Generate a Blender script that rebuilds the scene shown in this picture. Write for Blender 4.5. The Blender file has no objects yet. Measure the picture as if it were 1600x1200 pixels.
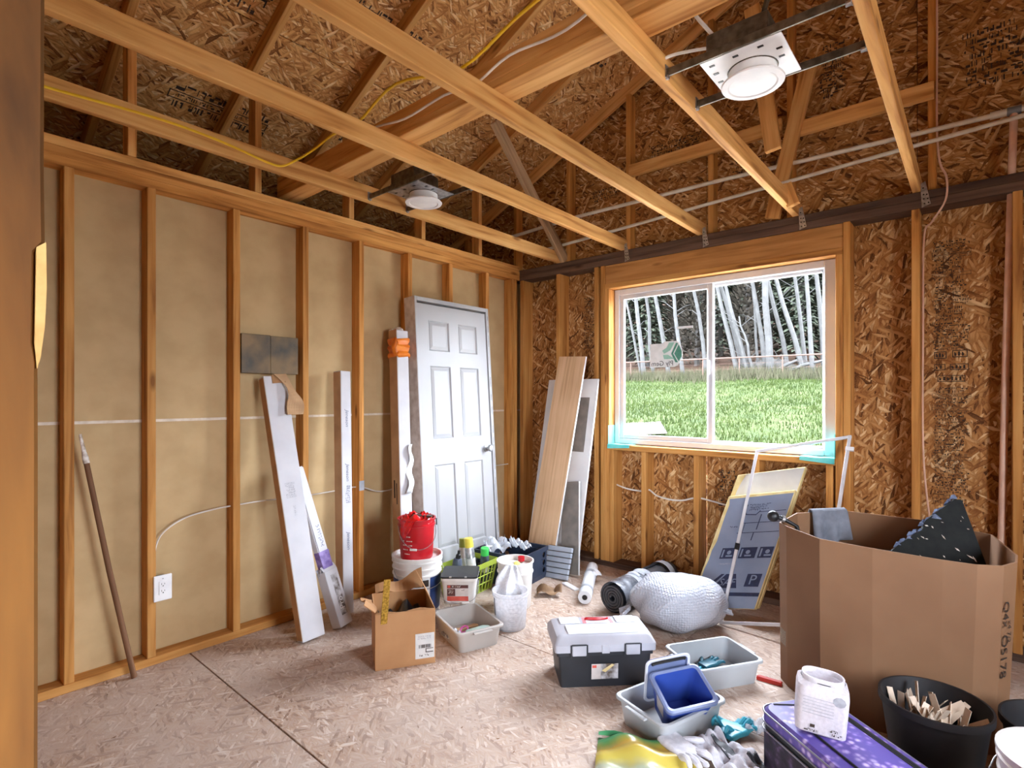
import bpy, bmesh, math, random
from mathutils import Matrix, Vector, Euler
random.seed(7)
R = math.radians
sc = bpy.context.scene
col = sc.collection

# ------------------------------------------------------------------ camera, world, light, exposure
cd = bpy.data.cameras.new('camera')
cam = bpy.data.objects.new('camera', cd)
col.objects.link(cam)
cam.location = (3.117, -3.738, 1.341)
cam.rotation_euler = (R(90), 0, R(40.66))
cd.sensor_width = 36.0
cd.lens = 845 / 1600 * 36.0
cd.shift_y = 20 / 1600
cd.clip_start = 0.02
cd.clip_end = 400
sc.camera = cam
sc.view_settings.view_transform = 'Standard'
sc.view_settings.look = 'None'
sc.view_settings.gamma = 1.0
sc.view_settings.use_curve_mapping = False
sc.view_settings.exposure = 1.17
SKY = 18.0
w = bpy.data.worlds.new('overcast_sky')
sc.world = w
w.use_nodes = True
bg = w.node_tree.nodes['Background']
bg.inputs['Color'].default_value = (0.84, 0.92, 1.04, 1)
bg.inputs['Strength'].default_value = SKY
try:
    w.cycles.sampling_method = 'MANUAL'
    w.cycles.sample_map_resolution = 64
except Exception:
    pass
sc.cycles.max_bounces = 12
sc.cycles.diffuse_bounces = 6
sc.cycles.glossy_bounces = 4
sc.cycles.transparent_max_bounces = 24
sc.cycles.sample_clamp_indirect = 12
sc.cycles.caustics_reflective = False
sc.cycles.caustics_refractive = False


def portal(loc, rot, sx, sy):
    l = bpy.data.lights.new('daylight_portal', 'AREA')
    l.shape = 'RECTANGLE'
    l.size = sx
    l.size_y = sy
    l.cycles.is_portal = True
    o = bpy.data.objects.new('daylight_portal', l)
    o.location = loc
    o.rotation_euler = rot
    col.objects.link(o)


# openings of the shell (metres): window in the back wall, unseen opening added in the right wall for fill, doorway behind the camera
WX0, WX1, WZ0, WZ1 = 0.915, 2.472, 0.968, 2.196
RY0, RY1, RZ0, RZ1 = -2.95, -1.95, 0.95, 2.05       # unseen window opening added in the right wall for fill light
BX0, BX1, BZ1 = 2.335, 3.25, 2.05
HX0, HX1, HZ1 = 3.4, 4.4, 2.1            # outer opening of the unseen hall added to soften the back light
portal(((WX0 + WX1) / 2, 0.20, (WZ0 + WZ1) / 2), (R(-90), 0, 0), WX1 - WX0, WZ1 - WZ0)
portal((4.80, (RY0 + RY1) / 2, (RZ0 + RZ1) / 2), (0, R(90), 0), RZ1 - RZ0, RY1 - RY0)
portal(((HX0 + HX1) / 2, -6.24, HZ1 / 2), (R(90), 0, 0), HX1 - HX0, HZ1)


# ------------------------------------------------------------------ materials
def nt(name):
    m = bpy.data.materials.new(name)
    m.use_nodes = True
    t = m.node_tree
    return m, t, t.nodes, t.links, t.nodes['Principled BSDF']


def L3(c):
    return (c[0], c[1], c[2], 1)


def S(r, g, b):
    def f(c):
        c /= 255
        return c / 12.92 if c <= 0.04045 else ((c + 0.055) / 1.055) ** 2.4
    return (f(r), f(g), f(b))


def ramp(N, stops):
    n = N.new('ShaderNodeValToRGB')
    e = n.color_ramp.elements
    while len(e) < len(stops):
        e.new(0.5)
    for el, (p, c) in zip(e, stops):
        el.position = p
        el.color = L3(c)
    return n


def pm(name, c1, c2=None, scale=12, rough=0.6, metal=0.0, bump=0.0, bscale=60, trans=0.0, alpha=1.0, spec=0.5, sss=0.0):
    """plain procedural material: two tones mixed by noise, optional fine relief"""
    m, t, N, K, P = nt(name)
    if c2 is None:
        c2 = tuple(x * 0.86 for x in c1)
    tc = N.new('ShaderNodeTexCoord')
    n = N.new('ShaderNodeTexNoise')
    n.inputs['Scale'].default_value = scale
    n.inputs['Detail'].default_value = 5
    K.new(tc.outputs['Object'], n.inputs['Vector'])
    r = ramp(N, [(0.35, c2), (0.62, c1)])
    K.new(n.outputs['Fac'], r.inputs['Fac'])
    K.new(r.outputs['Color'], P.inputs['Base Color'])
    P.inputs['Roughness'].default_value = rough
    P.inputs['Metallic'].default_value = metal
    P.inputs['Specular IOR Level'].default_value = spec
    P.inputs['Transmission Weight'].default_value = trans
    P.inputs['Alpha'].default_value = alpha
    if sss:
        P.inputs['Subsurface Weight'].default_value = sss
        P.inputs['Subsurface Radius'].default_value = (0.02, 0.02, 0.02)
    if bump:
        b = N.new('ShaderNodeTexNoise')
        b.inputs['Scale'].default_value = bscale
        b.inputs['Detail'].default_value = 3
        K.new(tc.outputs['Object'], b.inputs['Vector'])
        bn = N.new('ShaderNodeBump')
        bn.inputs['Strength'].default_value = bump
        bn.inputs['Distance'].default_value = 0.01
        K.new(b.outputs['Fac'], bn.inputs['Height'])
        K.new(bn.outputs['Normal'], P.inputs['Normal'])
    return m


def wood(name, light, mid, dark, grain=1.0, rough=0.72, knots=True):
    """sawn lumber: grain runs along the object's local X, tone varies from board to board"""
    m, t, N, K, P = nt(name)
    tc = N.new('ShaderNodeTexCoord')
    oi = N.new('ShaderNodeObjectInfo')
    off = N.new('ShaderNodeVectorMath')
    off.operation = 'MULTIPLY_ADD'
    cmb = N.new('ShaderNodeCombineXYZ')
    for i in range(3):
        K.new(oi.outputs['Random'], cmb.inputs[i])
    K.new(cmb.outputs[0], off.inputs[0])
    off.inputs[1].default_value = (37, 11, 23)
    K.new(tc.outputs['Object'], off.inputs[2])
    mp = N.new('ShaderNodeMapping')
    mp.inputs['Scale'].default_value = (1.6, 26 * grain, 26 * grain)
    K.new(off.outputs[0], mp.inputs['Vector'])
    n1 = N.new('ShaderNodeTexNoise')
    n1.inputs['Scale'].default_value = 1.0
    n1.inputs['Detail'].default_value = 6
    n1.inputs['Distortion'].default_value = 0.6
    K.new(mp.outputs[0], n1.inputs['Vector'])
    r1 = ramp(N, [(0.28, dark), (0.46, mid), (0.68, light)])
    K.new(n1.outputs['Fac'], r1.inputs['Fac'])
    out = r1.outputs['Color']
    # large blotches
    n2 = N.new('ShaderNodeTexNoise')
    n2.inputs['Scale'].default_value = 2.2
    n2.inputs['Detail'].default_value = 3
    K.new(off.outputs[0], n2.inputs['Vector'])
    mx = N.new('ShaderNodeMix')
    mx.data_type = 'RGBA'
    mx.blend_type = 'MULTIPLY'
    mx.inputs['Factor'].default_value = 0.6
    r2 = ramp(N, [(0.3, (0.72, 0.66, 0.60)), (0.65, (1, 1, 1))])
    K.new(n2.outputs['Fac'], r2.inputs['Fac'])
    K.new(out, mx.inputs['A'])
    K.new(r2.outputs['Color'], mx.inputs['B'])
    out = mx.outputs['Result']
    if knots:
        mp2 = N.new('ShaderNodeMapping')
        mp2.inputs['Scale'].default_value = (2.3, 7.5, 7.5)
        K.new(off.outputs[0], mp2.inputs['Vector'])
        v = N.new('ShaderNodeTexVoronoi')
        v.inputs['Scale'].default_value = 1.0
        K.new(mp2.outputs[0], v.inputs['Vector'])
        rk = ramp(N, [(0.05, (0.30, 0.20, 0.13)), (0.14, (1, 1, 1))])
        K.new(v.outputs['Distance'], rk.inputs['Fac'])
        mk = N.new('ShaderNodeMix')
        mk.data_type = 'RGBA'
        mk.blend_type = 'MULTIPLY'
        mk.inputs['Factor'].default_value = 0.8
        K.new(out, mk.inputs['A'])
        K.new(rk.outputs['Color'], mk.inputs['B'])
        out = mk.outputs['Result']
    hs = N.new('ShaderNodeHueSaturation')
    mr = N.new('ShaderNodeMapRange')
    mr.inputs['To Min'].default_value = 0.82
    mr.inputs['To Max'].default_value = 1.12
    K.new(oi.outputs['Random'], mr.inputs['Value'])
    K.new(mr.outputs[0], hs.inputs['Value'])
    K.new(out, hs.inputs['Color'])
    K.new(hs.outputs[0], P.inputs['Base Color'])
    P.inputs['Roughness'].default_value = rough
    P.inputs['Specular IOR Level'].default_value = 0.25
    bn = N.new('ShaderNodeBump')
    bn.inputs['Strength'].default_value = 0.25
    bn.inputs['Distance'].default_value = 0.004
    K.new(n1.outputs['Fac'], bn.inputs['Height'])
    K.new(bn.outputs['Normal'], P.inputs['Normal'])
    return m


def osb(name, stops, scale=1.0, edge=0.45, wear=None, bump=0.35, rough=0.8):
    """oriented strand board: overlapping elongated strands in several directions (local XY plane)"""
    m, t, N, K, P = nt(name)
    tc = N.new('ShaderNodeTexCoord')
    oi = N.new('ShaderNodeObjectInfo')
    cmb = N.new('ShaderNodeCombineXYZ')
    for i in range(2):
        K.new(oi.outputs['Random'], cmb.inputs[i])
    off = N.new('ShaderNodeVectorMath')
    off.operation = 'MULTIPLY_ADD'
    K.new(cmb.outputs[0], off.inputs[0])
    off.inputs[1].default_value = (41, 17, 0)
    K.new(tc.outputs['Object'], off.inputs[2])
    wn = N.new('ShaderNodeTexNoise')
    wn.inputs['Scale'].default_value = 9 * scale
    wn.inputs['Detail'].default_value = 2
    K.new(off.outputs[0], wn.inputs['Vector'])
    sub = N.new('ShaderNodeVectorMath')
    sub.operation = 'SUBTRACT'
    K.new(wn.outputs['Color'], sub.inputs[0])
    sub.inputs[1].default_value = (0.5, 0.5, 0.5)
    wv = N.new('ShaderNodeVectorMath')
    wv.operation = 'MULTIPLY_ADD'
    K.new(sub.outputs[0], wv.inputs[0])
    wv.inputs[1].default_value = (0.035 / scale, 0.035 / scale, 0)
    K.new(off.outputs[0], wv.inputs[2])
    layers = []
    for i, (ang, sx, sy) in enumerate([(0.15, 8, 50), (-0.38, 9, 42), (0.75, 10, 50), (-1.05, 8, 38)]):
        ro = N.new('ShaderNodeMapping')
        ro.inputs['Rotation'].default_value = (0, 0, ang)
        ro.inputs['Location'].default_value = (i * 3.1, i * 1.7, 0)
        K.new(wv.outputs[0], ro.inputs['Vector'])
        mp = N.new('ShaderNodeMapping')
        mp.inputs['Scale'].default_value = (sx * scale, sy * scale, 0.0)
        K.new(ro.outputs[0], mp.inputs['Vector'])
        v = N.new('ShaderNodeTexVoronoi')
        v.voronoi_dimensions = '2D'
        v.inputs['Scale'].default_value = 1.0
        K.new(mp.outputs[0], v.inputs['Vector'])
        layers.append(v)
    # choose between the layers with the cell colours of the first ones
    def sel(fac, a, b, th):
        g = N.new('ShaderNodeMath')
        g.operation = 'GREATER_THAN'
        K.new(fac, g.inputs[0])
        g.inputs[1].default_value = th
        mx = N.new('ShaderNodeMix')
        mx.data_type = 'RGBA'
        K.new(g.outputs[0], mx.inputs['Factor'])
        K.new(a, mx.inputs['A'])
        K.new(b, mx.inputs['B'])
        return mx.outputs['Result'], g.outputs[0]
    seps = []
    for v in layers:
        s = N.new('ShaderNodeSeparateColor')
        K.new(v.outputs['Color'], s.inputs[0])
        cmbv = N.new('ShaderNodeCombineXYZ')
        K.new(s.outputs[0], cmbv.inputs[0])
        K.new(v.outputs['Distance'], cmbv.inputs[1])
        seps.append((s, cmbv.outputs[0]))
    a, _ = sel(seps[0][0].outputs[1], seps[0][1], seps[1][1], 0.52)
    b, _ = sel(seps[2][0].outputs[1], a, seps[2][1], 0.62)
    c, _ = sel(seps[3][0].outputs[1], b, seps[3][1], 0.80)
    sx_ = N.new('ShaderNodeSeparateXYZ')
    K.new(c, sx_.inputs[0])
    fine = N.new('ShaderNodeTexNoise')
    fine.inputs['Scale'].default_value = 120 * scale
    fine.inputs['Detail'].default_value = 3
    K.new(off.outputs[0], fine.inputs['Vector'])
    ad = N.new('ShaderNodeMath')
    ad.operation = 'MULTIPLY_ADD'
    K.new(fine.outputs['Fac'], ad.inputs[0])
    ad.inputs[1].default_value = 0.35
    K.new(sx_.outputs[0], ad.inputs[2])
    sb = N.new('ShaderNodeMath')
    sb.operation = 'SUBTRACT'
    K.new(ad.outputs[0], sb.inputs[0])
    sb.inputs[1].default_value = 0.17
    rp = ramp(N, stops)
    K.new(sb.outputs[0], rp.inputs['Fac'])
    re = ramp(N, [(0.30, (1, 1, 1)), (0.62, (edge, edge * 0.9, edge * 0.8))])
    K.new(sx_.outputs[1], re.inputs['Fac'])
    mu = N.new('ShaderNodeMix')
    mu.data_type = 'RGBA'
    mu.blend_type = 'MULTIPLY'
    mu.inputs['Factor'].default_value = 1.0
    K.new(rp.outputs['Color'], mu.inputs['A'])
    K.new(re.outputs['Color'], mu.inputs['B'])
    out = mu.outputs['Result']
    if wear:
        wnn = N.new('ShaderNodeTexNoise')
        wnn.inputs['Scale'].default_value = 2.4
        wnn.inputs['Detail'].default_value = 7
        wnn.inputs['Roughness'].default_value = 0.65
        K.new(off.outputs[0], wnn.inputs['Vector'])
        rw = ramp(N, [(0.34, (0, 0, 0)), (0.62, (1, 1, 1))])
        K.new(wnn.outputs['Fac'], rw.inputs['Fac'])
        mfac = N.new('ShaderNodeMath')
        mfac.operation = 'MULTIPLY'
        K.new(rw.outputs['Color'], mfac.inputs[0])
        mfac.inputs[1].default_value = wear[1]
        mw = N.new('ShaderNodeMix')
        mw.data_type = 'RGBA'
        K.new(mfac.outputs[0], mw.inputs['Factor'])
        K.new(out, mw.inputs['A'])
        mw.inputs['B'].default_value = L3(wear[0])
        out = mw.outputs['Result']
    K.new(out, P.inputs['Base Color'])
    P.inputs['Roughness'].default_value = rough
    P.inputs['Specular IOR Level'].default_value = 0.25
    bn = N.new('ShaderNodeBump')
    bn.inputs['Strength'].default_value = bump
    bn.inputs['Distance'].default_value = 0.004
    K.new(sb.outputs[0], bn.inputs['Height'])
    K.new(bn.outputs['Normal'], P.inputs['Normal'])
    return m


def glass(name, tint=(1, 1, 1), gloss=0.05):
    m, t, N, K, P = nt(name)
    N.remove(P)
    tr = N.new('ShaderNodeBsdfTransparent')
    tr.inputs[0].default_value = L3(tint)
    g = N.new('ShaderNodeBsdfGlossy')
    g.inputs['Roughness'].default_value = 0.02
    n = N.new('ShaderNodeTexNoise')
    n.inputs['Scale'].default_value = 3
    r = ramp(N, [(0.3, (gloss * 0.8,) * 3), (0.7, (gloss * 1.2,) * 3)])
    K.new(n.outputs['Fac'], r.inputs['Fac'])
    mx = N.new('ShaderNodeMixShader')
    K.new(r.outputs['Color'], mx.inputs[0])
    K.new(tr.outputs[0], mx.inputs[1])
    K.new(g.outputs[0], mx.inputs[2])
    K.new(mx.outputs[0], N['Material Output'].inputs['Surface'])
    return m


def film(name, colr, opacity, rough=0.25):
    """thin translucent plastic: part see-through, part diffuse"""
    m, t, N, K, P = nt(name)
    tr = N.new('ShaderNodeBsdfTransparent')
    n = N.new('ShaderNodeTexNoise')
    n.inputs['Scale'].default_value = 14
    n.inputs['Detail'].default_value = 4
    r = ramp(N, [(0.3, (max(0, opacity - 0.1),) * 3), (0.7, (min(1, opacity + 0.1),) * 3)])
    K.new(n.outputs['Fac'], r.inputs['Fac'])
    P.inputs['Base Color'].default_value = L3(colr)
    P.inputs['Roughness'].default_value = rough
    tl = N.new('ShaderNodeBsdfTranslucent')
    tl.inputs[0].default_value = L3(colr)
    m2 = N.new('ShaderNodeMixShader')
    m2.inputs[0].default_value = 0.35
    K.new(P.outputs[0], m2.inputs[1])
    K.new(tl.outputs[0], m2.inputs[2])
    mx = N.new('ShaderNodeMixShader')
    K.new(r.outputs['Color'], mx.inputs[0])
    K.new(tr.outputs[0], mx.inputs[1])
    K.new(m2.outputs[0], mx.inputs[2])
    K.new(mx.outputs[0], N['Material Output'].inputs['Surface'])
    return m


M = {}
M['stud'] = wood('fir_lumber', S(222, 166, 96), S(202, 142, 74), S(152, 96, 44))
M['joist'] = wood('joist_lumber', S(240, 190, 122), S(222, 166, 96), S(176, 116, 58))
M['greyweb'] = wood('weathered_lumber', S(196, 168, 132), S(172, 142, 108), S(128, 100, 72))
M['darkplate'] = wood('treated_lumber', S(112, 88, 72), S(92, 70, 58), S(66, 48, 40))
M['header'] = wood('header_lumber', S(206, 152, 92), S(186, 132, 74), S(140, 92, 48), grain=0.8)
M['post'] = wood('rough_post', S(138, 94, 42), S(110, 72, 32), S(58, 36, 16), grain=0.5)
M['osb'] = osb('wall_osb', [(0.03, S(96, 58, 26)), (0.18, S(156, 104, 54)), (0.5, S(178, 126, 72)), (0.8, S(194, 146, 92)), (0.97, S(222, 188, 140))], scale=1.55, edge=0.70)
M['osbroof'] = osb('roof_osb', [(0.03, S(126, 80, 42)), (0.18, S(194, 138, 80)), (0.5, S(214, 160, 98)), (0.8, S(226, 178, 116)), (0.97, S(242, 212, 162))], scale=1.5, edge=0.70)
M['osbfloor'] = osb('floor_osb', [(0.03, S(146, 120, 104)), (0.22, S(178, 155, 140)), (0.6, S(187, 166, 150)), (0.88, S(194, 175, 161)), (0.98, S(214, 202, 192))],
                    scale=2.0, edge=0.92, wear=(S(193, 178, 167), 0.6), bump=0.08, rough=0.65)
M['drywall'] = pm('drywall_back_paper', S(196, 168, 124), S(186, 158, 114), scale=7, rough=0.9, bump=0.03, bscale=240)
M['tapewhite'] = pm('joint_edge_paper', S(226, 214, 196), S(206, 190, 168), scale=30)
M['vinyl'] = pm('white_vinyl', S(214, 214, 216), S(204, 204, 208), scale=5, rough=0.35)
M['glass'] = glass('window_glass', gloss=0.005)
M['galv'] = pm('galvanised_steel', S(200, 202, 204), S(150, 152, 156), scale=40, rough=0.35, metal=0.85)
M['darkgalv'] = pm('dull_steel', S(120, 112, 100), S(84, 78, 68), scale=30, rough=0.45, metal=0.7)
M['black'] = pm('black_plastic', S(26, 26, 28), S(18, 18, 20), rough=0.45)
M['ink'] = pm('black_ink', S(44, 34, 28), S(60, 46, 36), scale=60, rough=0.9)
M['white'] = pm('white_plastic', S(240, 240, 240), S(228, 228, 230), rough=0.4)
M['tapegrey'] = pm('grey_tape', S(176, 180, 188), S(150, 154, 162), rough=0.4)


# ------------------------------------------------------------------ mesh helpers
class MB:
    def __init__(s):
        s.v, s.f = [], []

    def add(s, vs, fs):
        k = len(s.v)
        s.v += [tuple(p) for p in vs]
        s.f += [tuple(i + k for i in f) for f in fs]
        return s

    def box(s, x0, y0, z0, x1, y1, z1):
        return s.add([(x0, y0, z0), (x1, y0, z0), (x1, y1, z0), (x0, y1, z0), (x0, y0, z1), (x1, y0, z1), (x1, y1, z1), (x0, y1, z1)],
                     [(0, 3, 2, 1), (4, 5, 6, 7), (0, 1, 5, 4), (1, 2, 6, 5), (2, 3, 7, 6), (3, 0, 4, 7)])

    def hexa(s, b, t):
        return s.add(list(b) + list(t), [(0, 3, 2, 1), (4, 5, 6, 7), (0, 1, 5, 4), (1, 2, 6, 5), (2, 3, 7, 6), (3, 0, 4, 7)])

    def loft(s, loops, cap0=True, cap1=True):
        n = len(loops[0])
        vs = [p for l in loops for p in l]
        fs = []
        for i in range(len(loops) - 1):
            for j in range(n):
                a, b = i * n + j, i * n + (j + 1) % n
                fs.append((a, b, b + n, a + n))
        if cap0:
            fs.append(tuple(range(n - 1, -1, -1)))
        if cap1:
            k = (len(loops) - 1) * n
            fs.append(tuple(range(k, k + n)))
        return s.add(vs, fs)

    def lathe(s, prof, n=28, c=(0, 0), cap0=True, cap1=True):
        return s.loft([[(c[0] + r * math.cos(2 * math.pi * j / n), c[1] + r * math.sin(2 * math.pi * j / n), z) for j in range(n)] for r, z in prof], cap0, cap1)

    def tube(s, pts, r, n=8, caps=True):
        pts = [Vector(p) for p in pts]
        loops = []
        prev = None
        for i, p in enumerate(pts):
            d = (pts[min(i + 1, len(pts) - 1)] - pts[max(i - 1, 0)]).normalized()
            if prev is None:
                a = d.orthogonal().normalized()
            else:
                a = (prev - d * prev.dot(d)).normalized()
            prev = a
            b = d.cross(a)
            rr = r[i] if isinstance(r, (list, tuple)) else r
            loops.append([p + (a * math.cos(2 * math.pi * j / n) + b * math.sin(2 * math.pi * j / n)) * rr for j in range(n)])
        return s.loft(loops, caps, caps)

    def prism(s, poly, z0, z1):
        return s.loft([[(x, y, z0) for x, y in poly], [(x, y, z1) for x, y in poly]])

    def grid(s, nu, nv, fn):
        vs = [fn(i / nu, j / nv) for j in range(nv + 1) for i in range(nu + 1)]
        fs = [(j * (nu + 1) + i, j * (nu + 1) + i + 1, (j + 1) * (nu + 1) + i + 1, (j + 1) * (nu + 1) + i) for j in range(nv) for i in range(nu)]
        return s.add(vs, fs)

    def quad(s, a, b, c, d):
        return s.add([a, b, c, d], [(0, 1, 2, 3)])

    def xf(s, mat):
        s.v = [tuple(mat @ Vector(p)) for p in s.v]
        return s

    def mesh(s, name, bevel=0.0, seg=1, smooth=False):
        me = bpy.data.meshes.new(name)
        me.from_pydata(s.v, [], s.f)
        bm = bmesh.new()
        bm.from_mesh(me)
        bmesh.ops.recalc_face_normals(bm, faces=bm.faces)
        if bevel:
            es = [e for e in bm.edges if len(e.link_faces) == 2 and e.calc_face_angle(0) > 0.5]
            bmesh.ops.bevel(bm, geom=es, offset=bevel, segments=seg, affect='EDGES', clamp_overlap=True)
        if smooth:
            for f in bm.faces:
                f.smooth = True
            for e in bm.edges:
                if len(e.link_faces) == 2 and e.calc_face_angle(0) > (smooth if smooth is not True else 0.7):
                    e.smooth = False
        bm.to_mesh(me)
        bm.free()
        return me

    def build(s, name, mat, parent=None, bevel=0.0, seg=1, smooth=False, mx=None, thick=0.0, subd=0):
        o = bpy.data.objects.new(name, s.mesh(name, bevel, seg, smooth))
        o.data.materials.append(M[mat] if isinstance(mat, str) else mat)
        col.objects.link(o)
        if parent:
            o.parent = parent
        if mx is not None:
            o.matrix_basis = mx
        if thick:
            md = o.modifiers.new('thickness', 'SOLIDIFY')
            md.thickness = thick
            md.offset = 0
        if subd:
            md = o.modifiers.new('smooth', 'SUBSURF')
            md.levels = md.render_levels = subd
        return o


def rrect(hx, hy, r, z, k=4, cx=0, cy=0):
    pts = []
    for (sx, sy, a0) in ((1, 1, 0), (-1, 1, 90), (-1, -1, 180), (1, -1, 270)):
        for i in range(k + 1):
            a = R(a0 + 90 * i / k)
            pts.append((cx + sx * (hx - r) + r * math.cos(a), cy + sy * (hy - r) + r * math.sin(a), z))
    return pts


def tag(o, label, cat, group=None, kind=None):
    if label:
        o['label'] = label
    if cat:
        o['category'] = cat
    if group:
        o['group'] = group
    if kind:
        o['kind'] = kind
    return o


def thing(name, label, cat, loc=(0, 0, 0), rz=0.0, group=None, mx=None):
    o = bpy.data.objects.new(name, None)
    o.empty_display_size = 0.05
    col.objects.link(o)
    if mx is not None:
        o.matrix_basis = mx
    else:
        o.location = loc
        o.rotation_euler = (0, 0, rz)
    return tag(o, label, cat, group)


def struct(name, label=None):
    o = bpy.data.objects.new(name, None)
    col.objects.link(o)
    o['kind'] = 'structure'
    if label:
        o['label'] = label
    return o


def copy_tree(o, parent=None):
    c = o.copy()
    col.objects.link(c)
    c.parent = parent
    for ch in o.children:
        copy_tree(ch, c)
    return c


def basis(ex, ey, ez, o):
    return Matrix(((ex[0], ey[0], ez[0], o[0]), (ex[1], ey[1], ez[1], o[1]), (ex[2], ey[2], ez[2], o[2]), (0, 0, 0, 1)))


def frame(o, x, up):
    """orthonormal frame at o: local X along x, local Z as close to up as possible"""
    ex = Vector(x).normalized()
    ez = Vector(up) - ex * Vector(up).dot(ex)
    ez.normalize()
    return basis(ex, ez.cross(ex), ez, o)


_bc = {}


def beam(name, p0, p1, wy, hz, mat, parent, up=(0, 0, 1), bev=0.003):
    """a stick of lumber from p0 to p1 (centre line); wy across, hz along the up hint"""
    p0, p1 = Vector(p0), Vector(p1)
    L = (p1 - p0).length
    key = (round(L, 3), wy, hz)
    if key not in _bc:
        _bc[key] = MB().box(0, -wy / 2, -hz / 2, L, wy / 2, hz / 2).mesh('lumber', bev)
    me = _bc[key]
    if me.materials and me.materials[0] is not M[mat] or not me.materials:
        if me.materials:
            me = me.copy()
            me.materials[0] = M[mat]
        else:
            me.materials.append(M[mat])
    o = bpy.data.objects.new(name, me)
    col.objects.link(o)
    o.parent = parent
    o.matrix_basis = frame(p0, p1 - p0, up)
    return o


def bar(name, x0, y0, z0, x1, y1, z1, mat, parent, bev=0.003, axis=None):
    """axis-aligned lumber given by its extents, grain along its longest side"""
    d = (x1 - x0, y1 - y0, z1 - z0)
    a = axis if axis is not None else max(range(3), key=lambda i: d[i])
    c = [(x0 + x1) / 2, (y0 + y1) / 2, (z0 + z1) / 2]
    p0, p1 = list(c), list(c)
    p0[a] = (x0, y0, z0)[a]
    p1[a] = (x1, y1, z1)[a]
    up = (0, 0, 1) if a != 2 else (1, 0, 0)
    if a == 0:
        wy, hz = d[1], d[2]
    elif a == 1:
        wy, hz = d[0], d[2]
    else:
        wy, hz = d[1], d[0]
    return beam(name, p0, p1, round(wy, 4), round(hz, 4), mat, parent, up, bev)


def text_mesh(body, size, align='CENTER', shear=0.0, extr=0.0):
    cu = bpy.data.curves.new('lettering', 'FONT')
    cu.body = body
    cu.size = size
    cu.align_x = align
    cu.align_y = 'CENTER'
    cu.shear = shear
    cu.extrude = extr
    cu.resolution_u = 3
    o = bpy.data.objects.new('lettering', cu)
    col.objects.link(o)
    dg = bpy.context.evaluated_depsgraph_get()
    dg.update()
    me = bpy.data.meshes.new_from_object(o.evaluated_get(dg))
    bpy.data.objects.remove(o)
    bpy.data.curves.remove(cu)
    return me


def lettering(body, size, mat, parent, mx, name='lettering', **kw):
    me = text_mesh(body, size, **kw)
    me.materials.clear()
    me.materials.append(M[mat])
    o = bpy.data.objects.new(name, me)
    col.objects.link(o)
    o.parent = parent
    o.matrix_basis = mx
    return o


def print_block(mb, w, h, rows, seed=0, boxed=()):
    """illegible small print: rows of tiny strokes in the local XY plane, top at y=h"""
    rnd = random.Random(seed)
    rh = h / rows
    for i in range(rows):
        y1 = h - i * rh - rh * 0.18
        y0 = h - (i + 1) * rh + rh * 0.1
        if i in boxed:
            t = rh * 0.1
            for (a, b, c, d) in ((0, y0 - t, w, y0), (0, y1, w, y1 + t), (0, y0, t, y1), (w - t, y0, w, y1)):
                mb.quad((a, b, 0), (c, b, 0), (c, d, 0), (a, d, 0))
            y0 += rh * 0.15
            y1 -= rh * 0.15
        x = rnd.uniform(0.0, w * 0.12)
        end = w * rnd.uniform(0.7, 1.0)
        while x < end:
            ww = rnd.uniform(0.18, 0.7) * (y1 - y0)
            if rnd.random() < 0.8:
                k = rnd.random()
                if k < 0.5:
                    mb.quad((x, y0, 0), (x + ww * 0.35, y0, 0), (x + ww * 0.35, y1, 0), (x, y1, 0))
                elif k < 0.8:
                    mb.quad((x, y1 - (y1 - y0) * 0.3, 0), (x + ww, y1 - (y1 - y0) * 0.3, 0), (x + ww, y1, 0), (x, y1, 0))
                else:
                    ym = (y0 + y1) / 2
                    mb.quad((x, y0, 0), (x + ww, y0, 0), (x + ww, ym, 0), (x, ym, 0))
            x += ww * 0.8
    return mb

# ------------------------------------------------------------------ the shell
SL = 0.445                                   # roof pitch
SQ = math.sqrt(1 + SL * SL)
RIDGE = 3.35


def zr(x):                                   # underside of the rafters
    return 3.235 + SL * x if x <= RIDGE else 3.235 + SL * (2 * RIDGE - x)


def sheet(name, mat, parent, o, ex, ez, lx, ly, th, bev=0.0015):
    """rectangular board: o is its lower corner, local X/Y in the board, local Z out of it"""
    ex, ez = Vector(ex).normalized(), Vector(ez).normalized()
    ey = ez.cross(ex)
    return MB().box(0, 0, -th, lx, ly, 0).build(name, mat, parent, bevel=bev, mx=basis(ex, ey, ez, o))


# floor: subfloor sheets with open joints, long side along X
floor = struct('floor', 'worn strand board subfloor covered in dust')
MB().box(-2.1, -3.95, -0.06, 4.75, 0.16, -0.022).build('floor_base', 'darkplate', floor)
rows = [(-3.91, -2.693), (-2.687, -1.472), (-1.468, -0.252), (-0.248, 0.14)]
for j, (y0, y1) in enumerate(rows):
    xs = [-0.089, 1.9, 4.34, 4.62] if j % 2 == 0 else [-0.089, 0.70, 3.13, 4.62]
    for a, b in zip(xs, xs[1:]):
        sheet('floor_sheet', 'osbfloor', floor, (a + 0.0015, y0, 0), (1, 0, 0), (0, 0, 1), b - a - 0.003, y1 - y0, 0.02)
sheet('floor_sheet', 'osbfloor', floor, (-2.05, -3.9, 0), (1, 0, 0), (0, 0, 1), 1.95, 4.0, 0.02)

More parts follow.
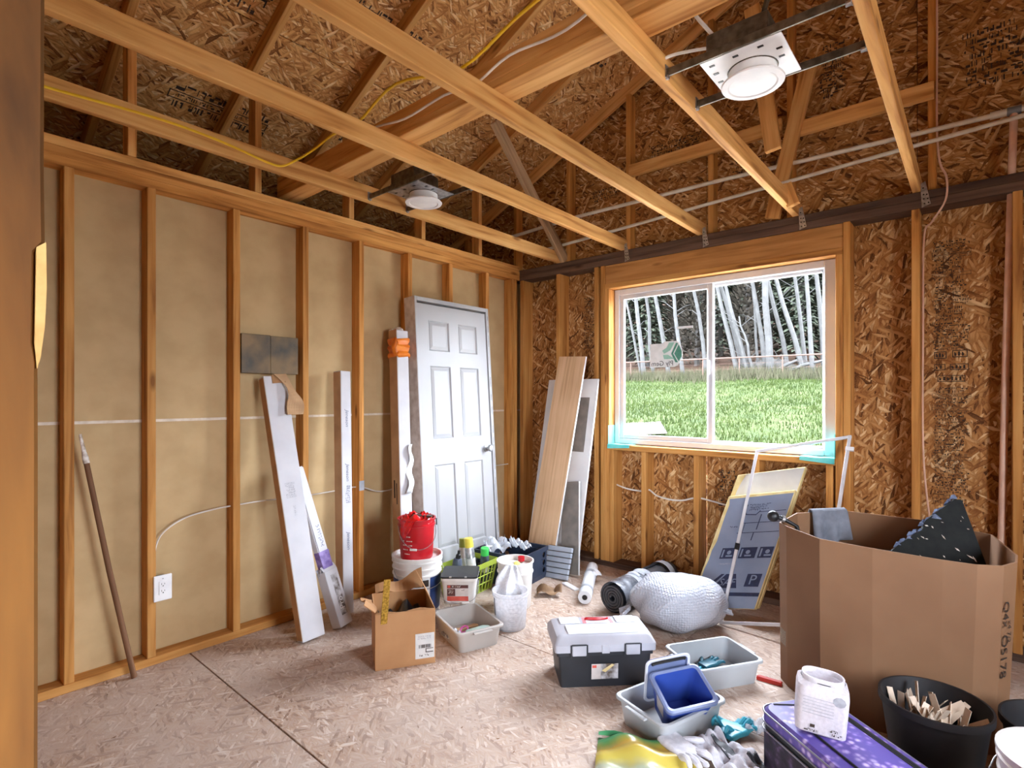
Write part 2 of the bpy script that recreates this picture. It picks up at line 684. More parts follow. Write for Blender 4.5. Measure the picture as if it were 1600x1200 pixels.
# left wall: open studs, backs of the neighbouring room's drywall, pony wall above the plates
wl = struct('wall_left', 'open stud partition showing the back of drywall')
for z0, z1 in ((0.0, 1.214), (1.224, 2.40)):
    for a, b in ((-3.9, -1.24), (-1.238, 0.14)):
        sheet('drywall_panel', 'drywall', wl, (-0.0895, a, z0), (0, 1, 0), (1, 0, 0), b - a, z1 - z0, 0.0125)
MB().box(-0.098, -3.9, 1.212, -0.0875, 0.13, 1.226).build('drywall_joint', 'tapewhite', wl)
bar('bottom_plate', -0.089, -3.9, 0, 0, 0, 0.04, 'stud', wl)
for y in (-3.62, -3.187, -2.864, -2.455, -2.047, -1.651, -1.242, -0.839, -0.423, -0.098, -0.056):
    bar('stud', -0.089, y - 0.019, 0.04, 0, y + 0.019, 2.383, 'stud', wl)
bar('top_plate', -0.089, -3.9, 2.383, 0, -0.002, 2.425, 'stud', wl)
bar('top_plate', -0.089, -3.9, 2.425, 0.0, 0.0, 2.467, 'stud', wl)
bar('top_plate', -0.089, -3.9, 2.467, -0.006, 0.0, 2.512, 'joist', wl)
PY = [-2.944 + 0.61 * k for k in range(-1, 5)]
for y in PY:
    bar('pony_stud', -0.089, y - 0.019, 2.512, -0.004, y + 0.019, zr(-0.089) - 0.005, 'joist', wl)

# back wall with the window
wb = struct('wall_back', 'strand board sheathed exterior wall with open studs and gable')
Y1 = 0.14


def back_panel(x0, z0, x1, z1):
    sheet('sheathing_panel', 'osb', wb, (x1, Y1, z0), (0, 0, 1), (0, -1, 0), z1 - z0, x1 - x0, 0.011)


for x0, x1 in ((-2.05, -0.80), (-0.797, 0.42), (0.423, WX0), (WX1, 2.86), (2.863, 4.08), (4.083, 4.70)):
    back_panel(x0, 0.0, x1, 2.455)
for x0, x1 in ((WX0, 1.638), (1.641, WX1)):
    back_panel(x0, 0.0, x1, WZ0)
    back_panel(x0, WZ1, x1, 2.455)
gx = [-2.05, -0.80, 0.42, 1.64, 2.86, RIDGE, 4.70]
for x0, x1 in zip(gx, gx[1:]):
    a, b = zr(x0) + 0.1, zr(x1) + 0.1
    MB().hexa([(x0, Y1, 2.458), (x1 - 0.003, Y1, 2.458), (x1 - 0.003, Y1 + 0.011, 2.458), (x0, Y1 + 0.011, 2.458)],
              [(x0, Y1, a), (x1 - 0.003, Y1, b), (x1 - 0.003, Y1 + 0.011, b), (x0, Y1 + 0.011, a)]
              ).xf(basis((1, 0, 0), (0, 0, -1), (0, 1, 0), (0, 0, 0))).build('gable_panel', 'osb', wb, mx=basis((1, 0, 0), (0, 0, 1), (0, -1, 0), (0, 0, 0)))
bar('bottom_plate', -2.05, 0.0, 0, 4.6, Y1, 0.04, 'darkplate', wb)
for x in (0.020, 0.42, 0.797, 0.857, 2.531, 2.86, 3.275, 3.68, 4.09, 4.5):
    bar('stud', x - 0.019, 0.0, 0.04, x + 0.019, Y1, 2.383, 'stud', wb)
for x in (0.896, 2.491):
    bar('trimmer_stud', x - 0.019, 0.001, 0.04, x + 0.019, Y1, WZ1, 'stud', wb)
for x in (0.936, 1.212, 1.616, 2.02, 2.44):
    bar('cripple_stud', x - 0.019, 0.0, 0.04, x + 0.019, Y1, 0.926, 'stud', wb)
bar('rough_sill', 0.915, -0.004, 0.926, 2.472, Y1, 0.966, 'stud', wb)
bar('header_plate', 0.8765, 0.0, 2.196, 2.5115, Y1, 2.236, 'stud', wb)
bar('header', 0.8765, 0.012, 2.236, 2.5115, 0.052, 2.383, 'header', wb)
bar('top_plate', -2.05, 0.0, 2.383, 4.6, Y1, 2.430, 'darkplate', wb)
bar('top_plate', -2.05, 0.006, 2.430, 4.6, Y1, 2.477, 'darkplate', wb)
for x in (-0.75, -0.10, 0.49, 1.055, 1.70, 2.21, 2.93, 3.54):
    bar('gable_stud', x - 0.019, 0.051, 2.477, x + 0.019, Y1, zr(x) - 0.0, 'stud', wb)
beam('blocking', (1.08, 0.032, 3.085), (2.17, 0.032, 3.085), 0.038, 0.089, 'joist', wb)
beam('blocking', (2.27, 0.032, 3.03), (2.94, 0.032, 3.03), 0.038, 0.089, 'joist', wb)
beam('gable_brace', (2.335, 0.010, 3.42), (2.115, 0.010, 2.49), 0.089, 0.036, 'joist', wb, up=(0, 1, 0))

# front wall: the doorway the photograph is taken from
wf = struct('wall_front', 'framed doorway with a rough wood post beside the camera')
sheet('sheathing_panel', 'osb', wf, (2.30, -3.765, 0), (-1, 0, 0), (0, 1, 0), 4.35, 2.4, 0.011)
sheet('sheathing_panel', 'osb', wf, (4.72, -3.765, 0), (-1, 0, 0), (0, 1, 0), 4.72 - BX1 - 0.036, 2.4, 0.011)
MB().box(BX0 - 0.04, -3.776, BZ1, BX1 + 0.04, -3.765, 2.42).build('sheathing_panel', 'osb', wf)
for x0, x1 in zip(gx, gx[1:]):
    a, b = zr(x0) + 0.1, zr(x1) + 0.1
    MB().hexa([(x0, -3.776, 2.30), (x1, -3.776, 2.30), (x1, -3.765, 2.30), (x0, -3.765, 2.30)],
              [(x0, -3.776, a), (x1, -3.776, b), (x1, -3.765, b), (x0, -3.765, a)]).build('gable_panel', 'osb', wf)
# the post: sawn, with a torn knot on its room-side edge
prof = [(0.0, -0.006), (0.35, -0.0055), (0.75, -0.0065), (1.05, -0.006), (1.30, -0.006), (1.38, -0.0062), (1.40, -0.009), (1.50, -0.008), (1.512, 0.0), (1.6, -0.001), (1.9, 0.0), (2.40, -0.001)]
loops = []
for z, e in prof:
    y = -3.620 + e
    cut = 0.004
    loops.append([(2.296, -3.76, z), (2.335, -3.76, z), (2.335, -3.69, z), (2.335, y - cut, z), (2.335 - 0.006, y, z), (2.296, y, z)])
# grain along local X: the post stands on local X
po = MB().loft(loops)
po.v = [(p[2], p[1], -p[0]) for p in po.v]
po.build('door_post', 'post', wf, mx=basis((0, 0, 1), (0, 1, 0), (-1, 0, 0), (0, 0, 0)), smooth=False)
MB().prism([(-3.620, 1.512), (-3.6195, 1.46), (-3.621, 1.42), (-3.6245, 1.385), (-3.6275, 1.372), (-3.6295, 1.40), (-3.6285, 1.46), (-3.6280, 1.505)], 0.0, 0.012).build('splinter', pm('fresh_split_wood', S(206, 172, 108), S(190, 150, 88), scale=30, rough=0.8), wf, mx=basis((0, 1, 0), (0, 0, 1), (1, 0, 0), (2.325, 0, 0)))
bar('stud', BX1, -3.764, 0, BX1 + 0.038, -3.62, 2.4, 'stud', wf)
bar('stud', 1.90, -3.76, 0, 1.938, -3.67, 2.4, 'stud', wf)

# unseen hall added behind the doorway to soften and weaken the back light
wh = struct('wall_added_hall', 'unseen hall added behind the doorway to soften the back light, open at its far end')
MB().box(1.30, -6.2, -0.06, 4.72, -3.95, 0.0).build('floor_sheet', 'osbfloor', wh)
MB().box(1.30, -6.2, 2.42, 4.72, -3.785, 2.44).build('ceiling_sheet', 'osb', wh)
for b in ((1.29, -6.2, 0, 1.30, -3.785, 2.42), (4.72, -6.2, 0, 4.73, -3.785, 2.42), (1.29, -6.21, 0, HX0, -6.2, 2.44), (HX1, -6.21, 0, 4.73, -6.2, 2.44), (HX0, -6.21, HZ1, HX1, -6.2, 2.44)):
    MB().box(*b).build('sheathing_panel', 'osb', wh)

# right wall with an unseen opening added for fill light, and the outer wall behind the partition
wr = struct('wall_right', 'sheathed exterior wall with an unseen opening added for fill light')
for (y0, z0, y1, z1) in ((-3.77, 0, RY0, 4.3), (RY1, 0, -0.8, 4.3), (-0.797, 0, 0.15, 4.3), (RY0, 0, RY1, RZ0), (RY0, RZ1, RY1, 4.3)):
    MB().box(4.70, y0, z0, 4.712, y1, z1).build('sheathing_panel', 'osb', wr)
for y in (-3.6, RY0 - 0.02, RY1 + 0.02, -1.3, -0.9, -0.5, -0.1):
    bar('stud', 4.61, y - 0.019, 0, 4.70, y + 0.019, 3.9, 'stud', wr)
bar('rough_sill', 4.61, RY0, RZ0 - 0.04, 4.70, RY1, RZ0, 'stud', wr)
bar('header', 4.61, RY0, RZ1, 4.70, RY1, RZ1 + 0.14, 'header', wr)
wo = struct('wall_outer', 'outer wall of the neighbouring room')
MB().box(-2.06, -3.78, 0, -2.05, 0.15, 2.45).build('sheathing_panel', 'osb', wo)

# ceiling: joists, strongback, webs, rafters, roof sheathing
ce = struct('ceiling', 'open joists and rafters under strand board roof sheathing')
JX = [0.424 + 0.61 * i for i in range(6)]
for x in JX:
    beam('ceiling_joist', (x, -3.9, 2.5215), (x, 0.138, 2.5215), 0.038, 0.089, 'joist', ce)
bar('strongback', -0.16, -2.15, 2.566, 4.4, -2.03, 2.604, 'joist', ce)
bar('strongback', -0.16, -2.15, 2.604, 4.4, -2.112, 2.693, 'joist', ce)
beam('web', (0.462, 0.045, 2.50), (0.462, -0.84, 3.345), 0.038, 0.089, 'greyweb', ce, up=(0, 1, 1))
beam('web', (2.085, -0.30, 3.70), (2.205, -0.30, 2.80), 0.089, 0.038, 'joist', ce, up=(0, 1, 0))
beam('web', (2.255, -0.235, 2.60), (2.30, -0.235, 2.47), 0.038, 0.07, 'joist', ce, up=(1, 0, 0))
h = 0.0445 * SQ
for y in [-3.554 - 0.19] + PY + [0.085]:
    beam('rafter', (-2.1, y, zr(-2.1) + h), (RIDGE, y, zr(RIDGE) + h), 0.038, 0.089, 'joist', ce)
    beam('rafter', (RIDGE, y, zr(RIDGE) + h), (4.9, y, zr(4.9) + h), 0.038, 0.089, 'joist', ce)
bar('ridge_board', RIDGE - 0.019, -3.9, zr(RIDGE) - 0.06, RIDGE + 0.019, 0.14, zr(RIDGE) + 0.1, 'joist', ce)
roof_sheets = []
un = Vector((-SL, 0, 1)).normalized()        # up normal of the left slope
ud = Vector((1, 0, SL)).normalized()
row = 0
s = 0.0
x_start = -2.1
total = (RIDGE - x_start) * SQ
while s < total - 0.01:
    ly = min(1.217, total - s)
    ys = [-4.0, -2.334, 0.10, 0.30] if row % 2 == 0 else [-4.0, -3.554, -1.114, 0.30]
    for a, b in zip(ys, ys[1:]):
        # seen from below: local Z points down into the room
        ox = Vector((x_start, a, zr(x_start) + 0.089 * SQ)) + ud * s
        # local X along +Y, local Z down => local Y = Z x X
        ez = -un
        ex = Vector((0, 1, 0))
        ey = ez.cross(ex)
        o_ = ox + (ud * ly if ey.dot(ud) < 0 else Vector((0, 0, 0)))
        roof_sheets.append(MB().box(0, 0, -0.011, b - a - 0.003, ly - 0.003, 0).build('roof_sheet', 'osbroof', ce, mx=basis(ex, ey, ez, o_)))
    s += 1.22
    row += 1
for y0, y1 in ((-4.0, -1.72), (-1.717, 0.30)):
    x0, x1 = RIDGE, 4.95
    MB().hexa([(x0, y0, zr(x0) + 0.0975), (x1, y0, zr(x1) + 0.0975), (x1, y1, zr(x1) + 0.0975), (x0, y1, zr(x0) + 0.0975)],
              [(x0, y0, zr(x0) + 0.109), (x1, y0, zr(x1) + 0.109), (x1, y1, zr(x1) + 0.109), (x0, y1, zr(x0) + 0.109)]).build('roof_sheet', 'osbroof', ce)

# unseen cover added over the sheathing to block daylight at its joints
for x0, x1 in ((-2.25, RIDGE), (RIDGE, 5.1)):
    a, b = zr(x0) + 0.113, zr(x1) + 0.113
    MB().hexa([(x0, -4.05, a), (x1, -4.05, b), (x1, 0.36, b), (x0, 0.36, a)], [(x0, -4.05, a + 0.004), (x1, -4.05, b + 0.004), (x1, 0.36, b + 0.004), (x0, 0.36, a + 0.004)]).build('roof_light_cover', 'black', ce)
for y0, y1 in ((Y1 + 0.012, Y1 + 0.018), (-3.784, -3.777)):  # unseen layer added behind both gables to stop light leaks
    for x0, x1 in ((-2.07, RIDGE), (RIDGE, 4.72)):
        MB().hexa([(x0, y0, 2.32), (x1, y0, 2.32), (x1, y1, 2.32), (x0, y1, 2.32)], [(x0, y0, zr(x0) + 0.11), (x1, y0, zr(x1) + 0.11), (x1, y1, zr(x1) + 0.11), (x0, y1, zr(x0) + 0.11)]).build('gable_light_cover', 'black', wb if y0 > 0 else wf)

# hurricane ties where the joists sit on the back wall's plate
tie = None
for x in JX[1:5]:
    if tie is None:
        mb = MB().prism([(0, 0.0), (0.030, 0.0), (0.044, -0.075), (0.004, -0.088)], 0, 0.0018)
        mb.prism([(0, 0.0), (0.030, 0), (0.020, 0.055), (0.0, 0.045)], 0, 0.0018)
        tie = mb.build('hurricane_tie', 'galv', ce)
        holes = MB()
        for (a, b) in ((0.012, -0.018), (0.026, -0.020), (0.013, -0.042), (0.030, -0.044), (0.016, -0.068), (0.034, -0.066), (0.010, 0.018)):
            holes.lathe([(0.0042, 0.0019), (0.0042, 0.0024)], 8, (a, b))
        holes.build('nail_hole', 'black', tie)
        t = tie
    else:
        t = copy_tree(tie, ce)
    t.matrix_basis = basis((1, 0, 0), (0, 0, 1), (0, -1, 0), (x + 0.02, -0.003, 2.472))

# stamped print on some sheets (too small to read)
st = MB()
print_block(st, 0.17, 0.62, 30, 3, boxed=(3, 4, 9))
st2 = MB()
print_block(st2, 0.17, 0.66, 34, 5, boxed=(2, 6, 20))
for k, (x, y, ww) in enumerate(((0.015, 0.02, 0.05), (0.10, 0.02, 0.06), (0.005, -0.065, 0.05), (0.085, -0.065, 0.075), (0.025, -0.14, 0.12))):
    st2b = MB()
for mb_, z, zz in ((st, 1.60, None), (st2, 0.74, None)):
    mb_.build('printed_stamp', 'ink', wb, mx=basis((1, 0, 0), (0, 0, 1), (0, -1, 0), (2.925, 0.1385, z)))
sq = MB()
for (x, z, ww, hh, full) in ((0.01, 0.11, 0.055, 0.04, 0), (0.09, 0.115, 0.065, 0.04, 1), (0.01, 0.045, 0.05, 0.034, 0), (0.08, 0.045, 0.08, 0.034, 0), (0.025, -0.02, 0.12, 0.036, 0)):
    print_block(sq.quad((x, z, 0), (x + ww, z, 0), (x + ww, z + hh * 0.12, 0), (x, z + hh * 0.12, 0)), 0.001, 0.001, 1, 1)
    t_ = hh * 0.1
    for (a, b, c, d) in ((x, z + hh - t_, x + ww, z + hh), (x, z, x + t_, z + hh), (x + ww - t_, z, x + ww, z + hh)):
        sq.quad((a, b, 0), (c, b, 0), (c, d, 0), (a, d, 0))
    n_ = max(2, int(ww / 0.018))
    for i in range(n_):
        xx = x + t_ * 2 + i * (ww - 4 * t_) / n_
        sq.quad((xx, z + hh * 0.22, 0), (xx + 0.009, z + hh * 0.22, 0), (xx + 0.009, z + hh * (0.5 + 0.3 * (i % 2)), 0), (xx, z + hh * 0.8, 0))
sq.build('printed_stamp', 'ink', wb, mx=basis((1, 0, 0), (0, 0, 1), (0, -1, 0), (2.925, 0.1385, 1.445)))
s3 = print_block(MB(), 0.12, 0.44, 20, 11)
s3.build('printed_stamp', 'ink', wb, mx=basis((1, 0, 0), (0, 0, 1), (0, -1, 0), (0.585, 0.1385, 1.74)))
s4 = print_block(MB(), 0.14, 0.30, 9, 12, boxed=(5,))
s4.build('printed_stamp', 'ink', wb, mx=basis((1, 0, 0), (0, 0, 1), (0, -1, 0), (1.72, 0.1385, 0.53)))
for i, (x, z, ww, hh, rw, sd) in enumerate(((1.20, 3.12, 0.42, 0.16, 5, 1), (2.36, 3.22, 0.16, 0.34, 10, 2), (3.05, 3.02, 0.3, 0.32, 8, 4), (0.66, 2.96, 0.3, 0.10, 3, 8), (1.82, 2.86, 0.28, 0.12, 4, 9))):
    print_block(MB(), ww, hh, rw, sd).build('printed_stamp', 'ink', wb, mx=basis((1, 0, 0), (0, 0, 1), (0, -1, 0), (x, 0.1385, z)))
# roof stamps: rows of print across the slope
for i, (x, y, ww, hh, rw, sd) in enumerate(((0.35, -2.05, 0.5, 0.12, 3, 21), (0.95, -2.75, 0.55, 0.14, 4, 22), (-0.35, -1.65, 0.45, 0.10, 3, 23), (1.25, -2.20, 0.38, 0.14, 4, 24),
                                            (-0.55, -2.65, 0.5, 0.12, 3, 25), (0.55, -1.05, 0.4, 0.14, 4, 26), (1.40, -1.30, 0.34, 0.16, 4, 27), (0.15, -2.90, 0.45, 0.16, 4, 28), (0.45, -2.55, 0.42, 0.10, 2, 29), (1.0, -0.55, 0.3, 0.2, 5, 30))):
    oz = Vector((x, y, zr(x) + 0.089 * SQ)) - un * 0.0015
    print_block(MB(), ww * 1.15, hh * 1.6, rw, sd, boxed=(1,)).build('printed_stamp', 'ink', ce, mx=basis(Vector((0, 1, 0)), (-un).cross(Vector((0, 1, 0))), -un, oz))

# window
wi = struct('window_1', 'white vinyl horizontal sliding window')
fy0, fy1 = 0.085, 0.165
fw = MB()
e = 0.002
fw.box(WX0 + e, fy0, WZ0 + e, WX0 + 0.045, fy1, WZ1 - e)
fw.box(WX1 - 0.075, fy0, WZ0 + e, WX1 - e, fy1, WZ1 - e)
fw.box(WX0 + 0.045, fy0, WZ0 + e, WX1 - 0.075, fy1, WZ0 + 0.042)
fw.box(WX0 + 0.045, fy0, WZ1 - 0.05, WX1 - 0.075, fy1, WZ1 - e)
fw.build('window_frame', 'vinyl', wi, bevel=0.004)
MB().box(1.655, 0.10, WZ0 + 0.042, 1.695, 0.15, WZ1 - 0.05).build('meeting_rail', 'vinyl', wi, bevel=0.004)


def sash(x0, x1, y0, t):
    z0, z1 = WZ0 + 0.042, WZ1 - 0.05
    mb = MB()
    mb.box(x0, y0, z0, x0 + t, y0 + 0.03, z1).box(x1 - t, y0, z0, x1, y0 + 0.03, z1)
    mb.box(x0 + t, y0, z0, x1 - t, y0 + 0.03, z0 + t).box(x0 + t, y0, z1 - t, x1 - t, y0 + 0.03, z1)
    s_ = mb.build('sash', 'vinyl', wi, bevel=0.003)
    MB().box(x0 + t, y0 + 0.012, z0 + t, x1 - t, y0 + 0.016, z1 - t).build('pane', 'glass', s_)
    return s_


sl = sash(WX0 + 0.045, 1.70, 0.095, 0.034)
sash(1.655, WX1 - 0.075, 0.128, 0.018)
MB().box(1.668, 0.080, 1.50, 1.682, 0.097, 1.60).build('latch', 'vinyl', sl, bevel=0.004)

# turquoise flashing tape folded into the two lower corners of the opening
M['teal'] = pm('turquoise_flashing_tape', S(96, 206, 200), S(128, 222, 214), scale=9, rough=0.4)
for (x, sgn, lab) in ((WX0, 1, 'turquoise flashing tape in the lower corner of the window nearest the leaning boards'), (WX1, -1, 'turquoise flashing tape in the window corner above the cardboard bin')):
    t_ = thing('flashing_tape', lab, 'tape', (x, 0.0, WZ0 - 0.002), 0, 'flashing tape in window corners')
    mb = MB()
    mb.box(0 if sgn > 0 else -0.003, -0.012, 0.002, 0.003 if sgn > 0 else 0, 0.083, 0.15)
    mb.build('upright_strip', 'teal', t_)
    mb = MB().grid(8, 3, lambda u, v: (sgn * (0.003 + 0.19 * u), -0.022 + 0.10 * v, 0.0035 + 0.002 * math.sin(u * 9)))
    mb.build('sill_strip', 'teal', t_, thick=0.002)
    mb = MB().grid(8, 3, lambda u, v: (sgn * (0.19 * u), -0.022 - 0.004 * v, 0.004 - 0.034 * v * (1 - 0.4 * u)))
    mb.build('flap', 'teal', t_, thick=0.002)

# ------------------------------------------------------------------ outdoors
def ground_z(x, y):
    if y < 1:
        z = -0.45
    elif y < 25.5:
        z = -0.45 + 0.114 * (y - 1)
    elif y < 47:
        z = 2.343 + 0.19 * (y - 25.5)
    else:
        z = 6.428 + 0.75 * (y - 47)
    return z + (0.05 * math.sin(x * 0.9 + y * 0.5) + 0.04 * math.sin(x * 0.33 - y * 0.8)) * min(1, max(0, (y - 2) / 8))


def terrain_mat():
    m, t, N, K, P = nt('lawn_and_bracken')
    tc = N.new('ShaderNodeTexCoord')
    n = N.new('ShaderNodeTexNoise')
    n.inputs['Scale'].default_value = 0.9
    n.inputs['Detail'].default_value = 9
    n.inputs['Roughness'].default_value = 0.7
    K.new(tc.outputs['Object'], n.inputs['Vector'])
    g = ramp(N, [(0.30, (0.0089, 0.0163, 0.0026)), (0.48, (0.0153, 0.0232, 0.0037)), (0.60, (0.0206, 0.0274, 0.0058)), (0.74, (0.0337, 0.0326, 0.0158))])
    K.new(n.outputs['Fac'], g.inputs['Fac'])
    b = ramp(N, [(0.34, (0.0111, 0.0074, 0.0044)), (0.5, (0.0278, 0.0141, 0.0082)), (0.7, (0.0388, 0.0229, 0.0148))])
    K.new(n.outputs['Fac'], b.inputs['Fac'])
    sp = N.new('ShaderNodeSeparateXYZ')
    K.new(tc.outputs['Object'], sp.inputs[0])
    ad = N.new('ShaderNodeMath')
    ad.operation = 'MULTIPLY_ADD'
    K.new(n.outputs['Fac'], ad.inputs[0])
    ad.inputs[1].default_value = 4.0
    K.new(sp.outputs['Y'], ad.inputs[2])
    mr = N.new('ShaderNodeMapRange')
    mr.inputs['From Min'].default_value = 27.0
    mr.inputs['From Max'].default_value = 29.0
    K.new(ad.outputs[0], mr.inputs['Value'])
    mx = N.new('ShaderNodeMix')
    mx.data_type = 'RGBA'
    K.new(mr.outputs[0], mx.inputs['Factor'])
    K.new(g.outputs['Color'], mx.inputs['A'])
    K.new(b.outputs['Color'], mx.inputs['B'])
    # pale gravel by the window, carried round the unseen sides to bounce light indoors
    gr = ramp(N, [(0.35, (0.30, 0.28, 0.25)), (0.65, (0.46, 0.44, 0.40))])
    n3 = N.new('ShaderNodeTexNoise')
    n3.inputs['Scale'].default_value = 14
    n3.inputs['Detail'].default_value = 6
    K.new(tc.outputs['Object'], n3.inputs['Vector'])
    K.new(n3.outputs['Fac'], gr.inputs['Fac'])
    mr2 = N.new('ShaderNodeMapRange')
    mr2.inputs['From Min'].default_value = 7.2
    mr2.inputs['From Max'].default_value = 8.0
    K.new(ad.outputs[0], mr2.inputs['Value'])
    mg = N.new('ShaderNodeMix')
    mg.data_type = 'RGBA'
    K.new(mr2.outputs[0], mg.inputs['Factor'])
    K.new(gr.outputs['Color'], mg.inputs['A'])
    K.new(mx.outputs['Result'], mg.inputs['B'])
    K.new(mg.outputs['Result'], P.inputs['Base Color'])
    P.inputs['Roughness'].default_value = 0.95
    P.inputs['Specular IOR Level'].default_value = 0.1
    return m


M['terrain'] = terrain_mat()
M['grassA'] = pm('grass_blades', (0.0181, 0.0267, 0.0046), (0.0101, 0.0181, 0.0029), scale=1.3, rough=0.9, spec=0.1)
M['dry'] = pm('dry_grass', (0.0383, 0.0348, 0.0213), (0.0202, 0.0225, 0.0101), scale=1.1, rough=0.9, spec=0.1)
M['birch'] = pm('birch_bark', (0.0234, 0.0224, 0.0210), (0.0116, 0.0108, 0.0097), scale=3.5, rough=0.8)
M['conifer'] = pm('conifer_needles', (0.0318, 0.0367, 0.0248), (0.0187, 0.0232, 0.0157), scale=0.8, rough=0.9, spec=0.1)
M['conifer2'] = pm('bare_brown_thicket', (0.0487, 0.0420, 0.0337), (0.0299, 0.0255, 0.0194), scale=0.9, rough=0.9, spec=0.1)
M['bark'] = pm('dark_bark', (0.0169, 0.0131, 0.0098), (0.0083, 0.0068, 0.0052), scale=4, rough=0.9)
M['rust'] = pm('rusty_iron', (0.0599, 0.0281, 0.0169), (0.0375, 0.0169, 0.0105), scale=6, rough=0.8)
M['ply'] = pm('pale_plywood', (0.0682, 0.0603, 0.0472), (0.0525, 0.0458, 0.0354), scale=3, rough=0.8)

gnx, gny = 90, 80
MB().grid(gnx, gny, lambda u, v: (-70 + 110 * u, -40 + 120 * v, ground_z(-70 + 110 * u, -40 + 120 * v))).build('ground', 'terrain')['kind'] = 'structure'
bpy.data.objects['ground']['label'] = 'rising lawn and bracken slope outside'


def tufts(name, label, cat, mat, n, fx, hmin, hmax, wd, seed):
    rnd = random.Random(seed)
    mb = MB()
    for i in range(n):
        x, y = fx(rnd)
        z = ground_z(x, y) - 0.02
        hh = rnd.uniform(hmin, hmax)
        a = rnd.uniform(0, 6.28)
        lx, ly = rnd.uniform(-0.4, 0.4) * hh, rnd.uniform(-0.4, 0.4) * hh
        c, s_ = math.cos(a) * wd, math.sin(a) * wd
        mb.add([(x - c, y - s_, z), (x + c, y + s_, z), (x + lx, y + ly, z + hh)], [(0, 1, 2)])
    o = mb.build(name, mat)
    tag(o, label, cat, kind='stuff')


def view_x(rnd, y):
    a = math.tan(R(rnd.uniform(1, 38)))
    return 3.1 - (y + 3.7) * a


def fx_lawn(rnd):
    y = rnd.uniform(6.2, 25)
    return view_x(rnd, y), y


def fx_dry(rnd):
    y = rnd.gauss(25.4, 0.9)
    return view_x(rnd, y), y


tufts('lawn_grass', 'short bright green grass of the lawn outside the window', 'grass', 'grassA', 34000, fx_lawn, 0.04, 0.16, 0.018, 1)
tufts('tall_dry_grass', 'taller pale grass along the foot of the fence', 'grass', 'dry', 10000, fx_dry, 0.25, 0.65, 0.02, 2)

# rusty fence across the top of the lawn
fy = 25.0
fe = thing('fence', 'rusty pipe and wire fence across the top of the lawn', 'fence', (-9, fy, ground_z(-9, fy)))
zb = ground_z(-9, fy)
MB().tube([(-15, 0, 1.12), (0, 0, 1.10), (13, 0, 1.05)], 0.035, 6).build('top_rail', 'rust', fe)
for x in (-5.1, -3.35, 0.95, 2.85, 4.9, 7.2, -7.4, -9.8, -12.2, 9.6, 12.0):
    MB().tube([(x, 0.02, -0.35), (x, 0.02, 1.1)], 0.032, 6).build('post', 'rust', fe)
for z in (0.28, 0.55, 0.82):
    MB().tube([(-15, 0.03, z), (13, 0.03, z - 0.05)], 0.007, 4).build('wire', 'rust', fe)

# birch trunks: (image-left to right) position along the slope, lean, size
def birch(x, y, hgt, lean, r, seed, label):
    rnd = random.Random(seed)
    t = thing('birch_tree', label, 'tree', (x, y, ground_z(x, y) - 0.1), 0, 'birch trees behind the fence')
    pts = []
    for i in range(7):
        u = i / 6
        pts.append((lean * hgt * (0.75 * u + 0.25 * u * u) + rnd.uniform(-0.06, 0.06) * (i > 0), rnd.uniform(-0.1, 0.1) * (i > 0), hgt * u))
    MB().tube(pts, [r * (1 - 0.55 * i / 6) for i in range(7)], 7).build('trunk', 'birch', t, smooth=True)
    br = MB()
    for k in range(7):
        u = rnd.uniform(0.22, 0.9)
        i = min(5, int(u * 6))
        f = u * 6 - i
        p = Vector(pts[i]).lerp(Vector(pts[i + 1]), f)
        a = rnd.choice((-1, 1))
        ln = rnd.uniform(0.5, 1.5)
        q = p + Vector((a * ln * 0.6, rnd.uniform(-0.4, 0.4), ln * 0.45))
        q2 = q + Vector((a * ln * 0.35, rnd.uniform(-0.2, 0.2), ln * 0.1))
        br.tube([p, q, q2], [0.022, 0.013, 0.006], 4)
    br.build('branches', 'birch', t)['kind'] = 'stuff'
    return t


where = ['left pane, farthest left', 'left pane, second from its left edge', 'left pane, third from its left edge', 'left pane, above the sticker', 'left pane, right of the sticker', 'left pane, next to the meeting rail',
         'right pane, farthest left', 'right pane, second from its left edge', 'right pane, third from its left edge', 'right pane, short stub left of centre', 'right pane, thin one left of centre', 'right pane, left of the thickest trunk',
         'right pane, the thickest trunk', 'right pane, right of the thickest trunk', 'right pane, crossing to the right', 'right pane, second from its right edge', 'right pane, farthest right', 'right pane, leaning at the right jamb']
specs = [(1003, 556, 985, 480, 5, 26.5), (1007, 562, 995, 470, 9, 26.2), (1022, 555, 1012, 470, 7, 27.0), (1046, 552, 1030, 470, 9, 26.8), (1068, 556, 1056, 470, 8, 26.4), (1103, 552, 1090, 470, 8, 27.2),
         (1153, 554, 1130, 470, 9, 26.6), (1162, 552, 1135, 460, 9, 27.0), (1170, 554, 1142, 462, 8, 26.4), (1179, 553, 1162, 490, 6, 26.2), (1185, 552, 1176, 450, 5, 27.3), (1196, 550, 1180, 450, 9, 26.8),
         (1204, 553, 1197, 440, 14, 26.2), (1232, 546, 1207, 445, 9, 27.2), (1256, 545, 1222, 445, 10, 26.5), (1260, 545, 1244, 440, 8, 27.4), (1270, 548, 1262, 435, 9, 26.3), (1288, 530, 1278, 430, 10, 27.8)]


def at_y(px, py, y):
    # photograph pixel to a point on the vertical plane at this y (used once, to read the trees' places off the photograph)
    a = R(40.66)
    rx = -math.sin(a) + (px - 800) / 845 * math.cos(a)
    ry = math.cos(a) + (px - 800) / 845 * math.sin(a)
    t = (y + 3.738) / ry
    return 3.117 + t * rx, 1.341 + t * (620 - py) / 845, t


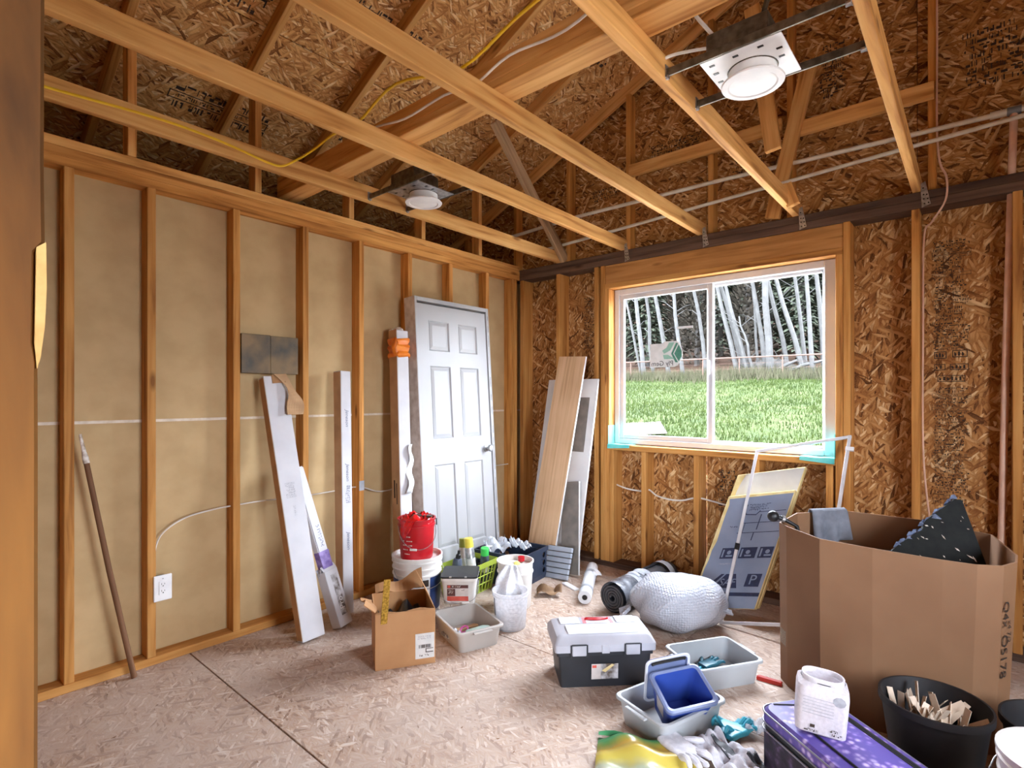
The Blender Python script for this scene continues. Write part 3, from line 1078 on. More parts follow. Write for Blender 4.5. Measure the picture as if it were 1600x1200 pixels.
for i, (bx, by, tx, ty, wpx, y) in enumerate(specs):
    x0, z0, t0 = at_y(bx, by, y)
    x1, z1, t1 = at_y(tx, ty, y)
    gz = ground_z(x0, y)
    lean = (x1 - x0) / max(0.5, z1 - z0)
    hgt = 11.0 if i != 9 else 3.2
    birch(x0, y, hgt, lean, wpx / 845 * t0 * 0.42, i, 'white birch trunk seen through the ' + where[i])

# dark conifers and bare thicket filling the view behind the birches
def tree_mesh(seed, hgt, rad, n, droop, leaf):
    rnd = random.Random(seed)
    mb = MB()
    for i in range(n):
        u = rnd.random() ** 0.8
        z = hgt * (0.02 + 0.96 * u)
        rr = rad * (1 - u) ** 0.75 * (0.55 + 0.45 * rnd.random()) + 0.12
        a = rnd.uniform(0, 6.283)
        p = Vector((rr * math.cos(a), rr * math.sin(a), z))
        d = Vector((math.cos(a), math.sin(a), droop + rnd.uniform(-0.3, 0.3))).normalized()
        s_ = d.cross(Vector((0, 0, 1))).normalized()
        ln = leaf * rnd.uniform(0.6, 1.5)
        mb.add([p - d * ln * 0.5 - s_ * ln * 0.32, p - d * ln * 0.5 + s_ * ln * 0.32, p + d * ln * 0.6 + Vector((0, 0, rnd.uniform(-.15, .15)))], [(0, 1, 2)])
    return mb


protos = []
for k, (hh, rr, n, mat, nm) in enumerate(((14, 1.6, 3000, 'conifer', 'conifer_tree'), (12, 1.5, 2600, 'conifer', 'conifer_tree'), (8, 1.5, 2200, 'conifer2', 'bare_tree'))):
    t = thing(nm, 'tree', 'tree')
    MB().tube([(0, 0, -0.5), (0.1, 0, hh * 0.5), (0, 0, hh)], [0.2, 0.14, 0.03], 6).build('trunk', 'bark', t)
    tree_mesh(40 + k, hh, rr, n, -0.35 if k < 2 else 0.5, 0.42 if k < 2 else 0.3).build('foliage' if k < 2 else 'twigs', mat, t)
    protos.append(t)
back = []
rnd = random.Random(5)
idx = 0
names = ['first', 'second', 'third', 'fourth', 'fifth', 'sixth', 'seventh', 'eighth', 'ninth', 'tenth', 'eleventh', 'twelfth', 'thirteenth']
for rowi, (y, ang0, ang1, n, kinds) in enumerate(((31.0, 1, 38, 8, (2, 2, 0, 2, 2, 0, 2, 2)), (35.4, 0, 39, 9, (1, 0, 1, 2, 1, 0, 1, 0, 1)), (39.8, 0, 39, 10, (0, 1, 0, 1, 0, 1, 0, 1, 0, 1)), (44.2, -1, 39, 11, (1, 0, 1, 0, 0, 1, 0, 1, 0, 1, 0)))):
    for i in range(n):
        a = ang1 - (ang1 - ang0) * (i + 0.5) / n
        x = 3.1 - (y + 3.7) * math.tan(R(a))
        back.append((kinds[i], x, y, rowi, i))
used = set()
for k, x, y, rowi, i in back:
    o = protos[k] if k not in used else copy_tree(protos[k])
    used.add(k)
    o.location = (x, y, ground_z(x, y))
    o.rotation_euler = (0, 0, rnd.uniform(0, 6.28))
    s_ = rnd.uniform(0.92, 1.04)
    o.scale = (s_, s_, s_)
    if k == 2:
        tag(o, 'bare brown tree in the %s row behind the birches, %s from the left' % (names[rowi], names[i]), 'tree', 'thicket trees behind the birches')
    else:
        tag(o, 'dark green conifer in the %s row behind the birches, %s from the left' % (names[rowi], names[i]), 'tree', 'conifers behind the birches')

# fallen logs and a dark brush heap under the right-hand birches
x0, z0, t0 = at_y(1200, 548, 26.9)
lp = thing('brush_heap', 'dark heap of earth and brush under the thickest birch', 'brush', (x0, 26.9, ground_z(x0, 26.9)))
rnd = random.Random(9)
hp = MB().grid(16, 8, lambda u, v: (-1.5 + 3.2 * u, -0.5 + v * 1.0, max(0, 0.75 * math.sin(u * math.pi) * math.sin(v * math.pi) + 0.18 * math.sin(u * 23) * math.sin(v * 11)) - 0.05))
hp.build('heap', 'bark', lp)
tw = MB()
for k in range(26):
    a, b = rnd.uniform(-1.4, 2.6), rnd.uniform(-0.4, 0.4)
    tw.tube([(a, b, 0.1), (a + rnd.uniform(-0.7, 0.7), b + rnd.uniform(-.3, .3), rnd.uniform(0.5, 1.1))], [0.03, 0.012], 4)
tw.build('sticks', 'birch', lp)['kind'] = 'stuff'
for k, (pa, pb, lab) in enumerate((((1232, 545), (1290, 535), 'pale fallen log leaning at the right edge of the window view'), ((1214, 552), (1246, 540), 'pale fallen log lying right of the dark brush heap'))):
    xa, za, _ = at_y(pa[0], pa[1], 26.3)
    xb, zb2, _ = at_y(pb[0], pb[1], 26.3)
    o = MB().tube([(xa, 26.3, ground_z(xa, 26.3) + 0.15), ((xa + xb) / 2, 26.3, ground_z(xa, 26.3) + 0.45), (xb, 26.3, ground_z(xb, 26.3) + 0.7)], [0.10, 0.09, 0.06], 7).build('fallen_log', 'birch', smooth=True)
    tag(o, lab, 'log')
# sheet of pale plywood lying on the lawn
t = thing('plywood_sheet', 'pale plywood sheet lying on the lawn below the window', 'plywood')
a = R(40.66)
cx, cy = -3.45, 9.05
t.location = (cx, cy, ground_z(cx, cy) + 0.05)
t.rotation_euler = (Matrix.Rotation(R(6.5), 3, 'X') @ Matrix.Rotation(R(30), 3, 'Z')).to_euler()
MB().box(-0.75, -0.95, -0.01, 0.55, 0.95, 0.008).build('sheet', 'ply', t, bevel=0.002)
MB().box(-0.75, -0.03, -0.06, 0.55, 0.03, -0.01).build('batten', 'ply', t)

# sticker and tape on the sliding pane
stk = thing('window_sticker', 'white paper maker\'s sticker with green triangle logo on the left pane', 'sticker', mx=basis((-1, 0, 0), (0, 0, 1), (0, 1, 0), (1.345, 0.1135, 1.66)))
M['paper'] = pm('white_paper', S(228, 230, 230), S(214, 218, 218), scale=20, rough=0.8)
M['greenA'] = pm('green_print', S(70, 132, 112), S(90, 150, 130), scale=40, rough=0.8)
M['greenB'] = pm('pale_green_print', S(150, 196, 180), S(140, 188, 172), scale=40, rough=0.8)
MB().prism([(-0.125, 0.02), (-0.125, -0.02), (-0.085, -0.085), (-0.06, -0.095), (0.135, -0.095), (0.135, 0.085), (0.03, 0.085), (0.02, 0.098), (-0.085, 0.098), (-0.11, 0.06)], 0.0, 0.0006).build('paper', 'paper', stk)
for pts, mt in (([(-0.118, 0.018), (-0.118, -0.018), (-0.095, -0.055), (-0.06, 0.004), (-0.095, 0.07)], 'greenA'), ([(-0.052, 0.004), (-0.09, -0.062), (-0.07, -0.062), (-0.036, 0.004), (-0.075, 0.085), (-0.09, 0.078)], 'greenA'),
                ([(-0.03, 0.03), (-0.062, 0.088), (-0.02, 0.088), (0.0, 0.052), (0.035, 0.03), (0.02, 0.006)], 'greenB'), ([(0.03, -0.002), (-0.01, -0.002), (-0.062, -0.035), (-0.04, -0.035), (0.02, -0.035)], 'greenB')):
    MB().prism(pts, -0.0006, 0.0).build('logo', mt, stk)
# the paper faces outdoors, so its print reads mirrored from inside
lettering('Ply Gem', 0.052, 'black', stk, basis((1, 0, 0), (0, 1, 0), (0, 0, 1), (0.035, -0.068, -0.0009)))
o = MB().box(1.430, 0.1118, 1.845, 1.548, 0.1128, 1.862).build('tape_strip', 'white')
tag(o, 'short white tape strip stuck on the left pane above the sticker', 'tape')

# ------------------------------------------------------------------ services in the ceiling
def smooth_path(pts, k=4):
    out = []
    P = [Vector(p) for p in pts]
    for i in range(len(P) - 1):
        a, b, c, d = P[max(i - 1, 0)], P[i], P[i + 1], P[min(i + 2, len(P) - 1)]
        for j in range(k):
            t = j / k
            out.append(0.5 * ((2 * b) + (c - a) * t + (2 * a - 5 * b + 4 * c - d) * t * t + (3 * b - a - 3 * c + d) * t ** 3))
    out.append(P[-1])
    return out


def cable(name, label, pts, r, mat, cat='cable', k=5):
    o = MB().tube(smooth_path(pts, k), r, 6).build(name, mat, smooth=True)
    return tag(o, label, cat)


M['yellow'] = pm('yellow_cable', S(236, 196, 40), S(222, 176, 24), rough=0.4)
M['wcable'] = pm('white_cable', S(226, 220, 210), S(206, 198, 186), rough=0.45)
M['pexw'] = pm('white_pex_pipe', S(232, 228, 214), S(216, 208, 190), rough=0.35)
M['pexp'] = pm('pinkish_pipe', S(228, 190, 166), S(212, 172, 148), rough=0.4)
M['pvc'] = pm('grey_pipe_fitting', S(120, 122, 126), rough=0.4)
cable('yellow_cable', 'yellow electrical cable sagging along the first joist and across the joists', [(0.449, -3.6, 2.50), (0.449, -3.33, 2.512), (0.449, -3.08, 2.530), (0.449, -2.91, 2.537), (0.449, -2.75, 2.532), (0.449, -2.61, 2.518), (0.449, -2.49, 2.503), (0.456, -2.42, 2.508), (0.50, -2.36, 2.55), (0.60, -2.33, 2.58), (0.80, -2.345, 2.585), (1.0, -2.34, 2.58), (1.32, -2.37, 2.62), (1.64, -2.31, 2.585), (2.03, -2.35, 2.63), (2.6, -2.40, 2.60), (3.2, -2.4, 2.6)], 0.006, 'yellow')
cable('white_cable', 'white electrical cable running over the middle joists beside the strongback', [(0.90, -2.06, 2.66), (0.93, -2.20, 2.63), (1.18, -2.215, 2.585), (1.43, -2.21, 2.60), (1.60, -2.21, 2.575), (1.80, -2.22, 2.61), (2.05, -2.21, 2.60), (2.35, -2.26, 2.62), (2.8, -2.3, 2.60)], 0.005, 'wcable')
cable('grey_cable_loop', 'loop of pale cable hanging beside the joist next to the large light fixture', [(2.15, -2.60, 2.60), (2.222, -2.30, 2.585), (2.220, -2.15, 2.548), (2.219, -2.02, 2.525), (2.22, -1.94, 2.530), (2.30, -1.90, 2.560), (2.44, -1.85, 2.555)], 0.006, 'wcable')
cable('hanging_cable', 'pale cable drooping from the rafters to the large light fixture', [(2.34, -1.98, 3.75), (2.33, -1.99, 3.2), (2.34, -2.00, 2.85), (2.36, -1.93, 2.70), (2.44, -1.86, 2.57)], 0.007, 'wcable')
cable('flexible_conduit', 'thin metal flex conduit curling above the large light fixture', [(2.66, -2.0, 2.95), (2.68, -1.96, 2.75), (2.63, -1.92, 2.64), (2.58, -1.84, 2.60)], 0.009, 'darkgalv')
cable('vertical_cable', 'pale cable running down the right side of the back wall past the print', [(2.95, 0.035, 3.9), (2.953, 0.036, 3.3), (2.952, 0.035, 2.85), (2.965, 0.0, 2.62), (2.995, -0.012, 2.52), (2.99, -0.008, 2.40), (2.93, 0.05, 2.31), (2.893, 0.075, 2.24), (2.889, 0.08, 1.8), (2.889, 0.08, 1.05), (2.92, 0.08, 0.64), (2.95, 0.09, 0.4)], 0.005, 'pexp')
cable('stud_cable', 'white cable sagging between the short studs under the window', [(0.90, 0.06, 0.66), (1.0, 0.05, 0.634), (1.08, 0.045, 0.622), (1.19, 0.05, 0.620), (1.235, 0.05, 0.635), (1.30, 0.045, 0.600), (1.40, 0.04, 0.585), (1.50, 0.04, 0.590), (1.60, 0.05, 0.620), (1.70, 0.05, 0.612), (1.85, 0.06, 0.59), (2.02, 0.06, 0.60)], 0.0065, 'wcable')
cable('wall_cable', 'thin white cable curving from the outlet across the left stud bays', [(-0.05, -2.842, 0.46), (-0.045, -2.835, 0.57), (-0.045, -2.80, 0.645), (-0.04, -2.70, 0.705), (-0.04, -2.55, 0.728), (-0.04, -2.455, 0.732), (-0.04, -2.30, 0.735), (-0.04, -2.05, 0.728), (-0.04, -1.85, 0.730), (-0.04, -1.65, 0.735), (-0.04, -1.47, 0.68), (-0.04, -1.24, 0.70), (-0.04, -0.84, 0.74), (-0.04, -0.42, 0.745), (-0.04, -0.1, 0.745)], 0.0045, 'wcable')
for (y, z, lab) in ((-2.047, 0.742, 'grey tape patch on the stud between the two white cartons'), (-1.651, 0.745, 'grey tape patch on the stud left of the orange wrapped carton')):
    o = MB().box(0.0008, y - 0.0195, z - 0.03, 0.0025, y + 0.0195, z + 0.035).build('tape_patch', 'tapegrey', bevel=0.0006)
    tag(o, lab, 'tape', 'tape patches on studs')

t = thing('upper_pipe', 'upper pale plastic water pipe along the gable with a grey fitting', 'pipe', (0, 0, 0))
MB().tube([(-0.30, 0.02, 2.80), (0.6, 0.018, 2.835), (1.8, 0.018, 2.83), (3.18, 0.018, 2.80)], 0.0135, 10).build('pipe', 'pexw', t, smooth=True)
MB().tube([(3.17, 0.018, 2.80), (3.235, 0.018, 2.799)], 0.019, 12).build('fitting', 'pexw', t, smooth=True)
MB().tube([(3.235, 0.018, 2.799), (3.29, 0.018, 2.798)], 0.021, 12).build('fitting', 'pvc', t, smooth=True)
MB().tube([(3.29, 0.018, 2.798), (3.6, 0.018, 2.79)], 0.0135, 10).build('pipe', 'pexw', t, smooth=True)
t = thing('lower_pipe', 'lower pale water pipe sloping along the gable just above the dark plate', 'pipe', (0, 0, 0))
MB().tube([(0.17, -0.02, 2.60), (1.0, 0.0, 2.645), (2.0, 0.0, 2.695), (3.6, 0.0, 2.77)], 0.0115, 10).build('pipe', 'pexw', t, smooth=True)
o = MB().tube([(3.262, 0.020, 2.79), (3.252, 0.045, 2.40), (3.232, 0.062, 1.5), (3.206, 0.072, 0.05)], 0.0165, 12).build('riser_pipe', 'pexp', smooth=True)
tag(o, 'pinkish vertical riser pipe at the right end of the back wall', 'pipe')


def downlight(x, y, label, galv):
    t = thing('recessed_light', label, 'light fixture', (x, y, 2.50), 0, 'recessed light fixtures between joists')
    jx0, jx1 = (min(JX, key=lambda v: abs(v - (x - 0.3))), min(JX, key=lambda v: abs(v - (x + 0.3))))
    a, b = jx0 + 0.019 - x, jx1 - 0.019 - x
    for dy in (-0.16, 0.115):
        br = MB().box(a + 0.002, dy - 0.004, -0.012, b - 0.002, dy + 0.004, 0.016).build('hanger_bar', 'darkgalv', t, bevel=0.001)
        for xx, sg in ((a, 1), (b, -1)):
            MB().box(min(xx, xx + sg * 0.004), dy - 0.013, -0.018, max(xx, xx + sg * 0.004), dy + 0.013, 0.028).build('end_bracket', 'galv', br, bevel=0.001)
            MB().lathe([(0.008, -0.012), (0.008, 0.004)], 10).build('nail_head', 'galv', br, mx=Matrix.Translation((xx + sg * 0.006, dy, -0.014)) @ Matrix.Rotation(R(90), 4, 'Y'))
    pl = MB()
    n = 32
    r0 = 0.083
    hx = 0.130
    outer = []
    inner = []
    for j in range(n):
        an = 2 * math.pi * j / n
        c, s_ = math.cos(an), math.sin(an)
        k = hx / max(abs(c), abs(s_))
        outer.append((c * k, s_ * k - 0.02))
        inner.append((c * r0, s_ * r0))
    vs = [(p[0], p[1], z) for z in (-0.010, -0.006) for p in outer] + [(p[0], p[1], z) for z in (-0.010, -0.006) for p in inner]
    fs = []
    for j in range(n):
        k = (j + 1) % n
        fs += [(j, k, 2 * n + k, 2 * n + j), (n + j, n + k, 3 * n + k, 3 * n + j), (j, k, n + k, n + j), (2 * n + j, 2 * n + k, 3 * n + k, 3 * n + j)]
    p = pl.add(vs, fs).build('mounting_plate', 'galv' if galv else 'white', t)
    sl_ = MB()
    for (sx, sy) in ((-0.10, -0.115), (-0.02, -0.118), (0.06, -0.118), (-0.105, -0.06), (0.105, -0.07), (0.10, -0.02), (-0.11, 0.0)):
        sl_.box(sx - 0.009, sy - 0.005, -0.0115, sx + 0.009, sy + 0.005, -0.0098)
    sl_.build('slot', 'black', p)['kind'] = 'stuff'
    MB().box(-0.11, -0.145, 0.002, 0.09, -0.055, 0.085).build('junction_box', 'darkgalv', t, bevel=0.003)
    MB().lathe([(0.082, -0.012), (0.082, 0.075), (0.075, 0.08)], 28).build('can', 'darkgalv', t, smooth=0.6)
    MB().lathe([(0.079, -0.010), (0.079, -0.052), (0.100, -0.052), (0.104, -0.057), (0.102, -0.062), (0.082, -0.064), (0.076, -0.060)], 40, cap0=False, cap1=False).build('trim_ring', 'white', t, smooth=0.6)
    MB().lathe([(0.077, -0.0605), (0.05, -0.0625), (0.0, -0.063)], 40, cap0=False, cap1=False).build('diffuser', 'white', t, smooth=True)
    return t


downlight(2.52, -1.745, 'large white round recessed light fixture hanging in the nearest joist bay', False)
downlight(0.735, -1.735, 'small-looking round recessed light fixture with bare metal plate above the far joists', True)

# ------------------------------------------------------------------ things along the left wall
def lean_frame(p0, p1, face):
    p0 = Vector(p0)
    return frame(p0, Vector(p1) - p0, face), (Vector(p1) - p0).length


M['stickw'] = wood('grey_brown_handle', S(150, 112, 84), S(128, 92, 66), S(96, 66, 46), knots=False)
M['paint'] = pm('dry_white_paint', S(232, 226, 218), S(170, 150, 130), scale=50, rough=0.7)
mx, L = lean_frame((0.068, -2.955, 0.003), (0.013, -3.150, 1.17), (1, 0, 0))
t = thing('broom_handle', 'bare wooden pole with a paint-splashed tip leaning on the left studs', 'pole', mx=mx)
MB().tube([(0, 0, 0), (L * 0.45, 0.004, 0), (L * 0.90, 0, 0)], [0.0125, 0.0125, 0.0115], 10).build('handle', 'stickw', t, smooth=True)
MB().tube([(L * 0.885, 0, 0), (L * 0.91, 0, 0), (L * 0.93, 0, 0), (L, 0, 0)], [0.0135, 0.013, 0.009, 0.006], 10).build('tip', 'paint', t, smooth=True)

t = thing('wall_outlet', 'white duplex outlet with cover plate on the left stud wall', 'outlet', mx=basis((0, 1, 0), (0, 0, 1), (1, 0, 0), (0.006, -2.818, 0.380)))
MB().box(-0.027, -0.045, -0.075, 0.026, 0.045, -0.001).build('box', 'pvc', t)
MB().loft([rrect(0.040, 0.064, 0.004, 0.0), rrect(0.040, 0.064, 0.004, 0.004), rrect(0.036, 0.060, 0.004, 0.006)]).build('cover_plate', 'white', t)
MB().loft([rrect(0.0165, 0.034, 0.003, 0.006), rrect(0.0165, 0.034, 0.003, 0.0085)]).build('receptacle', 'white', t)
for zz in (-0.017, 0.017):
    s_ = MB().box(-0.0075, zz + 0.0, 0.0086, -0.0055, zz + 0.008, 0.0092).box(0.0055, zz, 0.0086, 0.0075, zz + 0.007, 0.0092).lathe([(0.0028, 0.0086), (0.0028, 0.0092)], 8, (0, zz - 0.006)).build('slots', 'black', t)
    s_['kind'] = 'stuff'
MB().lathe([(0.003, 0.006), (0.003, 0.0072)], 10, (0, 0.047)).build('screw', 'galv', t)

M['slatewood'] = pm('dark_stained_board', S(128, 104, 70), S(62, 62, 56), scale=6, rough=0.45, bump=0.25, bscale=18)
t = thing('stained_board', 'dark weathered square board wedged between studs above the first white carton', 'board', mx=basis((0, 1, 0), (0, 0, 1), (1, 0, 0), (-0.030, -2.255, 1.588)))
MB().box(-0.168, -0.112, -0.012, -0.002, 0.112, 0.012).build('plank', 'slatewood', t, bevel=0.002)
MB().box(-0.001, -0.112, -0.012, 0.168, 0.110, 0.011).build('plank', 'slatewood', t, bevel=0.002)

M['wcarton'] = pm('white_carton', S(206, 206, 210), S(196, 196, 201), scale=6, rough=0.6)
M['brownside'] = pm('brown_carton_side', S(196, 160, 120), S(178, 142, 104), scale=8, rough=0.8)
M['kraft'] = pm('kraft_cardboard', S(196, 150, 104), S(182, 136, 92), scale=5, rough=0.8)
M['kraftin'] = pm('kraft_inside', S(176, 132, 90), S(160, 118, 78), scale=5, rough=0.85)
M['blueink'] = pm('blue_print', S(74, 86, 118), S(96, 106, 134), scale=50, rough=0.7)
M['greyink'] = pm('grey_print', S(150, 152, 160), S(176, 178, 184), scale=50, rough=0.7)

# first carton: wide white face, torn corrugated top
mx, L = lean_frame((0.368, -2.198, 0.018), (0.042, -2.262, 1.462), (1, 0, 0))
t = thing('long_carton', 'long white carton with a torn brown top leaning below the dark board', 'carton', mx=mx, group='long cartons leaning on the left wall')
MB().box(0, -0.066, -0.062, L, 0.066, 0.0).build('body', 'wcarton', t, bevel=0.003)
MB().box(0.01, 0.0655, -0.060, L - 0.01, 0.0672, -0.002).build('brown_side', 'brownside', t)
fl = MB().grid(7, 14, lambda u, v: (L + 0.008 - 0.245 * v, -0.030 + 0.002 - 0.05 * v + 0.075 * (u - 0.5) * (1 - 0.45 * math.sin(v * 5.0)) - 0.02 * math.sin(v * 3.1), 0.006 + 0.030 * math.sin(v * 2.7) + 0.012 * math.sin(v * 11 + u * 3) * v + 0.012 * (u - 0.5) ** 2))
fl.build('torn_flap', 'brownside', t, thick=0.003)
MB().grid(5, 5, lambda u, v: (L + 0.005 - 0.05 * v, 0.02 - 0.07 * u, 0.003 + 0.02 * u * v)).build('flap', 'kraftin', t, thick=0.003)
print_block(MB(), 0.055, 0.085, 7, 31, boxed=(0, 6)).xf(basis((0, 1, 0), (-1, 0, 0), (0, 0, 1), (L - 0.62, -0.02, 0.0008))).build('printed_panel', 'greyink', t)
print_block(MB(), 0.02, 0.06, 5, 32).xf(basis((0, 1, 0), (-1, 0, 0), (0, 0, 1), (L - 0.75, -0.01, 0.0008))).build('printed_panel', 'greyink', t)

# glossy printed carton leaning behind it
M['purple'] = pm('purple_print', S(104, 82, 150), S(150, 130, 190), scale=30, rough=0.4)
M['photoprint'] = pm('photo_print', S(96, 84, 74), S(206, 206, 210), scale=26, rough=0.35)
mx, L = lean_frame((0.345, -1.982, 0.02), (0.085, -2.13, 0.93), (1, 0.25, 0))
t = thing('printed_carton', 'narrow glossy printed carton with purple band leaning behind the torn white carton', 'carton', mx=mx, group='long cartons leaning on the left wall')
MB().box(0, -0.050, -0.070, 0.33, 0.048, 0.0).build('sleeve', 'wcarton', t, bevel=0.003)
MB().box(0.32, -0.036, -0.060, L, 0.036, -0.012).build('inner_carton', 'wcarton', t, bevel=0.006, seg=2)
MB().box(0.345, -0.0365, -0.055, 0.445, 0.0367, -0.0112).build('purple_band', 'purple', t)
MB().box(0.06, -0.030, 0.0002, 0.30, 0.012, 0.0012).build('picture', 'photoprint', t)
lettering('Pro', 0.050, 'white', t, basis((1, 0, 0), (0, 1, 0), (0, 0, 1), (0.13, -0.008, 0.0017)))
lettering('SMART', 0.024, 'white', t, basis((-1, 0, 0), (0, -1, 0), (0, 0, 1), (0.395, 0.0, -0.0108))) if False else None
print_block(MB(), 0.03, 0.13, 8, 41).xf(basis((0, 1, 0), (-1, 0, 0), (0, 0, 1), (0.60, -0.02, -0.0115))).build('printed_panel', 'blueink', t)
MB().grid(4, 6, lambda u, v: (0.33 + 0.03 * math.sin(u * 7), -0.05 + 0.1 * v, -0.005 - 0.06 * u)).build('torn_edge', 'wcarton', t, thick=0.002)

# second slim white carton
mx, L = lean_frame((0.195, -1.872, 0.01), (0.080, -1.822, 1.505), (1, 0.1, 0))
t = thing('long_carton', 'slim white carton with blue script print standing between two studs', 'carton', mx=mx, group='long cartons leaning on the left wall')
MB().box(0, -0.038, -0.075, L, 0.038, 0.0).build('body', 'wcarton', t, bevel=0.003)
MB().box(0.01, 0.0376, -0.072, L - 0.005, 0.039, -0.003).build('brown_side', 'brownside', t)
for k, xx in enumerate((L - 0.30, L - 0.64, L - 1.06)):
    lettering('Jeneson', 0.034, 'blueink', t, basis((-1, 0, 0), (0, -1, 0), (0, 0, 1), (xx, -0.004, 0.0008)), shear=0.25)
print_block(MB(), 0.035, 0.11, 8, 43).xf(basis((0, 1, 0), (-1, 0, 0), (0, 0, 1), (L - 0.72, -0.022, 0.0008))).build('printed_panel', 'blueink', t)

# bundle wrapped with orange tape
M['orange'] = pm('orange_wrap', S(236, 138, 46), S(220, 112, 30), scale=16, rough=0.4)
mx, L = lean_frame((0.245, -1.452, 0.012), (0.110, -1.400, 1.815), (1, -0.1, 0))
t = thing('carton_bundle', 'bundle of tall white cartons bound at the top with orange wrap', 'carton', mx=mx, group='long cartons leaning on the left wall')
MB().box(0, -0.046, -0.055, L - 0.015, 0.046, 0.0).build('carton', 'wcarton', t, bevel=0.004)
MB().box(0, -0.046, -0.102, L, 0.046, -0.057).build('carton', 'wcarton', t, bevel=0.004)
MB().box(0.005, 0.0458, -0.100, L - 0.01, 0.0472, -0.002).build('brown_side', 'brownside', t)
rn = random.Random(3)
ws = []
for i in range(8):
    v = i / 7
    off = 0.005 + 0.006 * math.sin(i * 2.1)
    ws.append([(L - 0.20 + 0.125 * v + 0.008 * math.sin(j * 1.7 + i), p[0] * 1.0, p[1]) for j, p in enumerate([(q[0], q[1] - 0.051) for q in rrect(0.046 + off, 0.053 + off, 0.012, 0, 3)])])
MB().loft(ws, False, False).build('orange_wrap', 'orange', t, thick=0.002, smooth=True)
MB().grid(6, 6, lambda u, v: (L - 0.19 + 0.11 * u + 0.012 * math.sin(v * 8), 0.050 + 0.022 * math.sin(u * 3.1) * math.sin(v * 3.1), -0.055 + 0.06 * v)).build('loose_wrap', 'orange', t, thick=0.002, smooth=True)
MB().loft([[(L - 0.01 + 0.03 * math.sin(k), 0.035 * math.cos(a) * s_, -0.05 + 0.035 * math.sin(a) * s_) for a in [2 * math.pi * i / 10 for i in range(10)]] for k, s_ in ((0, 1.0), (0.4, 0.9), (0.9, 0.45))]).build('foam_end', 'paint', t, smooth=True)
MB().grid(5, 12, lambda u, v: (L - 0.80 - 0.33 * v, -0.050 + 0.055 * u * (0.5 + 0.5 * v) + 0.01 * math.sin(v * 14), 0.004 + 0.016 * math.sin(v * 9) * u + 0.008)).build('torn_paper', 'paper', t, thick=0.001, smooth=True)
MB().box(L - 1.16, 0.0474, -0.075, L - 1.04, 0.0478, -0.060).box(L - 1.20, 0.0474, -0.045, L - 1.06, 0.0478, -0.035).build('printed_mark', 'ink', t)

# pre-hung six-panel door leaning on the wall
M['doorw'] = pm('white_door_paint', S(178, 179, 181), S(172, 173, 176), scale=2, rough=0.45)
M['jambside'] = pm('scuffed_jamb', S(218, 206, 194), S(190, 172, 156), scale=18, rough=0.6)
p0 = Vector((0.272, -0.936, 0.012))
p1 = Vector((0.125, -0.928, 2.052))
mx, L = lean_frame(p0, p1, (1, 0, 0))
HW = 0.3775
t = thing('loose_door', 'white six-panel door in its jamb frame leaning on the left wall', 'door', mx=mx)
JD = 0.117
MB().box(0, HW - 0.019, -JD, L, HW, 0).build('side_jamb', 'doorw', t, bevel=0.002)
MB().box(0, HW, -JD + 0.001, L, HW + 0.0015, -0.002).build('jamb_face', 'jambside', t)
MB().box(0, -HW, -JD, L, -HW + 0.030, 0).build('side_jamb', 'doorw', t, bevel=0.002)
MB().box(L - 0.030, -HW + 0.030, -JD, L, HW - 0.019, 0).build('head_jamb', 'doorw', t, bevel=0.002)
DW0, DW1, DL = -HW + 0.036, HW - 0.022, L - 0.045
# slab with recessed and raised panels, y to the left of the picture
slab = MB()
slab.box(0.012, DW0, -0.045, DL, DW1, -0.020)
sl = slab.build('slab', 'doorw', t)
st_w = 0.112
mid = (DW0 + DW1) / 2
xr = [0.012, 0.24, 0.86, 1.02, 1.62, 1.73, 1.90, DL]
face = MB()
fy_ = [(DW0, DW0 + st_w - 0.01), (mid - 0.048, mid + 0.048), (DW1 - st_w + 0.01, DW1)]
for a, b in fy_:
    face.box(0.012, a, -0.0205, DL, b, -0.010)
for (a, b) in ((0.012, 0.25), (0.845, 1.03), (1.555, 1.665), (1.885, DL)):
    for (c, d) in ((fy_[0][1], fy_[1][0]), (fy_[1][1], fy_[2][0])):
        face.box(a, c, -0.0205, b, d, -0.010)
face.build('stile_and_rail', 'doorw', t)
for (a, b) in ((0.25, 0.845), (1.03, 1.555), (1.665, 1.885)):
    for (c, d) in ((fy_[0][1], fy_[1][0]), (fy_[1][1], fy_[2][0])):
        q = 0.012
        MB().loft([[(a + k, c + k, z), (b - k, c + k, z), (b - k, d - k, z), (a + k, d - k, z)] for k, z in ((q, -0.0199), (q + 0.001, -0.017), (q + 0.022, -0.0108))]).build('raised_panel', 'doorw', t)
        MB().loft([[(a + k, c + k, z), (b - k, c + k, z), (b - k, d - k, z), (a + k, d - k, z)] for k, z in ((0.0, -0.0101), (0.009, -0.0198))], False, False).build('panel_moulding', 'doorw', t)
kx = 0.93
kn = MB().lathe([(0.028, 0), (0.028, 0.006), (0.012, 0.010), (0.011, 0.028), (0.022, 0.036), (0.026, 0.048), (0.020, 0.058), (0.0, 0.060)], 20, cap1=False).build('knob', 'galv', t, smooth=0.8, mx=Matrix.Translation((kx, DW0 + 0.058, -0.010)))
MB().box(kx - 0.03, -HW + 0.029, -0.018, kx + 0.03, -HW + 0.0365, -0.008).build('strike_plate', 'galv', t)
sc_ = MB()
rn = random.Random(8)
for k in range(26):
    xx = rn.uniform(0.15, 1.95)
    sc_.box(xx, -HW + 0.0135, 0.0002, xx + rn.uniform(0.02, 0.08), -HW + 0.0155, 0.0008)
sc_.build('scratches', 'ink', t)['kind'] = 'stuff'
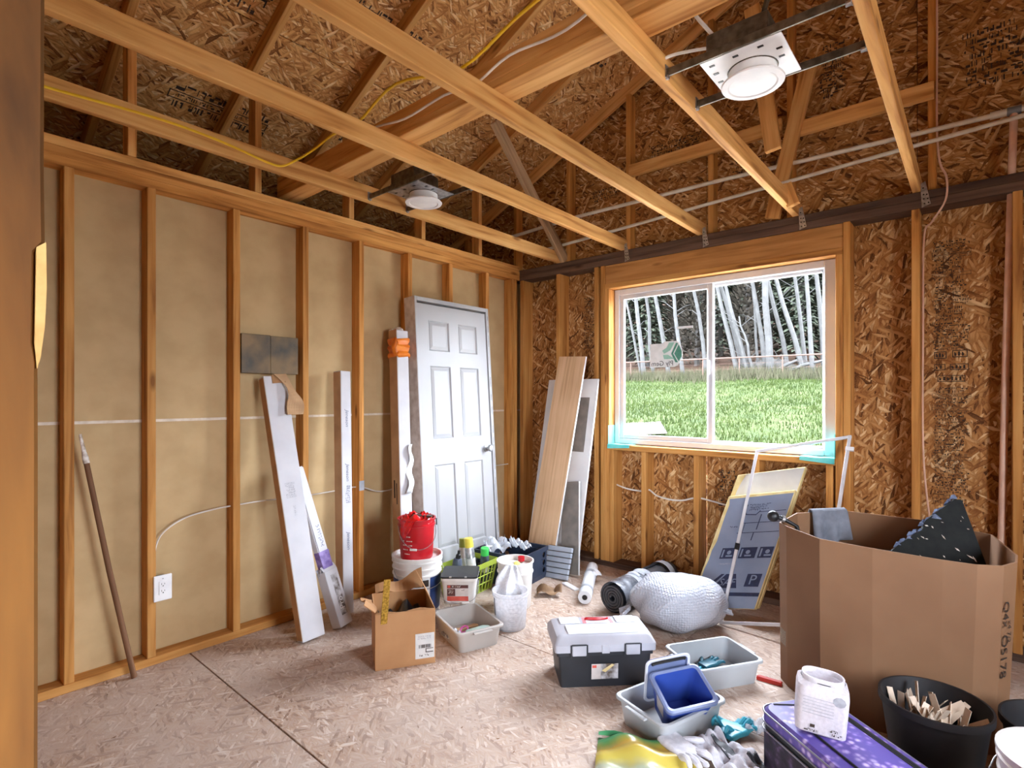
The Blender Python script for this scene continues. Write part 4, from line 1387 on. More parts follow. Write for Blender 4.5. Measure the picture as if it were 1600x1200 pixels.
for xx in (0.25, 1.05, 1.85):
    MB().tube([(xx - 0.045, DW1 + 0.002, -0.012), (xx + 0.045, DW1 + 0.002, -0.012)], 0.006, 8).build('hinge', 'galv', t)

# ------------------------------------------------------------------ buckets, boxes and crates by the door
def bucket_mesh(r0, r1, h_, ribs=3, lip=0.006, wall=0.003, rib0=0.72):
    prof = [(r0 * 0.96, 0.0), (r0, 0.006)]
    def rad(z):
        return r0 + (r1 - r0) * z / h_
    for k in range(ribs):
        z = h_ * (rib0 + (0.93 - rib0) * k / max(1, ribs - 1))
        prof += [(rad(z), z - 0.009), (rad(z) + lip, z - 0.007), (rad(z) + lip, z), (rad(z), z + 0.003)]
    prof += [(rad(h_ * 0.96), h_ * 0.965), (r1 + lip, h_ * 0.97), (r1 + lip, h_), (r1 - wall, h_), (rad(0.02) - wall, 0.012), (0.0, 0.012)]
    return MB().lathe(prof, 40, cap1=False)


def bail(rad, z, drop, dirang, r=0.0022, out=0.02):
    """wire handle hanging down in front, pivots at +-90 degrees from dirang"""
    pts = []
    for i in range(17):
        a = math.pi * i / 16
        x = (rad + out * math.sin(a)) * math.cos(a)
        y = (rad + out) * math.sin(a) ** 0.8 if math.sin(a) > 0 else 0
        pts.append((x, y, z - drop * math.sin(a)))
    mb = MB().tube(pts, r, 6)
    mb.xf(Matrix.Rotation(dirang - math.pi / 2, 4, 'Z'))
    return mb


CAMDIR = lambda x, y: math.atan2(-3.738 - y, 3.117 - x)
M['bluelab'] = pm('blue_bucket_label', S(34, 52, 96), S(50, 74, 128), scale=14, rough=0.4)
M['whitepl'] = pm('white_bucket_plastic', S(224, 222, 218), S(210, 206, 201), scale=9, rough=0.4)
M['red'] = pm('red_plastic', S(196, 22, 36), S(168, 12, 26), scale=6, rough=0.35)
M['redgloss'] = pm('red_glossy_wrap', S(226, 40, 38), S(190, 14, 26), scale=26, rough=0.2)


def label_patch(rfun, a0, a1, z0, z1, off=0.001, n=14):
    def f(u, v):
        a = a0 + (a1 - a0) * u
        z = z0 + (z1 - z0) * v
        r = rfun(z) + off
        return (r * math.cos(a), r * math.sin(a), z)
    return MB().grid(n, 2, f)


bx, by = 0.485, -1.575
a = CAMDIR(bx, by)
t = thing('paint_bucket', 'big white five gallon bucket with dark blue label under the red bucket', 'bucket', (bx, by, 0))
bucket_mesh(0.134, 0.150, 0.372).build('shell', 'whitepl', t, smooth=0.6)
rf = lambda z: 0.134 + 0.016 * z / 0.372
label_patch(rf, a - 2.2, a - 0.25, 0.03, 0.245).build('label', 'bluelab', t)
label_patch(rf, a + 0.55, a + 2.0, 0.05, 0.255).build('label', 'bluelab', t)
label_patch(rf, a - 0.22, a + 0.5, 0.03, 0.25, 0.0012).build('label', 'paper', t)
label_patch(rf, a - 0.20, a + 0.48, 0.205, 0.245, 0.002).build('printed_band', 'ink', t)
label_patch(rf, a - 0.10, a + 0.22, 0.13, 0.185, 0.002).build('printed_mark', 'ink', t)
bail(0.152, 0.30, 0.10, a + 0.3).build('bail_handle', 'galv', t, smooth=True)
MB().lathe([(0.147, 0.345), (0.147, 0.350), (0.0, 0.352)], 36, cap1=False).build('inner_lid', 'whitepl', t)
t = thing('red_bucket', 'bright red pail full of red wrap standing on the big white bucket', 'bucket', (bx + 0.008, by - 0.012, 0.353))
bucket_mesh(0.098, 0.112, 0.245, ribs=1, rib0=0.86).build('shell', 'red', t, smooth=0.6)
bail(0.113, 0.20, 0.125, a + 0.15, out=0.012).build('bail_handle', 'galv', t, smooth=True)
MB().tube([(0.125 * math.cos(a - 0.32), 0.125 * math.sin(a - 0.32), 0.078), (0.127 * math.cos(a - 0.0), 0.127 * math.sin(a - 0.0), 0.076)], 0.007, 8).build('grip', 'whitepl', t, smooth=True)
rfr = lambda z: 0.098 + 0.014 * z / 0.245
for k in range(5):
    for j in range(5):
        aa = a - 0.9 + 0.13 * j + 0.01 * k
        if (j + k) % 4:
            label_patch(rfr, aa, aa + 0.10, 0.04 + 0.026 * k, 0.046 + 0.026 * k, 0.0012, 3).build('printed_line', 'paint', t)
rn = random.Random(4)
MB().grid(20, 12, lambda u, v: ((0.112 * (0.35 + 0.65 * v)) * math.cos(2 * math.pi * u), (0.112 * (0.35 + 0.65 * v)) * math.sin(2 * math.pi * u), 0.262 - 0.035 * v + 0.014 * math.sin(u * 31) + 0.010 * math.sin(v * 17 + u * 12))).build('red_wrap', 'redgloss', t, smooth=True)
MB().grid(12, 10, lambda u, v: ((rfr(0.23) + 0.003 + 0.006 * math.sin(u * 9 + v * 7) ** 2) * math.cos(a - 0.95 + 1.0 * u), (rfr(0.23) + 0.003 + 0.006 * math.sin(u * 9 + v * 7) ** 2) * math.sin(a - 0.95 + 1.0 * u), 0.255 - (0.06 + 0.055 * math.sin(u * 4 + 0.6)) * v)).build('wrap_edge', 'redgloss', t, smooth=True)
MB().box(-0.02, -0.025, 0.25, 0.10, 0.012, 0.262).build('scraper', 'darkgalv', t, mx=Matrix.Rotation(a + 1.2, 4, 'Z'))
MB().tube([(0.112 * math.cos(a + 1.35), 0.112 * math.sin(a + 1.35), 0.235), (0.122 * math.cos(a + 1.35), 0.122 * math.sin(a + 1.35), 0.24), (0.124 * math.cos(a + 1.35), 0.124 * math.sin(a + 1.35), 0.20)], 0.004, 6).build('hook', 'black', t)

# grey bus tubs
M['gtub'] = pm('grey_tub_plastic', S(176, 170, 164), S(164, 158, 152), scale=4, rough=0.5)
M['gtub2'] = pm('cool_grey_tub_plastic', S(166, 168, 170), S(154, 156, 160), scale=4, rough=0.5)


def tub_mesh(hx, hy, h_, hxb, hyb, r=0.03):
    k = 5
    lo = [rrect(hxb, hyb, r, 0.0, k), rrect(hx - 0.012, hy - 0.012, r, h_ - 0.012, k), rrect(hx, hy, r, h_ - 0.012, k), rrect(hx, hy, r, h_ - 0.003, k), rrect(hx - 0.003, hy - 0.003, r, h_, k),
          rrect(hx - 0.014, hy - 0.014, r, h_, k), rrect(hxb - 0.004, hyb - 0.004, r, 0.008, k)]
    return MB().loft(lo)


def bus_tub(label, loc, rz, mat):
    t = thing('bus_tub', label, 'tub', loc, rz, 'grey tubs on the floor')
    tub_mesh(0.185, 0.140, 0.112, 0.160, 0.115).build('shell', mat, t, smooth=0.6)
    for sx in (-1, 1):
        # hand grip under the short rims
        MB().box(min(sx * 0.184, sx * 0.204), -0.055, 0.098, max(sx * 0.184, sx * 0.204), 0.055, 0.106).build('hand_grip', mat, t, bevel=0.003)
    return t


tubA = bus_tub('grey tub with a paintbrush and green bottle below the white tub', (0.962, -1.612, 0), R(-19.6), 'gtub')
tubB = bus_tub('grey tub with blue gloves inside, between the bubble wrap bag and cardboard bin', (2.155, -1.135, 0), R(57.2), 'gtub2')
tubC = bus_tub('grey tub holding the tilted blue bin, in front of the tool box', (2.163, -1.631, 0), R(72.4), 'gtub2')

M['bristle'] = pm('paintbrush_bristle', S(150, 152, 166), S(110, 112, 128), scale=60, rough=0.8)
M['lightwood'] = wood('pale_brush_handle', S(216, 180, 140), S(196, 158, 118), S(160, 120, 84), knots=False)
t = thing('paintbrush', 'wide paintbrush with pale wooden handle lying in the grey tub', 'paintbrush', mx=Matrix.Translation((0.905, -1.675, 0.030)) @ Matrix.Rotation(R(258), 4, 'Z'))
MB().loft([rrect(0.008, 0.034, 0.004, 0), rrect(0.007, 0.036, 0.004, 0.05)]).xf(basis((0, 0, 1), (0, 1, 0), (-1, 0, 0), (0, 0, 0.0))).build('bristles', 'bristle', t, mx=Matrix.Rotation(R(180), 4, 'Z'))
MB().loft([rrect(0.0095, 0.036, 0.003, 0), rrect(0.0095, 0.035, 0.003, 0.030)]).xf(basis((0, 0, 1), (0, 1, 0), (-1, 0, 0), (0, 0, 0))).build('ferrule', 'galv', t)
MB().loft([rrect(0.0085, 0.030, 0.004, 0.03), rrect(0.0085, 0.018, 0.004, 0.06), rrect(0.008, 0.012, 0.004, 0.10), rrect(0.009, 0.016, 0.005, 0.15), rrect(0.006, 0.010, 0.004, 0.17)]).xf(basis((0, 0, 1), (0, 1, 0), (-1, 0, 0), (0, 0, 0))).build('handle', 'lightwood', t, smooth=0.8)
M['mint'] = film('pale_green_plastic', S(204, 226, 216), 0.85)
o = MB().loft([rrect(0.010, 0.010, 0.008, 0), rrect(0.024, 0.040, 0.016, 0.02), rrect(0.028, 0.044, 0.018, 0.12), rrect(0.024, 0.036, 0.016, 0.15), rrect(0.010, 0.012, 0.009, 0.165)]).xf(basis((0, 0, 1), (0, 1, 0), (-1, 0, 0), (0, 0, 0))).build('plastic_bottle', 'mint', smooth=0.8, mx=Matrix.Translation((1.052, -1.715, 0.062)) @ Matrix.Rotation(R(250.4), 4, 'Z'))
tag(o, 'pale green squashed plastic bottle in the front of the grey tub', 'bottle')
M['clearfilm'] = film('crumpled_clear_film', S(236, 240, 246), 0.6)
o = MB().grid(14, 14, lambda u, v: (0.98 + 0.11 * (u - 0.5) - 0.02, -1.66 - 0.02 + 0.11 * (v - 0.5), 0.016 + 0.03 * abs(math.sin(u * 9 + v * 5)) * (1 - abs(2 * v - 1)) + 0.012 * math.sin(u * 23) * math.sin(v * 19) + 0.01)).build('film_scrap', 'clearfilm', thick=0.001, smooth=True)
tag(o, 'crumpled clear film scrap in the grey tub with the paintbrush', 'plastic wrap')
M['pink'] = pm('pink_rubber', S(200, 96, 160), S(180, 80, 140), rough=0.4)
M['maroon'] = pm('maroon_knob', S(120, 24, 36), S(96, 16, 28), rough=0.35)
o = MB().tube([(0.022 * math.cos(i / 14 * 6.283), 0.022 * math.sin(i / 14 * 6.283), 0) for i in range(15)], 0.006, 8).build('rubber_ring', 'pink', smooth=True, mx=Matrix.Translation((0.968, -1.642, 0.055)) @ Matrix.Rotation(R(30), 4, 'X'))
tag(o, 'small pink ring on the film in the grey tub', 'ring')
o = MB().lathe([(0.008, 0), (0.018, 0.004), (0.021, 0.018), (0.015, 0.03), (0.0, 0.034)], 14, cap1=False).build('maroon_cap', 'maroon', smooth=True, mx=Matrix.Translation((1.035, -1.50, 0.010)))
tag(o, 'small dark red cap lying in the back of the grey tub', 'ball')  # dark red cap in the tub

# white square tub with red label standing on the grey tub's rim
M['redlab'] = pm('red_print', S(206, 92, 78), S(190, 76, 62), scale=30, rough=0.5)
M['brownlab'] = pm('brown_print', S(92, 50, 44), S(76, 42, 40), scale=30, rough=0.5)
M['greylab'] = pm('pale_grey_print', S(206, 196, 190), S(190, 182, 178), scale=30, rough=0.5)
t = thing('compound_tub', 'square white tub with red and brown label and dark lid', 'tub', (0.735, -1.445, 0.113), R(40.5))
t.scale = (1, 1, 0.88)
MB().loft([rrect(0.088, 0.088, 0.022, 0), rrect(0.092, 0.092, 0.022, 0.006), rrect(0.104, 0.104, 0.024, 0.155), rrect(0.108, 0.108, 0.024, 0.160), rrect(0.108, 0.108, 0.024, 0.178)]).build('shell', 'whitepl', t, smooth=0.6)
MB().loft([rrect(0.110, 0.110, 0.024, 0.178), rrect(0.110, 0.110, 0.024, 0.188), rrect(0.100, 0.100, 0.022, 0.190)]).build('lid', 'black', t, smooth=0.6)
for q in (-0.05, 0.04):
    MB().box(q - 0.007, -0.112, 0.184, q + 0.007, -0.104, 0.194).build('lid_tab', 'galv', t, bevel=0.002)
tilt = math.atan2(0.012, 0.15)


def on_face(x0, z0, x1, z1, off):
    def P(x, z):
        return (x, -(0.092 + 0.012 * (z - 0.006) / 0.149) - off, z)
    return MB().quad(P(x0, z0), P(x1, z0), P(x1, z1), P(x0, z1))


on_face(-0.070, 0.022, 0.055, 0.135, 0.0008).build('label', 'greylab', t)
on_face(-0.070, 0.112, 0.055, 0.134, 0.0014).build('label_band', 'brownlab', t)
on_face(-0.070, 0.058, -0.022, 0.108, 0.0014).build('label_panel', 'brownlab', t)
on_face(-0.070, 0.024, 0.055, 0.056, 0.0014).build('label_band', 'redlab', t)
on_face(-0.066, 0.116, -0.050, 0.131, 0.002).build('label_mark', 'redlab', t)
pr = print_block(MB(), 0.068, 0.014, 1, 50)
pr.xf(basis((1, 0, 0), (0, 0, 1), (0, -1, 0), (-0.045, -0.1035, 0.118))).build('printed_line', 'paint', t)
pr = print_block(MB(), 0.038, 0.030, 3, 51)
pr.xf(basis((1, 0, 0), (0, 0, 1), (0, -1, 0), (-0.066, -0.1020, 0.074))).build('printed_line', 'paint', t)
pr = print_block(MB(), 0.035, 0.012, 1, 52)
pr.xf(basis((1, 0, 0), (0, 0, 1), (0, -1, 0), (0.012, -0.1022, 0.094))).build('printed_line', 'ink', t)
MB().tube(smooth_path([(-0.109, -0.03, 0.15), (-0.100, -0.112, 0.06), (-0.03, -0.117, 0.020), (0.055, -0.117, 0.024), (0.105, -0.108, 0.07), (0.112, -0.04, 0.15)], 5), 0.002, 6).build('bail_handle', 'galv', t)
MB().tube([(0.02, -0.1175, 0.0205), (0.062, -0.1175, 0.0235)], 0.006, 8).build('grip', 'whitepl', t)

# open cardboard box
t = thing('cardboard_box', 'small open brown cardboard box with torn flaps and white shipping label', 'box', (0.889, -2.17, 0), math.atan2(0.251, 0.155))
W_, D_, H_ = 0.295, 0.300, 0.275
th = 0.004
MB().box(0, 0, 0, W_, D_, th).build('bottom', 'kraft', t)
for nm, b in (('front_panel', (0, 0, th, W_, th, H_)), ('back_panel', (0, D_ - th, th, W_, D_, H_)), ('left_panel', (0, th, th, th, D_ - th, H_)), ('right_panel', (W_ - th, th, th, W_, D_ - th, H_))):
    MB().box(*b).build(nm, 'kraft', t, bevel=0.001)
MB().prism([(0.01, 0), (0.29, 0), (0.20, 0.10), (0.15, 0.125), (0.13, 0.175), (0.115, 0.185), (0.10, 0.10), (0.03, 0.04)], -0.002, 0.002).build('right_flap', 'kraftin', t, mx=basis((0, 1, 0), (0, 0, 1), (1, 0, 0), (W_ - 0.003, 0.0, H_)) @ Matrix.Rotation(R(-26), 4, 'X'))
MB().grid(10, 5, lambda u, v: (0.002 - 0.055 * v + 0.01 * math.sin(u * 5), D_ * (0.08 + 0.6 * u), H_ + 0.045 * v * (1 - 0.5 * u) + 0.012 * math.sin(u * 6) * v)).build('left_flap', 'kraft', t, thick=0.004)
MB().grid(12, 5, lambda u, v: (0.02 + (W_ - 0.04) * u, D_ - 0.002 + 0.05 * v, H_ + (0.03 + 0.07 * u * u) * v + 0.010 * math.sin(u * 9))).build('back_flap', 'kraftin', t, thick=0.004)
MB().grid(16, 2, lambda u, v: (W_ * u, 0.002, H_ - 0.002 + (0.006 + 0.006 * math.sin(u * 11)) * v)).build('torn_edge', 'kraftin', t, thick=0.004)
lb = MB().box(0.195, -0.0014, 0.03, 0.290, -0.0002, 0.155).build('shipping_label', 'paper', t)
print_block(MB(), 0.075, 0.02, 2, 61).xf(basis((1, 0, 0), (0, 0, 1), (0, -1, 0), (0.205, -0.0018, 0.125))).build('printed_line', 'greyink', lb)
bc = MB()
rn = random.Random(2)
x = 0.212
while x < 0.272:
    wv_ = rn.choice((0.0015, 0.003, 0.005))
    bc.box(x, -0.002, 0.082, x + wv_, -0.0016, 0.099)
    x += wv_ + rn.choice((0.0015, 0.003))
bc.build('barcode', 'ink', lb)['kind'] = 'stuff'
MB().box(0.246, -0.002, 0.058, 0.284, -0.0016, 0.062).box(0.246, -0.002, 0.076, 0.284, -0.0016, 0.079).box(0.246, -0.002, 0.062, 0.250, -0.0016, 0.076).build('printed_frame', 'ink', lb)
print_block(MB(), 0.06, 0.012, 1, 63).xf(basis((1, 0, 0), (0, 0, 1), (0, -1, 0), (0.212, -0.0018, 0.040))).build('printed_line', 'ink', lb)
M['darkbag'] = pm('black_plastic_sheet', S(40, 44, 52), S(24, 26, 32), scale=9, rough=0.3)
o = MB().grid(14, 14, lambda u, v: (0.03 + 0.23 * u, 0.03 + 0.24 * v, 0.19 + 0.05 * math.sin(u * 7) * math.sin(v * 6) + 0.02 * math.sin(u * 19 + v * 3))).build('black_plastic', 'darkbag', smooth=True, thick=0.003)
o.matrix_basis = t.matrix_basis.copy()
o.location, o.rotation_euler = t.location, t.rotation_euler
tag(o, 'black plastic stuffed inside the open cardboard box', 'plastic bag')
M['brass'] = pm('gold_foil_strip', S(214, 176, 80), S(150, 118, 40), scale=90, rough=0.3, metal=0.6)
o = MB().box(0, -0.016, -0.0015, 0.42, 0.016, 0.0015).build('gold_strip', 'brass', bevel=0.001)
ang = math.atan2(0.251, 0.155)
base = Vector((0.889, -2.17, 0)) + Matrix.Rotation(ang, 3, 'Z') @ Vector((0.028, 0.016, 0.03))
o.matrix_basis = frame(base, (0.10, 0.02, 1.0), (1, -0.6, 0))
tag(o, 'thin perforated gold strip standing in the open cardboard box', 'strip')

# clear measuring bucket and the white pail behind it, with a plastic bag spilling over
M['clearb'] = film('milky_clear_plastic', S(226, 226, 230), 0.72)
a = CAMDIR(1.046, -1.344)
t = thing('measuring_bucket', 'small milky clear measuring bucket in front of the white pail', 'bucket', (1.050, -1.345, 0))
bucket_mesh(0.088, 0.102, 0.215, ribs=1, rib0=0.9).build('shell', 'clearb', t, smooth=0.6)
for k in range(6):
    label_patch(lambda z: 0.088 + 0.014 * z / 0.215, a - 0.1, a + 0.45, 0.035 + 0.025 * k, 0.037 + 0.025 * k, 0.0012, 5).build('scale_mark', 'greyink', t)
label_patch(lambda z: 0.088 + 0.014 * z / 0.215, a - 1.25, a - 1.12, 0.08, 0.18, 0.0012, 3).build('printed_mark', 'ink', t)
t = thing('white_pail', 'plain white pail with ragged rim standing behind the measuring bucket', 'bucket', (0.868, -1.088, 0))
bucket_mesh(0.100, 0.114, 0.295, ribs=1, rib0=0.78).build('shell', 'whitepl', t, smooth=0.6)
MB().lathe([(0.108, 0.26), (0.107, 0.262), (0.0, 0.262)], 30, cap1=False).build('contents', 'whitepl', t)
o = MB().lathe([(0.016, 0), (0.021, 0.006), (0.021, 0.024), (0.012, 0.03), (0.0, 0.031)], 14, cap1=False).build('loose_cap', pm('pale_yellow_plastic', S(236, 226, 130), S(226, 212, 110), rough=0.4), smooth=True, mx=Matrix.Translation((0.905, -1.115, 0.264)))
tag(o, 'small pale yellow cap inside the white pail', 'loose_cap')  # yellow cap lying in the pail
o = MB().lathe([(0.018, 0), (0.022, 0.004), (0.022, 0.03), (0.0, 0.033)], 14, cap1=False).build('red_cap', 'red', smooth=True, mx=Matrix.Translation((0.862, -1.02, 0.268)))
tag(o, 'small bright red cap at the back of the white pail', 'pail_cap')  # red cap lying in the pail
M['bagw'] = film('white_plastic_bag', S(228, 229, 233), 0.86)


def bagf(u, v):
    w0 = 0.035 + 0.055 * math.sin(v * 2.8)
    c = Vector((0.93, -1.20, 0.296)).lerp(Vector((1.04, -1.34, 0.12)), v)
    side = Vector((0.75, 0.66, 0))
    out = Vector((0.6, -0.75, 0.2))
    return c + side * (u - 0.5) * 2 * w0 + out * (0.05 * math.sin(v * 3.0) * math.sin(u * 3.14) + 0.012 * math.sin(u * 15 + v * 4)) + Vector((0, 0, -0.07 * (u - 0.3) * math.sin(v * 3)))


o = MB().grid(16, 14, bagf).build('plastic_bag', 'bagw', smooth=True, thick=0.0015)
tag(o, 'white plastic bag spilling from the white pail into the measuring bucket', 'plastic bag')

# lime basket with spray cans
M['lime'] = pm('lime_plastic', S(186, 206, 88), S(172, 194, 70), scale=5, rough=0.4)
bc_, ba_ = Vector((0.455, -1.105, 0)), R(97)
t = thing('lime_basket', 'lime green plastic basket full of spray cans', 'basket', bc_, ba_)
bl, bw, bh = 0.195, 0.118, 0.205
lo = [rrect(bl, bw, 0.02, bh - 0.035), rrect(bl + 0.004, bw + 0.004, 0.02, bh), rrect(bl - 0.004, bw - 0.004, 0.02, bh), rrect(bl - 0.006, bw - 0.006, 0.02, bh - 0.035)]
MB().loft(lo + [lo[0]], False, False).build('rim', 'lime', t)
MB().loft([rrect(bl - 0.03, bw - 0.03, 0.02, 0), rrect(bl - 0.03, bw - 0.03, 0.02, 0.004)]).build('base', 'lime', t)
lo2 = [rrect(bl - 0.03, bw - 0.03, 0.02, 0.004, 4), rrect(bl - 0.003, bw - 0.003, 0.02, bh - 0.03, 4)]
nl = len(lo2[0])
for j in range(nl):
    if True:
        p, q = Vector(lo2[0][j]), Vector(lo2[1][j])
        p2, q2 = Vector(lo2[0][(j + 1) % nl]), Vector(lo2[1][(j + 1) % nl])
        seg = (p2 - p).length
        n_ = max(1, int(seg / 0.035))
        for k in range(n_):
            f = k / n_
            MB().tube([p.lerp(p2, f), q.lerp(q2, f)], 0.004, 4).build('slat', 'lime', t)
for f in (0.33, 0.66):
    l_ = [tuple(Vector(a_).lerp(Vector(b_), f)) for a_, b_ in zip(*lo2)]
    MB().tube(l_ + [l_[0]], 0.004, 4).build('hoop', 'lime', t)


def spray_can(label, dx, dy, tilt_x, tilt_y, hgt, r, body, cap, capstyle=0, z0=0.008):
    p = bc_ + Matrix.Rotation(ba_, 3, 'Z') @ Vector((dx, dy, z0))
    t = thing('spray_can', label, 'can', mx=Matrix.Translation(p) @ Matrix.Rotation(tilt_x, 4, 'X') @ Matrix.Rotation(tilt_y, 4, 'Y'), group='cans in the lime basket')
    MB().lathe([(r * 0.9, 0), (r, 0.004), (r, hgt * 0.74), (r * 0.8, hgt * 0.80), (r * 0.5, hgt * 0.82)], 20).build('body', body, t, smooth=0.6)
    if capstyle == 0:
        MB().lathe([(r * 0.93, hgt * 0.78), (r * 0.93, hgt * 0.99), (r * 0.85, hgt), (0, hgt)], 20, cap1=False).build('cap', cap, t, smooth=0.6)
    else:
        MB().lathe([(r * 0.55, hgt * 0.8), (r * 0.5, hgt * 0.9), (r * 0.3, hgt * 0.92), (r * 0.3, hgt), (0, hgt)], 16, cap1=False).build('cap', cap, t, smooth=0.6)
    MB().lathe([(r + 0.0006, hgt * 0.28), (r + 0.0006, hgt * 0.52)], 20, cap0=False, cap1=False).build('label_band', 'paper' if capstyle == 0 else 'galv', t)
    return t


M['ycap'] = pm('yellow_cap', S(236, 224, 90), S(224, 210, 70), rough=0.4)
M['gcap'] = pm('green_cap', S(70, 206, 96), S(56, 190, 82), rough=0.4)
M['olive'] = pm('olive_cap', S(150, 156, 54), S(130, 138, 44), rough=0.4)
M['navy'] = pm('dark_blue_can', S(52, 60, 80), S(90, 98, 116), scale=20, rough=0.3)
spray_can('dark blue can with black nozzle at the near end of the lime basket', -0.107, 0.045, R(-4), R(8), 0.285, 0.032, 'navy', 'black', 1, 0.02)
spray_can('silver can with yellow cap in the middle of the lime basket', 0.015, -0.030, R(4), R(-5), 0.285, 0.033, 'galv', 'ycap', 0, 0.085)
spray_can('dull can with olive cap behind the yellow capped can', 0.020, 0.060, R(-4), R(-4), 0.27, 0.030, 'greylab', 'olive', 0, 0.075)
spray_can('can with bright green cap at the crate end of the lime basket', 0.125, -0.050, R(6), R(6), 0.235, 0.031, 'navy', 'gcap', 0, 0.055)
spray_can('dark can with black cap deep in the lime basket', 0.100, 0.045, R(0), R(4), 0.175, 0.034, 'black', 'black', 0, 0.02)

# dark blue crate with plastic inside
M['crate'] = pm('dark_navy_plastic', S(46, 56, 76), S(36, 44, 62), scale=5, rough=0.45)
cc, ca = Vector((0.500, -0.700, 0)), R(97)
t = thing('storage_crate', 'dark navy plastic crate with holes in its side and clear wrap inside', 'crate', cc, ca)
cl, cw, ch_ = 0.185, 0.205, 0.226
MB().loft([rrect(cl + 0.006, cw + 0.006, 0.012, ch_ - 0.03), rrect(cl + 0.006, cw + 0.006, 0.012, ch_), rrect(cl - 0.006, cw - 0.006, 0.012, ch_), rrect(cl - 0.006, cw - 0.006, 0.012, ch_ - 0.03), rrect(cl + 0.006, cw + 0.006, 0.012, ch_ - 0.03)], False, False).build('rim', 'crate', t)
MB().loft([rrect(cl - 0.004, cw - 0.004, 0.012, 0), rrect(cl - 0.004, cw - 0.004, 0.012, 0.03)]).build('base', 'crate', t)


def holed(w_, h0, h1, cols, rad, thick_):
    """upright panel in XZ with a column of round holes"""
    mb = MB()
    n = 16
    rows_ = len(cols[0][1])
    cwid = w_ / len(cols)
    ch2 = (h1 - h0) / rows_
    for ci, (ok, rws) in enumerate(cols):
        for ri in range(rows_):
            cx_, cz_ = -w_ / 2 + (ci + 0.5) * cwid, h0 + (ri + 0.5) * ch2
            if not rws[ri]:
                mb.box(cx_ - cwid / 2, -thick_ / 2, cz_ - ch2 / 2, cx_ + cwid / 2, thick_ / 2, cz_ + ch2 / 2)
                continue
            vs = []
            for y in (-thick_ / 2, thick_ / 2):
                for j in range(n):
                    an = 2 * math.pi * (j + 0.5) / n
                    c, s_ = math.cos(an), math.sin(an)
                    k = min(cwid / 2 / max(abs(c), 1e-6), ch2 / 2 / max(abs(s_), 1e-6))
                    vs.append((cx_ + c * k, y, cz_ + s_ * k))
                for j in range(n):
                    an = 2 * math.pi * (j + 0.5) / n
                    vs.append((cx_ + rad * math.cos(an), y, cz_ + rad * math.sin(an)))
            fs = []
            for j in range(n):
                k = (j + 1) % n
                fs += [(j, k, n + k, n + j), (2 * n + j, 2 * n + k, 3 * n + k, 3 * n + j), (n + j, n + k, 3 * n + k, 3 * n + j), (j, k, 2 * n + k, 2 * n + j)]
            mb.add(vs, fs)
    return mb


cols = [(1, [1, 1, 1])] + [(1, [0, 0, 0])] * 3 + [(1, [1, 1, 1])]
for (mx_, w_) in ((Matrix.Translation((0, -cw + 0.008, 0)), 2 * cl - 0.02), (Matrix.Translation((0, cw - 0.008, 0)), 2 * cl - 0.02), (Matrix.Translation((-cl + 0.008, 0, 0)) @ Matrix.Rotation(R(90), 4, 'Z'), 2 * cw - 0.02), (Matrix.Translation((cl - 0.008, 0, 0)) @ Matrix.Rotation(R(90), 4, 'Z'), 2 * cw - 0.02)):
    holed(w_, 0.03, ch_ - 0.03, cols, 0.021, 0.006).build('side_panel', 'crate', t, mx=mx_)
for k, (dx, dy, z, lab, sd) in enumerate(((0.03, -0.06, 0.20, 'crumpled clear plastic packaging on top of the navy crate, nearest the plank', 1), (-0.08, 0.07, 0.205, 'clear plastic sheet sticking out of the navy crate beside the door', 2))):
    p = cc + Matrix.Rotation(ca, 3, 'Z') @ Vector((dx, dy, z))
    rn = random.Random(sd)
    ph = rn.uniform(0, 6)
    o = MB().grid(12, 12, lambda u, v: (0.17 * (u - 0.5), 0.13 * (v - 0.5), 0.05 * abs(math.sin(u * 6 + ph)) + 0.06 * v * (1 - u * 0.4) + 0.018 * math.sin(v * 13 + ph))).build('plastic_packaging', 'clearfilm', smooth=False, thick=0.001, mx=Matrix.Translation(p) @ Matrix.Rotation(ca + ph, 4, 'Z'))
    tag(o, lab, 'packaging', 'plastic packaging in the crate')
o = MB().tube([tuple(cc + Vector((-0.06, -0.08, 0.02))), tuple(cc + Vector((-0.035, -0.03, 0.32)))], 0.0022, 6).build('wire_rod', 'darkgalv')
tag(o, 'thin dark rod standing in the navy crate', 'rod')
t = thing('shower_valve', 'black handled sprayer lying over the crate corner by the door', 'sprayer', mx=Matrix.Translation((0.40, -0.905, 0.245)))
MB().lathe([(0.0, -0.02), (0.016, -0.015), (0.020, 0), (0.016, 0.015), (0.0, 0.02)], 14, cap0=False, cap1=False).build('head', 'black', t, smooth=True)
MB().tube([(0, 0, 0.0), (0.02, 0.06, 0.0), (0.05, 0.12, -0.008)], [0.012, 0.010, 0.014], 10).build('handle', 'white', t, smooth=True)

# ------------------------------------------------------------------ boards and rolls by the window wall
M['birchply'] = wood('finished_plank', S(222, 188, 152), S(212, 176, 138), S(192, 154, 116), grain=1.6, knots=False)
M['melamine'] = pm('white_melamine', S(226, 226, 226), S(212, 212, 214), scale=3, rough=0.4)
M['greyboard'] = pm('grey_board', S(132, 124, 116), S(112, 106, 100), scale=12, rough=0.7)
M['bluegrey'] = pm('blue_grey_panel', S(170, 178, 190), S(150, 158, 172), scale=6, rough=0.5)
mx, L = lean_frame((0.590, -0.340, 0.006), (0.588, -0.022, 1.485), (0, -1, 0))
t = thing('shelf_board', 'wide white shelf board leaning on the window wall behind the tan plank', 'board', mx=mx)
